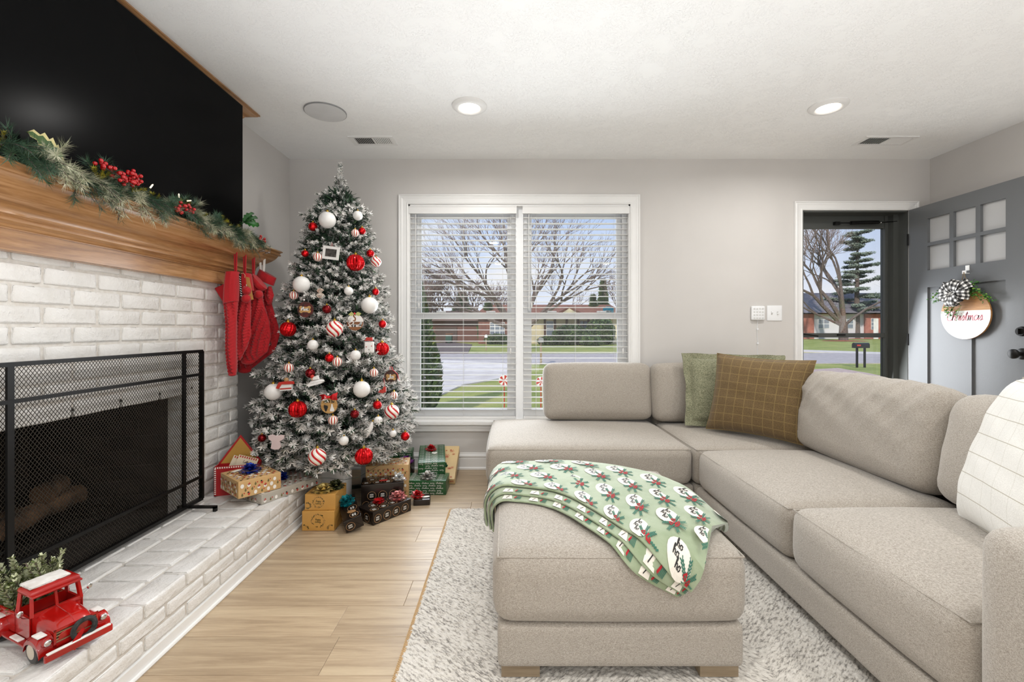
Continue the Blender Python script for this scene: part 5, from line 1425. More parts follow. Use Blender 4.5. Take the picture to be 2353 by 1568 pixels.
# little picture frame
p, k, f = loc_frame(764, 583, -.02); t = thing('frame_ornament', 'small white picture frame ornament hanging below the treetop', 'ornament', tuple(p))
rot = -.12
def rf(a, b_, d=0): return f(a * math.cos(rot) - b_ * math.sin(rot), a * math.sin(rot) + b_ * math.cos(rot), d)
q = MB()
for (a0, b0, a1, b1) in ((-19, -15, 19, -9), (-19, 9, 19, 15), (-19, -9, -13, 9), (13, -9, 19, 9)): q.poly([rf(a0, b0), rf(a1, b0), rf(a1, b1), rf(a0, b1)], (0, -.006, 0))
q.build('frame', M['whitepaper'], t, smooth=False)
q = MB(); q.poly([rf(-13, -9), rf(13, -9), rf(13, 9), rf(-13, 9)], (0, -.002, 0)); q.build('photo', pm('grey_photo', '#5b5652', .3, 0, '#2d2a28', 60), t, smooth=False)
q = MB(); q.tube([rf(-2, 15, .003), rf(0, 24, .003), rf(2, 15, .003)], .0012, 5); q.build('hanging_loop', M['bow_pink'], t)
def disc_orn(x, y, rp, name, label, mats_, half=None, dy=-.02):
    p, k, f = loc_frame(x, y, dy); t = thing(name, label, 'ornament', tuple(p))
    q = MB(); n = 32; pts = [f(rp * math.cos(2 * PI * i / n), rp * math.sin(2 * PI * i / n)) for i in range(n)]; q.poly(pts, (0, -.005, 0)); q.build('wood_disc', mats_[0], t, smooth=False)
    if half is not None:
        q = MB(); pts = [f(rp * math.cos(a), rp * math.sin(a), .0055) for a in [half + (PI - 2 * half) * i / 16 for i in range(17)]]; q.poly(pts, (0, -.0006, 0)); q.build('painted_half', mats_[1], t, smooth=False)
    return t, f, k
t, f, k = disc_orn(819, 741, 19, 'name_ornament', 'round white and wood family name ornament with a leafy sprig', [M['wooddark'], M['whitepaper']], .05)
q = MB(); stroke_text(q, 'S', 15, lambda a, b_: f(a, b_, .0066), (-.5, 3), .34, slant=0); q.build('initial', M['wooddark'], t, smooth=False)
q = MB(); stroke_text(q, 'Schmoll', 10.5, lambda a, b_: f(a, b_, .0066), (-1, -10.5), .26); q.build('lettering', M['whitepaper'], t, smooth=False)
for sg in (-1, 1): q = MB(); q.poly([f(0, 18, .008), f(sg * 7, 24, .010), f(sg * 15, 19 + sg, .007), f(sg * 9, 14, .008)], (0, -.001, 0)); q.build('leaf', pm('pale_leaf', '#b8bd76', .5), t, smooth=False)
MB().sphere(f(0, 20, .012), .006, 10, 8).build('berry', M['berry'], t)
t, f, k = disc_orn(706, 712, 18, 'bone_ornament', 'round dark red plaid ornament with a wooden bone, at left of tree', [pm('dark_plaid', '#5c1410', .45, 0, '#241009', 60)])
def bone(t, f, s_, word, sz):
    q = MB(); pts = []
    for cx_, cy_, a0, a1 in ((9, 4, -60, 150), (-9, 4, 30, 240), (-9, -4, 120, 330), (9, -4, -150, 60)):
        for i in range(7): a = math.radians(a0 + (a1 - a0) * i / 6); pts.append(f((cx_ + 4.2 * math.cos(a)) * s_, (cy_ + 4.2 * math.sin(a)) * s_, .0056))
    q.poly(pts, (0, -.003, 0)); b_ = q.build('wood_bone', M['wooddisc'], t, smooth=False)
    q = MB(); stroke_text(q, word, sz, lambda a, b2: f(a, b2, .0094), (0, -sz * .28), .34); q.build('lettering', M['whitepaper'], b_, smooth=False)
bone(t, f, 1.0, 'Nova', 9)
q = MB()
for zz in (20, 30, 38): q.sphere(f(-3, zz + 2, .004), .0055 if zz != 38 else .004, 8, 6)
q.build('white_beads', M['pearl'], t)
t, f, k = disc_orn(901, 866, 16, 'bone_ornament', 'round dark wood ornament with a bone and red ribbon at right edge', [pm('dark_wood_disc', '#4c2719', .5, 0, '#351a10', 30)])
bone(t, f, .85, 'Joe', 9)
q = MB(); q.tube([f(-2, 16, .004), f(-4, 24, .004), f(2, 23, .004), f(4, 16, .004), f(14, 8, .006), f(19, -8, .006)], .0022, 5); q.build('red_ribbon', M['bow_red'], t)
t, f, k = disc_orn(760, 930, 19, 'wedding_ornament', 'round pale wood ornament with red bow and bride and groom figures', [M['wooddisc']])
q = MB(); q.poly([f(-3, -1, .0056), f(-11, 1, .0056), f(-11.5, -4, .0056), f(-8, -14, .0056), f(-6, -14, .0056), f(-2, -5, .0056)], (0, -.002, 0)); q.build('groom_suit', M['printblack'], t, smooth=False)
q = MB(); q.poly([f(6, 3, .0056), f(8.5, 3, .0056), f(9, -2, .0056), f(13, -11, .0056), f(11, -14, .0056), f(4, -14, .0056), f(2.5, -11, .0056), f(5.5, -2, .0056)], (0, -.002, 0)); q.build('bride_dress', M['whitepaper'], t, smooth=False)
q = MB(); stroke_text(q, 'Dad & Dev', 6, lambda a, b_: f(a, b_, .0058), (0, 6), .3); q.build('lettering', M['printblack'], t, smooth=False)
q = MB(); q.poly([f(0, 19, .008), f(-9, 26, .014), f(-21, 24, .008), f(-15, 19, .012), f(-17, 12, .008), f(-7, 14, .014)], (0, -.002, 0)); q.poly([f(0, 19, .008), f(10, 26, .014), f(21, 30, .008), f(19, 20, .012), f(20, 12, .008), f(8, 13, .014)], (0, -.002, 0)); q.sphere(f(0, 19, .012), .008, 10, 8)
q.build('red_bow', M['bow_red'], t, smooth=False); MB().sphere(f(-1, 25, .012), .006, 8, 6).build('white_bead', M['pearl'], t)
# willow spiral
p, k, f = loc_frame(738, 675, -.015); t = thing('spiral_ornament', 'white wicker spiral ornament with brown edges in the upper tree', 'ornament', tuple(p))
q = MB()
for cy_, r0 in ((6, 8), (-5, 9)): q.tube([f((r0 * (1 - i / 34)) * math.cos(i * .6), cy_ + r0 * .7 * (1 - i / 34) * math.sin(i * .6), .012 * i / 34) for i in range(30)], .0022, 5)
q.build('wicker_coil', pm('wicker', '#a8765a', .7, 0, '#efe6da', 40), t)
# red and white house
p, k, f = loc_frame(664, 885, -.02); t = thing('house_ornament', 'red and white striped gingerbread house ornament at left of tree', 'ornament', tuple(p))
q = MB(); q.poly([f(-14, -12), f(13, -10), f(13, 4), f(-14, 4)], (0, -.016, 0)); q.build('house_wall', M['whitepaper'], t, smooth=False)
q = MB(); q.poly([f(-22, -6, .004), f(-15, 8, .004), f(-2, 10, .004), f(16, 10, .004), f(18, 4, .004), f(-9, 3, .004), f(-16, -7, .004)], (0, -.018, 0)); q.poly([f(-13, -9, .0165), f(13, -7, .0165), f(13, -4, .0165), f(-13, -6, .0165)], (0, -.001, 0)); q.build('red_roof', M['printred'], t, smooth=False)
MB().sphere(f(0, 13, .01), .013, 12, 8).build('bear_head', pm('tan_plush', '#a88258', .8), t)
# white sleigh with red cap
p, k, f = loc_frame(733, 873, -.02); t = thing('sleigh_ornament', 'white plane-shaped Santa ornament right of the dark red ball', 'ornament', tuple(p)); f0 = f; f = lambda a, b_, d=0.0: f0(a * .72, b_ * .85, d)
q = MB(); q.tube([f(-30, -14, .01), f(-15, -7, .014), f(5, -2, .014), f(24, 0, .01)], [.004, .011, .012, .004], 10); q.poly([f(-8, 2, .01), f(10, 4, .01), f(6, 14, .01), f(-6, 10, .01)], (0, -.02, 0)); q.poly([f(-26, -10, .01), f(28, -2, .01), f(20, -7, .01), f(-18, -16, .01)], (0, -.03, 0)); q.build('white_body', M['pearl'], t)
q = MB(); q.sphere(f(-13, 10, .014), .011, 10, 8); q.build('red_cap', M['printred'], t); MB().sphere(f(-11, 4, .018), .008, 10, 8).build('face', pm('skin_tone', '#d9a888', .6), t)
# snowman
p, k, f = loc_frame(850, 797, -.02); t = thing('snowman_ornament', 'white snowman face ornament with a red hat at right of tree', 'ornament', tuple(p))
q = MB(); q.rbox(f(2, -1, .008), (22 * k, .014, 26 * k), .008, 3); q.build('face_block', M['whitepaper'], t)
q = MB(); q.rbox(f(2, 18, .008), (15 * k, .014, 7 * k), .003, 2); q.poly([f(-8, 14, .016), f(12, 14, .016), f(12, 16, .016), f(-8, 16, .016)], (0, -.002, 0)); q.build('red_hat', M['printred'], t)
q = MB(); q.sphere(f(-4, 0, .017), .003, 8, 6); q.sphere(f(8, 2, .017), .003, 8, 6); q.build('holly_dots', M['printred'], t); MB().sphere(f(2, -6, .016), .003, 6, 4).build('nose', M['bow_olive'], t)
# red stocking charm
p, k, f = loc_frame(882, 897, -.03); t = thing('stocking_charm', 'tiny red stocking ornament on a ribbon at the right edge', 'ornament', tuple(p))
q = MB(); q.poly([f(4, 10), f(9, 9), f(9, -2), f(2, -5), f(-9, -3), f(-8, 2), f(1, 3)], (0, -.010, 0)); q.build('stocking_shape', M['printred'], t, smooth=False); q = MB(); q.tube([f(6, 10, .005), f(3, 30, .005)], .0012, 5); q.build('hanging_loop', M['bow_red'], t)
# pink angel
p, k, f = loc_frame(641, 1012, -.02); t = thing('angel_ornament', 'pale pink felt angel ornament low on the left side', 'ornament', tuple(p))
q = MB(); q.poly([f(0, 12), f(-10, 16), f(-19, 13), f(-17, 4), f(-10, 0), f(-13, -16), f(-4, -19), f(6, -18), f(10, -12), f(7, 0), f(17, 6), f(18, 14), f(9, 15)], (0, -.008, 0)); q.build('felt_body', pm('pale_pink_felt', '#dfc9c8', .9), t, smooth=False)
q = MB(); q.tube([f(0, 11, .004), f(4, 28, .004), f(10, 24, .004), f(1, 11, .004)], .0022, 5); q.build('hanging_loop', M['whitepaper'], t)
# dangling white icicle cone
p, k, f = loc_frame(852, 984, -.02); t = thing('icicle_ornament', 'slim white icicle ornament low right beside a small white ball', 'ornament', tuple(p))
q = MB(); q.tube([f(6, 16), f(3, 4), f(-4, -12), f(-7, -20)], [.004, .014, .009, .001], 10); q.build('icicle_body', M['pearl'], t); MB().lathe([(0, 0), (.005, 0), (.005, .007), (0, .008)], f(7, 17), 8).build('cap', M['brass'], t)
# ------------------------------------------------------------ sectional sofa
sofa = thing('sectional_sofa', 'large greige linen sectional sofa with a chaise end under the window', 'sofa', (1.2, 2.4, 0))
def seam(q, pts, r=.0028): q.tube(pts, r, 5)
def cushion(name, c, size, r, puff, parent, T=None, seams=True, n=12, wr=0, mat='sofa', sd=0):
    q = MB(); q.T = T; rs = random.Random(sd); ph = [rs.uniform(0, 6) for _ in range(8)]
    def sag(p, t):
        if wr:
            k = wr * (math.sin(p[0] * 31 + p[2] * 17 + ph[0]) * math.sin(p[2] * 23 - p[1] * 19 + ph[1]) + .8 * max(0, math.sin(p[1] * 62 + p[2] * 48 + ph[2])) ** 3 * max(0, t[2] + .3 + .7 * abs(t[1])))
            return [p[0] - k, p[1] + k * .4, p[2] + k * .5]
        return p
    q.rbox(c, size, r, n, puff, sag=sag if wr else None)
    o = q.build(name, M[mat], parent)
    if seams:
        s = MB(); s.T = T; hx, hy, hz = [d / 2 for d in size]; cx, cy, cz = c; k = r * .275
        for zs in (1,):
            z = cz + zs * (hz - k); e = .001
            x0, x1, y0_, y1_ = cx - hx + k, cx + hx - k, cy - hy + k, cy + hy - k
            pts = []
            for (ax, ay, bx, by) in ((x0, y0_, x1, y0_), (x1, y0_, x1, y1_), (x1, y1_, x0, y1_), (x0, y1_, x0, y0_)):
                for i in range(12):
                    u = i / 12; X = ax + (bx - ax) * u; Y = ay + (by - ay) * u
                    tz = ((z - cz) / hz); bul = max(0, 1 - tz * tz) ** .8
                    ty = (Y - cy) / hy; tx = (X - cx) / hx
                    if ax == bx: X += (1 if ax > cx else -1) * (puff[0] * max(0, 1 - ty * ty) ** .8 * bul)
                    else: Y += (1 if ay > cy else -1) * (puff[1] * max(0, 1 - tx * tx) ** .8 * bul)
                    pts.append((X, Y, z))
            s.tube(pts, .0032, 5, closed=True)
        s.build('piping', M['sofa'], o)
    return o
zb0, zb1, zs1 = .055, .182, .405
# bases
def sbox(name, lo, hi, r=.02):
    q = MB(); q.rbox([(a + b_) / 2 for a, b_ in zip(lo, hi)], [b_ - a for a, b_ in zip(lo, hi)], r, 6, (0, 0, 0)); return q.build(name, M['sofa'], sofa)
CX0, CXm, CY0, CY1 = -.14, 1.075, 2.635, 3.50
sbox('base', (CX0 + .012, CY0 + .012, zb0), (CXm + .01, CY1, zb1)); sbox('base', (CXm + .012, CY0, zb0), (2.06, CY1, zb1)); sbox('base', (CXm + .01, 1.05, zb0), (2.06, CY0, zb1))
for (x, y) in ((CX0 + .07, CY0 + .06), (CX0 + .07, CY1 - .08), (CXm - .1, CY0 + .06), (CXm + .10, 1.25), (1.98, 1.1), (1.98, 3.4)):
    MB().box((x - .035, y - .03, 0.013), (x + .035, y + .03, zb0 + .004)).build('leg', M['leg'], sofa, smooth=False)
cushion('seat_cushion', ((CX0 + CXm) / 2, (CY0 + CY1) / 2, (zb1 + zs1) / 2), (CXm - CX0, CY1 - CY0, zs1 - zb1), .05, (.014, .012, .026), sofa, sd=1)
cushion('seat_cushion', ((1.08 + 1.98) / 2, (2.63 + 3.40) / 2, (zb1 + zs1) / 2), (.90, .78, zs1 - zb1), .05, (.004, .004, .022), sofa, sd=2)
cushion('seat_cushion', ((1.085 + 1.80) / 2, (1.765 + 2.62) / 2, (zb1 + zs1) / 2), (.715, .852, zs1 - zb1), .055, (.016, .006, .028), sofa, sd=3, wr=.0012)
cushion('seat_cushion', ((1.085 + 1.80) / 2, (1.06 + 1.76) / 2, (zb1 + zs1 + .01) / 2), (.715, .70, zs1 + .01 - zb1), .055, (.018, .006, .028), sofa, sd=4, wr=.0012)
# low back frames
sbox('back_frame', (CXm + .02, 3.40, zb1), (2.06, CY1 + .01, .66), .03); sbox('back_frame', (1.92, 1.05, zb1), (2.07, 3.42, .68), .03)
# arm at the near end
q = MB(); q.rbox(((1.075 + 2.06) / 2, (.80 + 1.055) / 2, (.06 + .655) / 2), (.985, .255, .595), .055, 10, (.006, .006, .010)); arm = q.build('armrest', M['sofa'], sofa)
# back cushions: along the window wall
def lean(cx, cy, cz, rx=0, ry=0, rz=0): return Matrix.Translation((cx, cy, cz)) @ Euler((math.radians(rx), math.radians(ry), math.radians(rz)), 'XYZ').to_matrix().to_4x4()
cushion('back_cushion', (0, 0, 0), (.80, .17, .415), .06, (.010, .03, .010), sofa, lean(.655, 3.405, .633, -7), sd=5, seams=False)
cushion('back_cushion', (0, 0, 0), (.80, .17, .42), .06, (.010, .03, .010), sofa, lean(1.455, 3.36, .633, -7, 0, 2), sd=6, seams=False, wr=.002)
# along the right run
cushion('back_cushion', (0, 0, 0), (.20, .855, .44), .075, (.045, .012, .016), sofa, lean(1.795, 2.245, .632, 0, 11), sd=7, n=40, wr=.0060, seams=False)
cushion('back_cushion', (0, 0, 0), (.20, .70, .43), .075, (.05, .012, .012), sofa, lean(1.795, 1.445, .630, 0, 12), sd=8, n=16, wr=.0015, seams=False)
# piping lines on the back cushions
for T, hx, hy, hz, ax in ((lean(.655, 3.405, .633, -7), .40, .085, .2075, 'y'), (lean(1.455, 3.36, .633, -7, 0, 2), .40, .085, .21, 'y'), (lean(1.795, 2.245, .632, 0, 11), .10, .4275, .22, 'x'), (lean(1.795, 1.445, .630, 0, 12), .10, .35, .215, 'x')):
    s = MB(); s.T = T; n = 40; pts = []
    for i in range(n):
        a = 2 * PI * i / n; cu = lambda v: math.copysign(abs(v) ** .28, v)
        if ax == 'y': pts.append((cu(math.cos(a)) * (hx - .018), -hy + .018, cu(math.sin(a)) * (hz - .018)))
        else: pts.append((-hx + .022, cu(math.cos(a)) * (hy - .022), cu(math.sin(a)) * (hz - .022)))
    s.tube(pts, .0030, 5, closed=True); s.build('piping', M['sofa'], sofa)

# ------------------------------------------------------------ ottoman
OX0, OX1, OY_0, OY_1 = -.052, .739, 1.378, 2.235
ott = thing('ottoman', 'wide greige linen ottoman in front of the sofa', 'ottoman', ((OX0 + OX1) / 2, (OY_0 + OY_1) / 2, .012))
cushion('seat_cushion', ((OX0 + OX1) / 2, (OY_0 + OY_1) / 2, (.184 + .41) / 2), (OX1 - OX0, OY_1 - OY_0, .226), .055, (.010, .010, .022), ott, sd=9)
q = MB(); q.rbox(((OX0 + OX1) / 2, (OY_0 + OY_1) / 2, (.050 + .186) / 2), (OX1 - OX0 - .026, OY_1 - OY_0 - .026, .136), .018, 8, (.002, .002, 0)); q.build('base', M['sofa'], ott)
for x in (OX0 + .085, OX1 - .085):
    for y in (OY_0 + .05, OY_1 - .06): MB().box((x - .06, y - .02, .013), (x + .06, y + .04, .052)).build('leg', M['leg'], ott, smooth=False)

# ------------------------------------------------------------ throw blanket over the ottoman
bl = thing('throw_blanket', 'folded sage green Christmas throw with white circles, draped over the ottoman', 'blanket', (.35, 1.8, .44))
ZT = .424; rr_ = .055
def otop(x, y):
    tx = (2 * x - OX0 - OX1) / (OX1 - OX0); ty = (2 * y - OY_0 - OY_1) / (OY_1 - OY_0)
    return .412 + .022 * max(0, 1 - tx * tx) ** .8 * max(0, 1 - ty * ty) ** .8
def bend(v, lo, hi, r):
    """distance along the cloth to (coordinate, drop, angle)"""
    if v < lo + r: s_, d = -1, lo + r - v; e = lo + r
    elif v > hi - r: s_, d = 1, v - (hi - r); e = hi - r
    else: return v, 0, 0
    a = min(d / r, PI / 2); ext = max(0, d - r * PI / 2)
    return e + s_ * r * math.sin(a), r * (1 - math.cos(a)) + ext, s_ * a
def drape(x, y, off):
    X, dx, ax = bend(x, OX0 - .012, OX1 + .012, rr_); Y, dy, ay = bend(y, OY_0 - .012, OY_1 + .02, rr_)
    n = Vector((math.sin(ax), math.sin(ay), math.cos(ax) * math.cos(ay))); n.normalize()
    p = Vector((X, Y, otop(min(max(X, OX0), OX1), min(max(Y, OY_0), OY_1)) + .002 - dx - dy)) + n * off; return p
def cr_(P, u):
    n = len(P) - 1; s_ = min(u, .99999) * n; i = int(s_); t = s_ - i; g = lambda k: Vector(P[min(max(k, 0), n)]); a, b_, c_, d = g(i - 1), g(i), g(i + 1), g(i + 2)
    return .5 * (2 * b_ + (c_ - a) * t + (2 * a - 5 * b_ + 4 * c_ - d) * t * t + (-a + 3 * b_ - 3 * c_ + d) * t ** 3)
BK = [(-.19, 2.20), (.06, 2.27), (.40, 2.20), (.66, 1.98), (.79, 1.66)]
FR = [(-.19, 1.91), (-.04, 1.87), (.158, 1.775), (.30, 1.57), (.40, 1.41), (.535, 1.295)]
RBk = random.Random(4)
def BS(u, v, off):
    """v = 0 at the front edge, 1 at the back edge"""
    f_ = cr_(FR, u); b_ = cr_(BK, u); d = f_ + (b_ - f_) * v
    wav = .004 * math.sin(9 * v + 5 * u) + .006 * math.sin(14 * u + 2.2 * v) * math.sin(3 * u + 1)
    return drape(d.x, d.y, off + max(-.003, wav))
def layer(name, v0, v1, u0, u1, o0, th, mat):
    q = MB()
    def fn(a, b_):
        # closed section in v: front round edge, top, back edge, underside
        ang = 2 * PI * b_; cx = math.cos(ang); sy = math.sin(ang)
        vv = (math.copysign(abs(cx) ** .18, cx) + 1) / 2
        off = o0 + th / 2 + th / 2 * math.copysign(abs(sy) ** .5, sy)
        off -= 0.0
        u = u0 + (u1 - u0) * a
        ve = v0 * (1 - .62 * u) if v0 < 0 else v0; return BS(min(max(u, 0), 1), ve + (v1 - ve) * vv, off)
    nb_ = 48
    q.grid(fn, 60, nb_, 0, wv=True)
    for a in (0, 1): ring = [fn(a, i / nb_) for i in range(nb_)]; q.add(ring, [tuple(range(nb_)) if a else tuple(reversed(range(nb_)))])
    return q.build(name, mat, bl)
l1 = layer('fold_layer', -.24, .97, .02, .985, .001, .012, M['plush']); l2 = layer('fold_layer', -.14, .99, .01, .99, .013, .012, M['plush']); l3 = layer('fold_layer', 0, 1, 0, 1, .026, .013, M['plush'])
LB, WB = 1.18, .43
PRB = [pm('cream_circle', '#f3ece0', .9), M['printblack'], pm('pine_print', '#3f7361', .9), pm('bow_print', '#b3202c', .9)]
def motif(q, cx, cy, fn, clip, s_=1.0):
    if not clip(cx, cy, .030): return
    ok = lambda x, y, e=.0: clip(x, y, e)
    p_disc(q, (cx, cy), .044 * s_, .036 * s_, lambda a, b_: fn(a, b_, 0), 0, 20, rings=3)
    for i, (dx, dy) in enumerate(((-.006, .018), (-.016, .001), (-.004, -.016))): stroke_text(q, 'ho', .021, lambda a, b_: fn(a, b_, .0006), (cx + dx, cy + dy - .003), .22, 1, n=2)
    bx, by = cx + .036 * s_, cy - .024 * s_
    for k in range(7):
        a = math.radians(-150 + k * 48); l_ = .038
        for j in range(6):
            u = (j + 1) / 6; x, y = bx + l_ * u * math.cos(a), by + l_ * u * math.sin(a)
            for dd in (-.6, .6):
                e = (x + .010 * math.cos(a + dd), y + .010 * math.sin(a + dd))
                if ok(*e): p_line(q, (x, y), e, .0032, lambda a_, b_: fn(a_, b_, .0010), 2)
    for k in range(4):
        a = math.radians(20 + k * 100); pts = [(bx + .004 * math.cos(a), by + .004 * math.sin(a)), (bx + .019 * math.cos(a + .5), by + .019 * math.sin(a + .5)), (bx + .019 * math.cos(a - .3), by + .019 * math.sin(a - .3)), (bx + .004 * math.cos(a), by + .004 * math.sin(a))]
        for i in range(3):
            if ok(*pts[i]) and ok(*pts[i + 1]): p_line(q, pts[i], pts[i + 1], .0038, lambda a_, b_: fn(a_, b_, .0016), 3)
q = MB(); j = 0; y = .035
e_ = .026 + .013 + .0012
while y < WB:
    x = .03 + (.075 if j % 2 else 0)
    while x < LB:
        motif(q, x, y, lambda a, b_, h: BS(min(max(a / LB, 0), 1), min(max(b_ / WB, 0), 1), e_ + h), lambda a, b_, e: .004 < a < LB - .004 and .006 < b_ < WB - .006 and e < .04)
        x += .150
    y += .110; j += 1
q.build('printed_motifs', PRB, l3, smooth=False)['kind'] = 'stuff'
for lay, vlo, off in ((l2, -.14, .013 + .0125), (l1, -.24, .001 + .0125)):
    q = MB(); x = .05
    while x < LB - .05:
        cxv = x
        def fe(a, b_, h): return BS(min(max(a / LB, 0), 1), vlo * (1 - .62 * a / LB) + .012 + b_ / WB, off + .0012 + h)
        lim = .030
        p_poly(q, [(x - .022, .0), (x + .022, .0), (x + .016, lim), (x - .016, lim)], lambda a, b_: fe(a, b_, 0), 0)
        p_line(q, (x - .006, .006), (x + .006, lim - .006), .003, lambda a, b_: fe(a, b_, .0004), 1)
        for k in range(5): p_line(q, (x + .034 + k * .005, .003), (x + .040 + k * .005, lim - .004), .003, lambda a, b_: fe(a, b_, .0), 2)
        p_line(q, (x + .030, .006), (x + .040, .022), .006, lambda a, b_: fe(a, b_, .0006), 3)
        x += .118
    q.build('printed_motifs', PRB, lay, smooth=False)['kind'] = 'stuff'

# ------------------------------------------------------------ loose pillows
def pillow(name, label, bl_, br_, tr_, tl_, th, mat, inset=.05, flange=0, n=30, sd=0, cat='pillow', wr=.004):
    c = [Vector(p) for p in (bl_, br_, tr_, tl_)]; nrm = (c[1] - c[0]).cross(c[3] - c[0]).normalized(); ctr = sum(c, Vector()) / 4
    rs = random.Random(sd); ph = [rs.uniform(0, 6) for _ in range(6)]
    vs = []; fs = []; uv = []
    def P(u, v, side):
        a = 2 * u - 1; b_ = 2 * v - 1
        du = inset * (1 - b_ * b_) * a; dv = inset * (1 - a * a) * b_
        uu = u - du * .5; vv = v - dv * .5
        p = c[0] * (1 - uu) * (1 - vv) + c[1] * uu * (1 - vv) + c[2] * uu * vv + c[3] * (1 - uu) * vv
        h = th / 2 * (max(0, 1 - abs(a) ** 3.2) * max(0, 1 - abs(b_) ** 3.2)) ** .5
        w_ = wr * math.sin(9 * a + 7 * b_ + ph[0]) * math.sin(6 * b_ - 5 * a + ph[1]) * (1 - max(abs(a), abs(b_)) ** 6)
        return p + nrm * side * (h + w_) 
    for side in (1, -1):
        o = len(vs)
        for i in range(n + 1):
            for j in range(n + 1):
                vs.append(tuple(P(i / n, j / n, side))); uv.append((i / n, j / n))
        for i in range(n):
            for j in range(n):
                f = (o + i * (n + 1) + j, o + (i + 1) * (n + 1) + j, o + (i + 1) * (n + 1) + j + 1, o + i * (n + 1) + j + 1); fs.append(f if side > 0 else f[::-1])
    base = Vector((ctr.x, ctr.y, min(p.z for p in c)))
    me = bpy.data.meshes.new('cover'); me.from_pydata([tuple(Vector(v) - base) for v in vs], [], fs); me.materials.append(M[mat])
    ul = me.uv_layers.new(name='UV'); 
    for lp in me.loops: ul.data[lp.index].uv = uv[lp.vertex_index]
    me.polygons.foreach_set('use_smooth', [True] * len(fs)); me.update()
    t = thing(name, label, cat, tuple(base)); o = bpy.data.objects.new('cover', me); C.objects.link(o); o.parent = t
    if flange:
        q = MB(); k = 40; ring_in, ring_out = [], []
        for e in range(4):
            for i in range(k):
                s_ = i / k; u, v = [(s_, 0), (1, s_), (1 - s_, 1), (0, 1 - s_)][e]; p = P(u, v, 0) if False else P(u, v, 1)
                d = (p - ctr).normalized(); ring_in.append(p - d * .01)
                corner = max(abs(2 * u - 1), abs(2 * v - 1)) * min(abs(2 * u - 1), abs(2 * v - 1)); ring_out.append(p + d * flange * (1 + .5 * corner) + nrm * .010 * math.sin(s_ * 19 + e * 2))
        m = len(ring_in); v_ = ring_in + ring_out; off = nrm * .004
        q.add([p + off for p in v_] + [p - off for p in v_], [(i, (i + 1) % m, m + (i + 1) % m, m + i) for i in range(m)] + [(2 * m + i, 3 * m + i, 3 * m + (i + 1) % m, 2 * m + (i + 1) % m) for i in range(m)] + [(m + i, m + (i + 1) % m, 3 * m + (i + 1) % m, 3 * m + i) for i in range(m)])
        q.build('flange', M[mat], t)
    else:
        q = MB(); pts = []
        for e in range(4):
            for i in range(14): s_ = i / 14; u, v = [(s_, 0), (1, s_), (1 - s_, 1), (0, 1 - s_)][e]; pts.append(P(u, v, 1))
        q.tube(pts, .0028, 5, closed=True); q.build('seam_edge', M[mat], t)
    return t
pillow('throw_pillow', 'green chenille pillow with a flange edge, behind the brown plaid one', W(1588, 968, 3.12) , W(1795, 985, 3.02), W(1790, 826, 3.17), W(1580, 822, 3.24), .15, 'greencush', .04, .035, sd=2)
pillow('throw_pillow', 'brown windowpane plaid pillow in the corner of the sofa', W(1622, 985, 3.0), W(1846, 1024, 2.60), W(1876, 829, 2.66), W(1648, 812, 3.05), .19, 'plaid', .07, sd=5)
pillow('throw_pillow', 'large white windowpane pillow leaning on the near armrest', W(2204, 1188, 1.62), W(2405, 1330, 1.20), W(2560, 900, 1.22), W(2352, 868, 1.66), .20, 'whiteplaid', .05, sd=8)

# ------------------------------------------------------------ rug
def rugmat():
    m, t, b_ = nodes('cream_wool_rug'); setp(b_, 'Roughness', 1); setp(b_, 'Specular IOR Level', .1); setp(b_, 'Sheen Weight', .2)
    c = t.nodes.new('ShaderNodeTexCoord'); s = t.nodes.new('ShaderNodeSeparateXYZ'); t.links.new(c.outputs['Object'], s.inputs[0])
    # chevron bands: direction of the streaks flips across x
    tri = mathn(t, 'PINGPONG', mathn(t, 'ADD', s.outputs['X'], 20.15), .42)
    v = mathn(t, 'ADD', s.outputs['Y'], mathn(t, 'MULTIPLY', tri, -.75)); cb = t.nodes.new('ShaderNodeCombineXYZ')
    t.links.new(mathn(t, 'MULTIPLY', s.outputs['X'], 42), cb.inputs[0]); t.links.new(mathn(t, 'MULTIPLY', v, 95), cb.inputs[1])
    n1 = noise(t, cb.outputs[0], 1.0, 3, .7); cb2 = t.nodes.new('ShaderNodeCombineXYZ'); t.links.new(mathn(t, 'MULTIPLY', s.outputs['X'], 3), cb2.inputs[0]); t.links.new(mathn(t, 'MULTIPLY', v, 9), cb2.inputs[1])
    n2 = noise(t, cb2.outputs[0], 1.0, 3, .6)
    f = mathn(t, 'MULTIPLY_ADD', n2, .22, mathn(t, 'MULTIPLY', n1, .84))
    col = ramp(t, f, [(.38, '#e2ddd5'), (.53, '#d3cdc4'), (.60, '#a8a29a'), (.70, '#77736e')])
    t.links.new(col, b_.inputs['Base Color']); bump(t, b_, n1, .5, .004); return m
M['rug'] = rugmat()
import numpy as np
from mathutils import noise as mn
rx0, rx1, ry0, ry1 = -.362, 2.0, .55, 2.743
nx_, ny_ = 520, 480
xs = np.linspace(rx0, rx1, nx_); ys_ = np.linspace(ry0, ry1, ny_)
rg = np.random.default_rng(2); hgt = rg.random((nx_, ny_)); 
hgt = (hgt + np.roll(hgt, 1, 0) + np.roll(hgt, 1, 1) + np.roll(np.roll(hgt, 1, 0), 1, 1)) / 4
zz = .010 + .009 * (hgt - .5)
Xg, Yg = np.meshgrid(xs, ys_, indexing='ij'); 
Xg = Xg + .0015 * rg.standard_normal(Xg.shape); Yg = Yg + .0015 * rg.standard_normal(Yg.shape)
zz[0, :] = zz[-1, :] = 0.001; zz[:, 0] = zz[:, -1] = 0.001
co = np.stack([Xg, Yg, zz], -1).reshape(-1, 3); org = Vector(((rx0 + rx1) / 2, (ry0 + ry1) / 2, 0)); co = co - np.array(org)
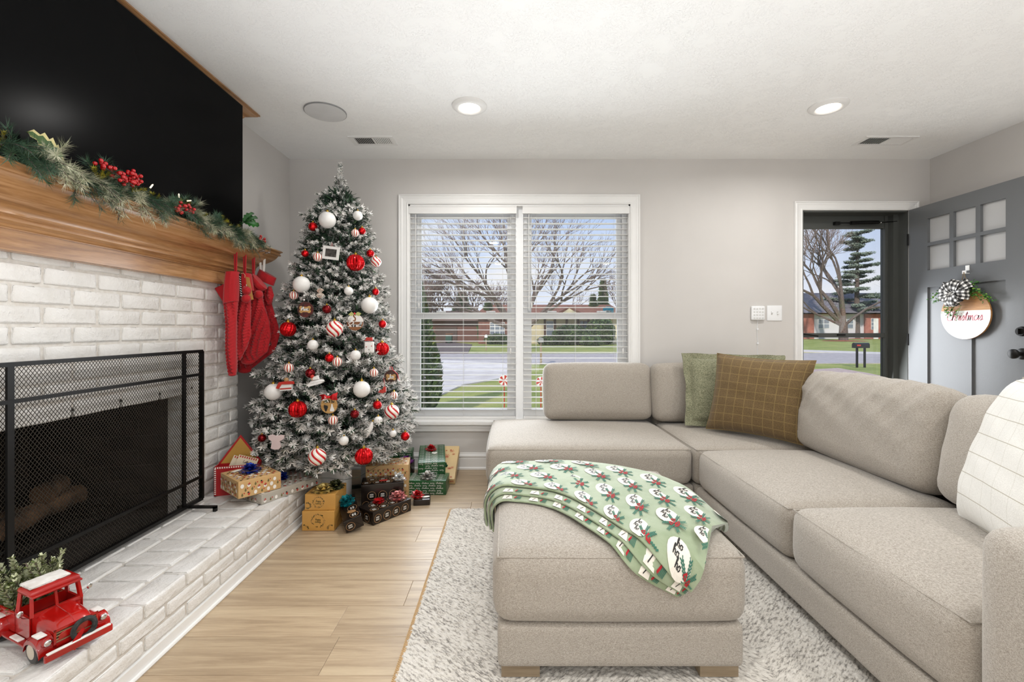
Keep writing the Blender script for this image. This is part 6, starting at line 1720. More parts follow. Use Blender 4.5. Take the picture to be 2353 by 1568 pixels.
I, J = np.meshgrid(np.arange(nx_ - 1), np.arange(ny_ - 1), indexing='ij'); A = (I * ny_ + J).ravel()
fc = np.stack([A, A + ny_, A + ny_ + 1, A + 1], 1)
me = bpy.data.meshes.new('area_rug'); me.vertices.add(len(co)); me.vertices.foreach_set('co', co.ravel()); me.loops.add(fc.size); me.loops.foreach_set('vertex_index', fc.ravel().astype(np.int32))
me.polygons.add(len(fc)); me.polygons.foreach_set('loop_start', np.arange(0, fc.size, 4, dtype=np.int32)); me.materials.append(M['rug']); me.update(calc_edges=True); me.validate()
rug = bpy.data.objects.new('area_rug', me); C.objects.link(rug); rug.location = org; tag(rug, 'cream wool rug with grey zigzag streaks under the ottoman and sofa', 'rug')
q = MB(); y = ry0
while y < ry1: q.bar((rx0 - .007, y, .004), (rx0 + .008, y + .004, .009), .0035, .004); y += .0085
x = rx0
while x < .1: q.bar((x, ry1 + .006, .004), (x + .003, ry1 - .008, .009), .0035, .004); x += .0085
q.build('tan_stitched_edge', pm('tan_yarn', '#cfae82', .9), rug, smooth=False)
# ------------------------------------------------------------ red toy truck on the hearth
trk = thing('toy_truck', 'red metal vintage toy pickup truck with snow on its roof, on the hearth', 'toy truck', (-1.331, 1.300, HZ + .002), (0, 0, math.radians(-23)))
RD = M['redgloss']; SN = M['frost']
def tb(name, q, m, parent=None, smooth=True): return q.build(name, m, parent or trk, smooth=smooth, local=True)
wh = []
for sx in (-.108, .100):
    for sy in (-1, 1):
        q = MB(); cy = sy * .064; q.lathe([(.010, -.011), (.022, -.012), (.031, -.010), (.033, -.004), (.033, .004), (.031, .010), (.022, .012), (.010, .011)], (sx, cy, .033), 28, axis='y')
        wl = tb('wheel', q, M['blackp']); q = MB(); q.lathe([(0, -.0145 * 1), (.012, -.014), (.019, -.0125), (.021, -.009)] if sy < 0 else [(.021, .009), (.019, .0125), (.012, .014), (0, .0145)], (sx, cy, .033), 20, axis='y'); q.build('hubcap', pm('cream_hub', '#cfc4b2', .4) if 'cream_hub' not in bpy.data.materials else bpy.data.materials['cream_hub'], wl, local=True)
q = MB(); q.box((-.165, -.045, .028), (.14, .045, .040)); tb('chassis', q, RD, smooth=False)
# cargo bed: floor, three walls
q = MB(); q.box((-.172, -.056, .040), (-.035, .056, .046)); q.box((-.172, -.058, .040), (-.035, -.053, .088)); q.box((-.172, .053, .040), (-.035, .058, .088)); q.box((-.174, -.058, .040), (-.169, .058, .088)); q.tube([(-.172, -.0555, .089), (-.035, -.0555, .089)], .004, 8); q.tube([(-.172, .0555, .089), (-.035, .0555, .089)], .004, 8); tb('cargo_bed', q, RD)
# cab shell with open windows
q = MB()
def pil(a, b_, w_=.008): q.bar(a, b_, w_, w_)
zb_, zt2 = .096, .150
q.box((-.034, -.058, .040), (.046, -.052, zb_)); q.box((-.034, .052, .040), (.046, .058, zb_)); q.box((-.034, -.058, .040), (-.028, .058, zb_ + .008)); q.box((.040, -.056, .040), (.046, .056, zb_))
for sy in (-.053, .053): pil((-.030, sy, zb_), (-.026, sy * .93, zt2)); pil((.045, sy, zb_), (.034, sy * .93, zt2))
pil((.045, 0, zb_), (.034, 0, zt2), .006); q.bar((.044, -.053, zb_ + .002), (.044, .053, zb_ + .002), .008, .010); q.bar((-.028, -.05, zt2 - .004), (-.028, .05, zt2 - .004), .006, .012)
tb('cab', q, RD, smooth=False)
q = MB(); q.rbox((.004, 0, zt2 + .005), (.078, .112, .016), .009, 5, (0, 0, .006)); q.rbox((.044, 0, zt2 + .001), (.018, .110, .006), .0025, 3); rf_ = tb('cab_roof', q, RD)
q = MB(); rs = random.Random(3); q.rbox((-.002, -.006, zt2 + .019), (.060, .088, .006), .003, 8, (0, 0, .003), sag=lambda p, t: [p[0] + rs.uniform(-.0012, .0012), p[1] + rs.uniform(-.0012, .0012), p[2] + rs.uniform(-.0008, .0008)]); q.build('roof_snow', SN, rf_, local=True)
# dark cab interior
q = MB(); q.box((-.026, -.05, .042), (.038, .05, .074)); tb('cab_interior', q, M['blackp'], smooth=False)
# bonnet: rounded hump narrowing forwards, with centre ridge
q = MB()
def hood(u, v):
    x = .044 + .104 * u; a = PI * v; wd = .050 - .012 * u * u; h0 = .056; top = .102 - .012 * u - .022 * max(0, u - .7) ** 1.5 * 5
    c_ = math.cos(a); s_ = math.sin(a); y = -wd * math.copysign(abs(c_) ** .75, c_); z = h0 + (top - h0) * abs(s_) ** .55
    return (x, y, z)
q.grid(hood, 14, 18); q.add([hood(1, i / 18) for i in range(19)], [tuple(range(19))]); q.tube([(.046 + .1 * k / 8, 0, hood(k / 8, .5)[2] + .0006) for k in range(9)], .0022, 6)
tb('bonnet', q, RD)
q = MB(); q.box((.044, -.046, .036), (.146, .046, .060)); tb('engine_skirt', q, RD, smooth=False)
# grille
q = MB(); q.box((.146, -.048, .040), (.1485, .048, .046)); q.box((.146, -.048, .078), (.1485, .048, .084)); q.box((.146, -.048, .040), (.1485, -.043, .084)); q.box((.146, .043, .040), (.1485, .048, .084)); gr_ = tb('grille_frame', q, RD, smooth=False)
q = MB(); q.box((.1435, -.043, .046), (.1455, .043, .078)); q.build('grille_back', M['blackp'], gr_, smooth=False, local=True)
for k in range(4): q = MB(); q.box((.1455, -.043, .0495 + k * .0075), (.1475, .043, .0525 + k * .0075)); q.build('grille_bar', pm('aged_brass', '#a98b6a', .4, .6) if 'aged_brass' not in bpy.data.materials else bpy.data.materials['aged_brass'], gr_, smooth=False, local=True)
# fenders
for sy in (-1, 1):
    for sx, ln, top in ((.106, .040, .070), (-.108, .038, .072)):
        q = MB()
        def fen(u, v, sx=sx, ln=ln, top=top, sy=sy):
            a = PI * u; x = sx - ln * math.cos(a); z = .030 + (top - .030) * math.sin(a) ** .7; y0_ = .044; y = sy * (y0_ + .034 * v); 
            if v > .8: z -= .006 * (v - .8) / .2
            return (x, y, z)
        q.grid(fen, 16, 6); 
        q.grid(lambda u, v, fen=fen: tuple(Vector(fen(u, 1)).lerp(Vector((fen(u, 1)[0], fen(u, 1)[1], max(.030, fen(u, 1)[2] - .010))), v)), 16, 1)
        fo = tb('fender', q, RD); q = MB(); q.rbox((sx + .004, sy * .062, top + .001), (.034, .020, .004), .0018, 5, (0, 0, .001)); q.build('fender_snow', SN, fo, local=True)
    q = MB(); q.sphere((.142, sy * .060, .060), .0115, 16, 10, sc=(.8, 1, 1)); hl = tb('headlamp', q, RD); q = MB(); q.sphere((.149, sy * .060, .060), .0085, 14, 8, sc=(.5, 1, 1)); q.build('lens', M['silver'], hl, local=True)
    q = MB(); q.rbox((-.005, sy * .064, .034), (.14, .022, .006), .002, 3); rb = tb('running_board', q, RD); q = MB(); q.rbox((.0, sy * .066, .038), (.05, .014, .004), .0018, 4); q.build('board_snow', SN, rb, local=True)
    q = MB(); q.tube([(.036, sy * .056, .094), (.040, sy * .070, .104), (.042, sy * .074, .112)], .0012, 6); mi_ = tb('wing_mirror', q, M['silver']); q = MB(); q.sphere((.043, sy * .075, .118), .009, 12, 8, sc=(.35, .8, 1)); q.build('mirror_head', M['silver'], mi_, local=True)
q = MB(); q.rbox((.164, 0, .028), (.010, .148, .020), .004, 3); q.box((.144, -.03, .026), (.162, .03, .032)); bp = tb('front_bumper', q, RD); q = MB(); q.rbox((.1645, 0, .0385), (.010, .138, .005), .0022, 10); q.build('bumper_snow', SN, bp, local=True)
q = MB(); rs = random.Random(9); q.tube([(.158, .012 + .024 * math.cos(2 * PI * i / 22), .060 + .024 * math.sin(2 * PI * i / 22)) for i in range(22)], .0065, 8, closed=True)
for i in range(500): a = rs.uniform(0, 2 * PI); p = Vector((.158, .012 + .024 * math.cos(a), .060 + .024 * math.sin(a))); d = Vector((rs.gauss(0, 1), rs.gauss(0, 1), rs.gauss(0, 1))).normalized(); s_ = d.orthogonal().normalized() * .0006; q.add([p - s_, p + s_, p + d * .0105], [(0, 1, 2)])
wr_ = tb('grille_wreath', q, pm('charcoal_fur', '#3c3f3e', .9, 0, '#1c1f1e', 80), smooth=False)
q = MB(); 
for k, (dy, dz) in enumerate(((-.034, -.030), (-.022, -.034))): q.add([(.167, .010, .062), (.167, .002, .066), (.168, .002 + dy, .056 + dz), (.168, .010 + dy, .050 + dz)], [(0, 1, 2, 3)])
q.build('red_ribbon', M['bow_red'], wr_, smooth=False, local=True)
# frosted fir sprigs standing in the bed
sprg = thing('fir_sprigs', 'bunch of frosted artificial fir sprigs standing in the toy truck bed', 'greenery', tuple(trk.matrix_basis @ Vector((-.105, 0, .048))), (0, 0, math.radians(-23)))
fm = [pm('sprig_green', '#87924c', .7, 0, '#56692f', 60), pm('sprig_frost', '#dde0c2', .8, 0, '#b3b98a', 60), M['bark'], pm('sprig_dark', '#3e4f2d', .7)]
rs = random.Random(31)
for k in range(42):
    q = MB(); b_ = Vector((rs.uniform(-.045, .045), rs.uniform(-.035, .035), .0)); d = Vector((rs.gauss(-.35, .55), rs.gauss(0, .45), 1.0)).normalized(); ln = rs.uniform(.10, .175)
    if d.x > .12: d.x = .05; d.normalize()
    q.tube([b_, b_ + d * ln], .002, 5, 2)
    for i in range(200):
        u = rs.random(); p = b_ + d * ln * u; o = Vector((rs.gauss(0, 1), rs.gauss(0, 1), rs.gauss(0, 1))); o = (o - d * o.dot(d)).normalized()
        nd = (d * .8 + o).normalized(); l_ = .026 * (1.12 - u * .62) * rs.uniform(.7, 1); s_ = nd.cross(d).normalized() * .0032
        q.add([p - s_, p + s_, p + nd * l_ + s_ * .5, p + nd * l_ - s_ * .5], [(0, 1, 2, 3)], 1 if rs.random() < .30 + .5 * u else (0 if rs.random() < .7 else 3))
    q.build('sprig', fm, sprg, smooth=False, local=True)

# ------------------------------------------------------------ round sign on the door
def D(a, b_, d=0): return Vector((DXF - .012 - d, 3.065 - a, 1.200 + b_))
sg = thing('door_sign', 'round wood and white Christmas sign with a checked bow on the grey door', 'sign', tuple(D(0, -.167)))
r_ = .168; n = 64
q = MB(); q.poly([D(r_ * math.cos(2 * PI * i / n), r_ * math.sin(2 * PI * i / n)) for i in range(n)], (-.010, 0, 0)); q.build('wood_round', woodmat('sign_wood', '#6d4422', '#a9753e', '#c9985c', 'Y', .5, 1.2), sg, smooth=False)
a0 = math.asin(.027 / r_); q = MB(); q.poly([D(.1675 * math.cos(a), .1675 * math.sin(a), .0101) for a in [PI - a0 + (PI + 2 * a0) * i / 40 for i in range(41)]], (-.0012, 0, 0)); q.build('white_half', M['whitepaper'], sg, smooth=False)
q = MB(); stroke_text(q, 'Christmas', .066, lambda a, b_: D(a, b_, .0118), (-.002, -.040), .15, n=5); q.build('lettering', M['printpink'], sg, smooth=False)
q = MB(); q.tube([D(-.03, .15, .012), D(-.004, .285, .014), D(.0, .29, .014), D(.03, .15, .012)], .0022, 5); q.build('hanging_string', pm('jute_cord', '#8a7656', .9), sg)
def checkmat():
    m, t, b_ = nodes('buffalo_check'); setp(b_, 'Roughness', .8); c = t.nodes.new('ShaderNodeTexCoord'); s = t.nodes.new('ShaderNodeSeparateXYZ'); t.links.new(c.outputs['UV'], s.inputs[0])
    k = [mathn(t, 'LESS_THAN', mathn(t, 'FRACT', mathn(t, 'MULTIPLY', s.outputs[a], f_)), .5) for a, f_ in (('X', 3.0), ('Y', 8.0))]
    sm = mathn(t, 'MULTIPLY', mathn(t, 'ADD', k[0], k[1]), .5); col = ramp(t, sm, [(0, '#eceae6'), (.5, '#6d6b69'), (1, '#161514')]); t.links.new(col, b_.inputs['Base Color']); return m
cm = checkmat()
def ribbon_loop(c, d, ln, wd, loft, name):
    """one looped bow petal with UV"""
    c = Vector(c); d = Vector(d).normalized(); out = Vector((-1, 0, 0)); s_ = d.cross(out).normalized(); pts = []
    for i in range(15):
        u = i / 14; a = 2 * PI * u; pts.append((c + d * ln * (.5 - .5 * math.cos(a)) + out * (loft * math.sin(a) * .5 + .02 + loft * .4 * math.sin(PI * u)), (.35 + .65 * math.sin(PI * u) ** .7)))
    vs, uvs = [], []
    for i, (p, w_) in enumerate(pts):
        for j in range(4): v = j / 3; vs.append(p + s_ * wd * w_ * (v - .5) + out * .006 * math.sin(v * PI * 2)); uvs.append((v, i / 14))
    fs = [(i * 4 + j, i * 4 + j + 1, (i + 1) * 4 + j + 1, (i + 1) * 4 + j) for i in range(14) for j in range(3)]
    me = bpy.data.meshes.new(name); inv = wm(sg).inverted(); me.from_pydata([tuple(inv @ v) for v in vs], [], fs); me.materials.append(cm); ul = me.uv_layers.new(name='UV')
    for l_ in me.loops: ul.data[l_.index].uv = uvs[l_.vertex_index]
    me.polygons.foreach_set('use_smooth', [True] * len(fs)); me.update(); o = bpy.data.objects.new(name, me); C.objects.link(o); o.parent = sg
for k, (dy, dz, ln) in enumerate(((1, .55, .105), (-1, .6, .115), (1, -.1, .10), (-1, -.15, .10), (.45, 1, .085), (-.4, 1, .085), (.5, -1, .075), (-.5, -1, .08), (0, -1, .085), (-.9, .15, .10))[:9]):
    ribbon_loop(D(-.028, .148, .012 + .003 * k), (0, dy, dz), ln * 1.08, .072, .045, 'bow_loop')
lf = [pm('boxwood_leaf', '#4d8a35', .45, 0, '#2f6425', 60), pm('boxwood_light', '#8fb84a', .45)]
rs = random.Random(17)
def leafy(pts, nleaf, sz=.013):
    q = MB(); P = [Vector(p) for p in pts]; q.tube(P, .0015, 5, 0)
    for i in range(nleaf):
        k = rs.randrange(len(P) - 1); p = P[k].lerp(P[k + 1], rs.random()) + Vector((-rs.uniform(0, .012), rs.gauss(0, .010), rs.gauss(0, .010))); d = Vector((rs.gauss(-.5, .4), rs.gauss(0, 1), rs.gauss(0, 1))).normalized(); s_ = d.orthogonal().normalized(); l_ = sz * rs.uniform(.7, 1.2); w_ = l_ * .42
        nn_ = d.cross(s_) * .002; q.add([p, p + d * l_ * .3 + s_ * w_, p + d * l_ * .75 + s_ * w_ * .8, p + d * l_, p + d * l_ * .75 - s_ * w_ * .8, p + d * l_ * .3 - s_ * w_], [(0, 1, 2, 3, 4, 5)], 1 if rs.random() < .25 else 0)
    q.build('leafy_sprig', lf, sg, smooth=False)
for pts, nl in (([D(.03, .14, .02), D(.09, .165, .03), D(.15, .13, .03), D(.20, .085, .03)], 150), ([D(.02, .16, .02), D(.07, .19, .03), D(.11, .205, .03)], 60), ([D(.02, .14, .02), D(.10, .12, .03), D(.16, .09, .03)], 80),
                ([D(-.04, .14, .02), D(-.10, .17, .03), D(-.17, .155, .03), D(-.225, .12, .03)], 80), ([D(-.05, .12, .02), D(-.12, .115, .03), D(-.185, .105, .03)], 60), ([D(-.05, .07, .02), D(-.08, .02, .03), D(-.09, -.01, .02)], 44), ([D(-.02, .05, .02), D(-.04, .0, .02), D(-.045, -.04, .02)], 26), ([D(-.10, .07, .02), D(-.12, .02, .02)], 24)):
    leafy(pts, nl)
# ------------------------------------------------------------ outdoors
ZG = -.50; HG = HC - ZG
def gp(x, y, dz=0.0): return G(x, y, ZG + dz)
def shape(name, pts, z, mat, struct_=True):
    q = MB(); q.poly([(p[0], p[1], z - .05) for p in pts], (0, 0, .05)); o = q.build(name, mat, smooth=False)
    if struct_: struct(o)
    return o
def grassmat(name, a, b_, c_):
    m, t, bs = nodes(name); setp(bs, 'Roughness', .95); v = objco(t)
    f = mathn(t, 'MULTIPLY_ADD', noise(t, v, .55, 5, .65), .6, mathn(t, 'MULTIPLY', noise(t, v, 26, 3, .7), .4)); t.links.new(ramp(t, f, [(.36, a), (.5, b_), (.64, c_)]), bs.inputs['Base Color']); bump(t, bs, noise(t, v, 60, 3), .6, .02); return m
M['grass'] = grassmat('winter_lawn', '#6f8038', '#98a052', '#b5ac6a')
M['road'] = pm('asphalt', '#bdb3b1', .9, 0, '#a9a09e', 3, bscale=60, bstr=.3); M['concrete'] = pm('driveway_concrete', '#ded5cf', .9, 0, '#cac0ba', 2)
q = MB(); q.box((-70, 3.8, ZG - .2), (110, 130, ZG - .02)); struct(q.build('ground', M['grass'], smooth=False))
struct(MB().box((XL - 3, YW + TH + .001, ZG - .02), (XR + 3, YW + TH + 1.0, ZG - .001)).build('ground_bed', pm('mulch', '#6d5140', .95), smooth=False))
# road runs across, with the near kerb where the driveway joins
shape('road', [(-70, 18.5, 0), (110, 24, 0), (110, 33, 0), (-70, 27.5, 0)], ZG + .012, M['road'])
shape('driveway', [tuple(gp(880, 822)), tuple(gp(1215, 838)), tuple(gp(1175, 866)), tuple(gp(1062, 886)), tuple(gp(1018, 906)), tuple(gp(985, 925)), (-4.5, 8.5, 0), (-8, 9, 0)], ZG + .02, M['concrete'])
shape('driveway_far', [tuple(gp(1000, 812)), tuple(gp(1075, 812)), tuple(gp(1085, 792)), tuple(gp(1035, 786)), tuple(gp(985, 790))], ZG + .02, pm('dark_drive', '#6d5f5a', .9))
# front walk and second drive seen through the storm door
shape('walkway', [tuple(gp(1870, 850)), tuple(gp(1925, 847)), tuple(gp(1990, 858)), tuple(gp(2060, 872)), tuple(gp(2070, 1010)), tuple(gp(1850, 1010)), tuple(gp(1850, 860))], ZG + .02, pm('pink_paving', '#b3978d', .9, 0, '#c9b5ad', 6))
shape('far_street', [tuple(gp(1800, 803)), tuple(gp(2080, 812)), tuple(gp(2080, 816)), tuple(gp(1800, 808))], ZG + .02, M['concrete'])

def bare_tree(name, label, base, h, seed, spread=.55, trunk=.3, levels=6, lean=(0, 0), limbs=None, group=None, first=.22, thin=1.0, twigs=True):
    r = random.Random(seed); q = MB(); base = Vector(base)
    def rec(p, d, l_, rad, lv):
        pts = [p]; n = 3 if lv > 2 else 2
        for i in range(n):
            d = (d + Vector((r.gauss(0, .10), r.gauss(0, .10), r.gauss(.02, .06)))).normalized(); p = p + d * l_ / n; pts.append(p)
        k = 6 if lv >= levels - 1 else (4 if lv > 2 else 3)
        q.tube(pts, [rad * (1 - .45 * i / n) for i in range(n + 1)], k, 0 if lv > 2 else 1, cap=False)
        if lv <= 0: return
        for i in range(r.choice((2, 3, 3)) if lv > 1 else 3):
            s_ = Vector((r.gauss(0, 1), r.gauss(0, 1), r.gauss(.25, .5))); s_ = (s_ - d * s_.dot(d)).normalized()
            start = pts[-1] if i == 0 else pts[-1 - (r.random() < .45)]
            rec(start, (d + s_ * r.uniform(.35, .95) * spread * 1.5).normalized(), l_ * r.uniform(.62, .88), rad * .58 * thin, lv - 1)
    if limbs:
        t0 = base; 
        for (dx, dy, dz, rad) in limbs:
            rec(base + Vector((0, 0, h * first * .5)), Vector((dx, dy, dz)).normalized(), h * .30, trunk * rad, levels - 1)
        q.tube([base, base + Vector((0, 0, h * first * .62))], [trunk * 1.25, trunk], 10, 0)
    else: rec(base, Vector((lean[0], lean[1], 1)).normalized(), h * first, trunk, levels)
    o = q.build(name, [M['bark'], M['twig']], smooth=False, origin=tuple(base)); tag(o, label, 'tree', group); return o
# big multi-stemmed tree behind the window
bare_tree('bare_tree', 'big bare many-limbed tree rising behind the window mullion', gp(1192, 803), 11, 5, .40, .30, 7, limbs=[(-.95, .1, .62, .8), (-.55, -.2, 1, .75), (-.2, .2, 1, .8), (.12, -.1, 1, .8), (.5, .2, .9, .8), (.85, 0, .75, .85), (-.75, .3, .9, .5)], group='bare trees outdoors')
labs = ['bare thin tree at the far left of the window view', 'second bare thin tree beyond the driveway', 'bare thicket tree over the neighbour brick garage', 'tall bare tree far behind the brown roof', 'thin bare tree at the right of the window view']
for i, (x, y, h, sd) in enumerate(((985, 786, 12, 3), (1015, 785, 13, 8), (1075, 785, 13, 12), (1290, 783, 14, 15), (1420, 790, 11, 21))):
    bare_tree('bare_tree', labs[i], gp(x, y), h, sd, .5, .16, 6, group='bare trees outdoors', first=.24, thin=1.08)
for i, (x, y, h, sd) in enumerate(((950, 786, 13, 31), (978, 785, 14, 33), (1005, 786, 13, 35), (1035, 785, 14, 37), (1068, 785, 14, 39), (1100, 785, 13, 41), (1135, 785, 12, 43))):
    bare_tree('bare_tree', 'bare winter tree in the distant tree line over the neighbour roofs', gp(x, y), h, sd, .6, .18, 6, group='distant bare trees', first=.2, thin=1.17)
# tree seen through the storm door
bare_tree('bare_tree', 'wide bare tree on the far lawn, seen through the glass door', gp(1938, 783), 20, 44, .42, .50, 7, limbs=[(-.75, 0, .9, .7), (-.35, .1, 1, .7), (.05, 0, 1, .75), (.45, .2, 1, .7), (-.95, .1, .5, .4), (.8, 0, .7, .4)], group='bare trees outdoors', first=.2)

def leafcloud(q, c, rad, n, sz, r, mi=(0, 1), shell=.6):
    c = Vector(c)
    for i in range(n):
        d = Vector((r.gauss(0, 1), r.gauss(0, 1), r.gauss(0, 1))).normalized(); k = shell + (1 - shell) * r.random()
        p = c + Vector((d.x * rad[0] * k, d.y * rad[1] * k, d.z * rad[2] * k)); u = Vector((r.gauss(0, 1), r.gauss(0, 1), r.gauss(0, 1))).normalized(); v = u.orthogonal().normalized() * sz * .5; u = u * sz
        q.add([p - v, p + v, p + u], [(0, 1, 2)], r.choice(mi))
evg = [pm('evergreen_leaf', '#3f5a36', .8, 0, '#2a4027', 3), pm('evergreen_light', '#64793f', .8, 0, '#475c33', 3)]
def column_shrub(name, label, base, h, rd, n, sz, seed, group=None, mats_=evg, cat='tree'):
    r = random.Random(seed); base = Vector(base); q = MB()
    for i in range(n):
        u = r.random(); a = r.uniform(0, 2 * PI); rr = rd * (1.0 - .85 * max(0, u - .35) / .65) * (.55 + .45 * min(1, u / .15)) * r.uniform(.72, 1.08); p = base + Vector((rr * math.cos(a), rr * math.sin(a), h * u))
        d = Vector((math.cos(a) * .5, math.sin(a) * .5, 1)).normalized() + Vector((r.gauss(0, .3), r.gauss(0, .3), r.gauss(0, .3))); v = d.orthogonal().normalized() * sz * .4; q.add([p - v, p + v, p + d * sz], [(0, 1, 2)], r.randrange(2))
    t = thing(name, label, cat, tuple(base), group=group); o = q.build('foliage', mats_, t, smooth=False)
    MB().tube([base, base + Vector((0, 0, h * .9))], [rd * .2, rd * .04], 6).build('trunk', M['bark'], t); return t
column_shrub('arborvitae', 'dense green arborvitae shrub just outside the window at left', (W(958, 900, 8.3).x, 8.3, ZG), 2.45, .42, 16000, .055, 3)
column_shrub('conifer', 'tall narrow evergreen at the right of the window view', gp(1386, 786), 7.6, .85, 5000, .35, 7, 'evergreens by the far house')
column_shrub('conifer', 'shorter narrow evergreen left of the tall one by the house', gp(1363, 788), 5.4, .75, 4000, .32, 8, 'evergreens by the far house')
column_shrub('conifer', 'dark broad fir beyond the brick garage', gp(1062, 781), 7.0, 2.0, 5000, .4, 9, 'evergreens by the far house')
column_shrub('conifer', 'round dark green shrub beside the garage roof', gp(1122, 789), 4.4, 1.1, 4000, .3, 10, 'evergreens by the far house')
# pine through the door
r = random.Random(5); base = gp(1968, 779); t = thing('pine_tree', 'tall pine with layered branches on the far lawn beyond the glass door', 'tree', tuple(base))
Hh = 17.5; MB().tube([base, base + Vector((.2, 0, Hh))], [.55, .08], 10).build('trunk', M['bark'], t)
q = MB()
for k in range(46):
    z = 3.5 + (Hh - 3.2) * (k / 46) + r.uniform(-.5, .5); a = k * 2.4 + r.uniform(-.5, .5); ln = (5.0 - 3.9 * (k / 46)) * r.uniform(.45, 1.15); d = Vector((math.cos(a), math.sin(a), r.uniform(-.15, .3))); p0 = base + Vector((0, 0, z)); q.tube([p0, p0 + d * ln], [.07, .015], 4, 2, cap=False)
    for j in range(5):
        c_ = p0 + d * ln * (.38 + .15 * j) + Vector((r.uniform(-.3, .3), r.uniform(-.3, .3), .1)); leafcloud(q, c_, (.85, .85, .28), 190, .22, r, (0, 1), .2)
q.build('needle_branches', [pm('pine_bluegreen', '#7b8a7c', .8, 0, '#5d6d60', 2), pm('pine_grey', '#9aa392', .8, 0, '#7e8a77', 2), M['bark']], t, smooth=False)
q = MB(); c_ = gp(1940, 784); q.lathe([(2.6, 0), (2.3, .05), (.6, .12), (0, .12)], (c_.x, c_.y, ZG), 24); q.lathe([(2.0, 0), (1.8, .05), (.5, .12), (0, .12)], (base.x, base.y, ZG), 24)
struct(q.build('ground_mulch', pm('leaf_litter', '#a5613f', .95, 0, '#7d4a33', 3)))

# houses
brickfar = pm('far_red_brick', '#84594d', .9, 0, '#6f4a41', 2); roofm = pm('brown_shingle', '#8a5c49', .9, 0, '#74493a', 3); cream = pm('cream_siding', '#e0d2b0', .8); brown = pm('brown_trim', '#54392c', .8)
dglass = pm('far_window_glass', '#7f8894', .2); wht = M['white']
def win(parent, x0, x1, z0, z1, Y, nx=2, nz=3, fr=wht):
    q = MB(); q.box((x0, Y - .06, z0), (x1, Y, z1)); f_ = q.build('window', fr, parent, smooth=False); gxw = (x1 - x0) / nx; gzw = (z1 - z0) / nz; q = MB()
    for i in range(nx):
        for j in range(nz): q.box((x0 + gxw * i + .04, Y - .075, z0 + gzw * j + .04), (x0 + gxw * (i + 1) - .04, Y - .055, z0 + gzw * (j + 1) - .04))
    q.build('pane', dglass, f_, smooth=False)
Yh = 50.0; k_ = Yh / F
def hx(x): return (x - VX) * k_
def hz(y): return HC - (y - VY) * k_
h = thing('ranch_house', 'single storey cream and brick ranch house with brown roof across the street', 'house', (hx(1290), Yh + 4, ZG))
MB().box((hx(1212), Yh, ZG), (hx(1440), Yh + 9, hz(728))).build('wall', cream, h, smooth=False)
MB().box((hx(1100), Yh - .5, ZG), (hx(1212), Yh + 9, hz(728))).build('wall', brickfar, h, smooth=False)
q = MB(); zr, ze = hz(696), hz(729)
q.add([(hx(1088), Yh - 1.3, ze), (hx(1450), Yh - 1.3, ze), (hx(1420), Yh + 4, zr), (hx(1115), Yh + 4, zr), (hx(1450), Yh + 9.5, ze), (hx(1088), Yh + 9.5, ze)], [(0, 1, 2, 3), (1, 4, 2), (5, 0, 3), (4, 5, 3, 2), (5, 4, 1, 0)])
q.build('roof', roofm, h, smooth=False)
q = MB(); q.add([(hx(1262), Yh - 2.2, ze), (hx(1345), Yh - 2.2, ze), (hx(1302), Yh - 2.2, hz(706)), (hx(1262), Yh + 2, ze), (hx(1345), Yh + 2, ze), (hx(1302), Yh + 3, hz(706))], [(0, 1, 2), (0, 2, 5, 3), (1, 4, 5, 2)]); q.build('porch_gable', roofm, h, smooth=False)
q = MB(); q.add([(hx(1274), Yh - 2.24, ze), (hx(1333), Yh - 2.24, ze), (hx(1302), Yh - 2.24, hz(711))], [(0, 1, 2)]); q.build('gable_panel', cream, h, smooth=False)
for x in (1212, 1252, 1275, 1302, 1328, 1352, 1400): MB().box((hx(x) - .12, Yh - .08, ZG), (hx(x) + .12, Yh, hz(728))).build('timber_strip', brown, h, smooth=False)
win(h, hx(1255), hx(1272), hz(772), hz(738), Yh, 1, 2); win(h, hx(1332), hx(1350), hz(766), hz(738), Yh, 2, 3, brown); win(h, hx(1126), hx(1160), hz(771), hz(741), Yh - .5, 3, 3); win(h, hx(1368), hx(1392), hz(766), hz(738), Yh, 2, 3, wht)
h = thing('brick_garage', 'dark brick garage with a brown hip roof behind the driveway', 'house', (hx(1060), 56, ZG))
k_ = 56 / F
MB().box((hx(985), 56, ZG), (hx(1105), 64, hz(738))).build('wall', pm('dark_brick', '#6b4a42', .9), h, smooth=False)
q = MB(); q.add([(hx(975), 55, hz(738)), (hx(1115), 55, hz(738)), (hx(1085), 60, hz(712)), (hx(1000), 60, hz(712)), (hx(1115), 65, hz(738)), (hx(975), 65, hz(738))], [(0, 1, 2, 3), (1, 4, 2), (5, 0, 3), (4, 5, 3, 2), (5, 4, 1, 0)]); q.build('roof', pm('grey_brown_shingle', '#7a6459', .9), h, smooth=False)
MB().box((hx(1000), 55.9, ZG), (hx(1050), 56, hz(752))).build('garage_door', pm('dark_garage_door', '#4d3c35', .7), h, smooth=False)
k_ = 75 / F
h = thing('brick_house', 'red brick house with grey roof far beyond the glass door', 'house', (hx(1940), 79, ZG))
MB().box((hx(1800), 75, ZG), (hx(2110), 84, hz(722))).build('wall', pm('white_siding', '#cfccd0', .8), h, smooth=False)
MB().box((hx(1800), 74.7, ZG), (hx(1868), 75, hz(722))).build('wall', pm('orange_brick', '#b5786a', .9, 0, '#9c6255', 1), h, smooth=False)
MB().box((hx(1985), 74.7, ZG), (hx(2110), 75, hz(722))).build('wall', bpy.data.materials['orange_brick'], h, smooth=False)
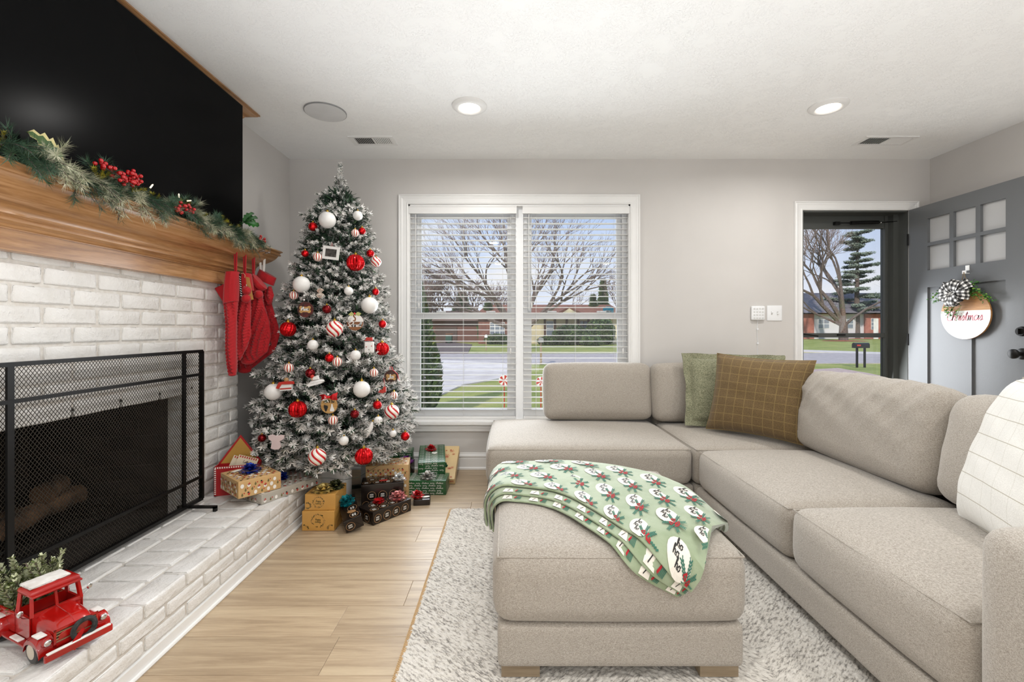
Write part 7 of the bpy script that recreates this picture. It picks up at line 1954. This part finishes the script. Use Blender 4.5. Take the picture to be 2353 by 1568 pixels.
q = MB(); q.add([(hx(1790), 73.5, hz(720)), (hx(2120), 73.5, hz(720)), (hx(2090), 80, hz(668)), (hx(1820), 80, hz(668)), (hx(2120), 85, hz(720)), (hx(1790), 85, hz(720))], [(0, 1, 2, 3), (1, 4, 2), (5, 0, 3), (4, 5, 3, 2), (5, 4, 1, 0)]); q.build('roof', pm('grey_shingle', '#7f7b82', .9, 0, '#6b6870', 2), h, smooth=False)
win(h, hx(1998), hx(2013), hz(758), hz(732), 74.7, 2, 3); win(h, hx(1880), hx(1905), hz(755), hz(734), 75, 2, 2); win(h, hx(1930), hx(1960), hz(755), hz(734), 75, 2, 2)
MB().box((hx(2003), 74.6, ZG), (hx(2014), 74.7, hz(733))).build('front_door', wht, h, smooth=False)
# hedge bushes
def bush(name, label, c, rad, n, sz, seed, group='clipped bushes outdoors'):
    q = MB(); leafcloud(q, Vector(c) + Vector((0, 0, rad[2] * .8)), rad, n, sz, random.Random(seed), (0, 1), .75); q.sphere(Vector(c) + Vector((0, 0, rad[2] * .8)), 1, 12, 8, 0, sc=tuple(.85 * a for a in rad)); o = q.build(name, evg, smooth=False); tag(o, label, 'bush', group)
bush('round_bush', 'tall clipped bush against the cream house wall', gp(1312, 793), (1.9, 1.1, 1.15), 5000, .22, 1)
bush('low_bush', 'low dark bush left of the tall clipped one', gp(1262, 793), (1.2, .8, .5), 3000, .2, 2); bush('low_bush', 'low dark bush right of the tall clipped one', gp(1358, 794), (1.1, .8, .5), 3000, .2, 3)
bush('low_bush', 'low dark bush under the brick wall window', gp(1143, 791), (1.4, .8, .6), 3000, .2, 4); bush('leafy_bush', 'broad evergreen bush under the narrow conifers', gp(1380, 792), (1.5, 1, 1.6), 4000, .25, 5)
bush('low_bush', 'low hedge in front of the far brick house', gp(1895, 776), (4.5, 1.2, 1.1), 4000, .35, 6)
# mailboxes
def mailbox(x, yb, yt, label, m_box, two=False, wood=True):
    b_ = gp(x, yb); sc_ = b_.y / F; zt_ = HC - (yt - VY) * sc_; t = thing('mailbox', label, 'mailbox', tuple(b_), group='roadside mailboxes')
    xs_ = (-.16, .16) if two else (0,)
    for dx in xs_: MB().box((b_.x + dx - (.045 if wood else .02), b_.y - .045, ZG), (b_.x + dx + (.045 if wood else .02), b_.y + .045, zt_)).build('post', M['leg'] if wood else M['black'], t, smooth=False)
    q = MB(); L2, w2_ = (.30, .10)
    pts = [(-w2_, 0), (w2_, 0), (w2_, .13)] + [(w2_ * math.cos(a), .13 + .09 * math.sin(a)) for a in [PI * i / 8 for i in range(1, 8)]] + [(-w2_, .13)]
    if two: q.poly([(b_.x - L2, b_.y + a, zt_ + c_) for a, c_ in pts], (2 * L2, 0, 0))
    else: q.poly([(b_.x + a, b_.y - L2, zt_ + c_) for a, c_ in pts], (0, 2 * L2, 0))
    bx_ = q.build('box', m_box, t, smooth=False); MB().box((b_.x - (L2 * .8 if two else w2_ + .01), b_.y - .12, zt_ + .08), (b_.x - (L2 * .3 if two else w2_), b_.y - .10, zt_ + .14)).build('red_flag', M['printred'], t, smooth=False)
mailbox(1243, 838, 787, 'grey mailbox on a wooden post near the driveway end', pm('grey_mailbox', '#8b8b88', .4)); mailbox(1117, 806, 776, 'white mailbox across the street', M['vinyl']); mailbox(1978, 845, 800, 'black mailbox on two posts, seen through the glass door', M['blackp'], True, False)
# bin
b_ = gp(1032, 789); t = thing('wheelie_bin', 'dark green rubbish bin with an orange lid edge on the far driveway', 'bin', tuple(b_)); gm = pm('bin_green', '#244a3c', .5)
q = MB(); q.rbox((b_.x, b_.y, ZG + .5), (.75, .7, 1.0), .08, 3); q.build('bin_body', gm, t); MB().rbox((b_.x + .05, b_.y, ZG + 1.04), (.85, .8, .12), .04, 2).build('lid', pm('bin_lid', '#7a4a26', .5), t)
for dx in (-.25, .25): MB().lathe([(0, -.04), (.13, -.04), (.13, .04), (0, .04)], (b_.x + dx, b_.y - .36, ZG + .13), 14, axis='y').build('wheel', M['blackp'], t)
# peppermint lollipop stakes on the lawn
def lolly(x, y, yb, rp, label):
    b_ = gp(x, yb); k2 = b_.y / F; c_ = Vector((b_.x, b_.y, HC - (y - VY) * k2)); r2 = rp * k2; t = thing('lollipop_stake', label, 'yard decoration', tuple(b_), group='peppermint lawn stakes')
    q = MB(); q.lathe([(0, -.012), (r2 * .9, -.012), (r2, 0), (r2 * .9, .012), (0, .012)], c_, 28, axis='y'); q.build('candy_disc', M['whitepaper'], t)
    q = MB()
    for i in range(6):
        a = PI / 3 * i; pts = [c_ + Vector((0, -.0135, 0))] + [c_ + Vector((r2 * .95 * math.cos(a + .52 * j / 4), -.0135, r2 * .95 * math.sin(a + .52 * j / 4))) for j in range(5)]; q.poly(pts, (0, -.002, 0))
    q.build('red_swirl', M['printred'], t, smooth=False); q = MB(); q.tube([c_ - Vector((0, 0, r2)), b_], .011, 8); q.build('stick', M['printred'], t)
lolly(1159, 875, 940, 13, 'red and white lollipop stake on the lawn, left pane'); lolly(1243, 878, 945, 12, 'red and white lollipop stake half hidden behind the sofa cushion')
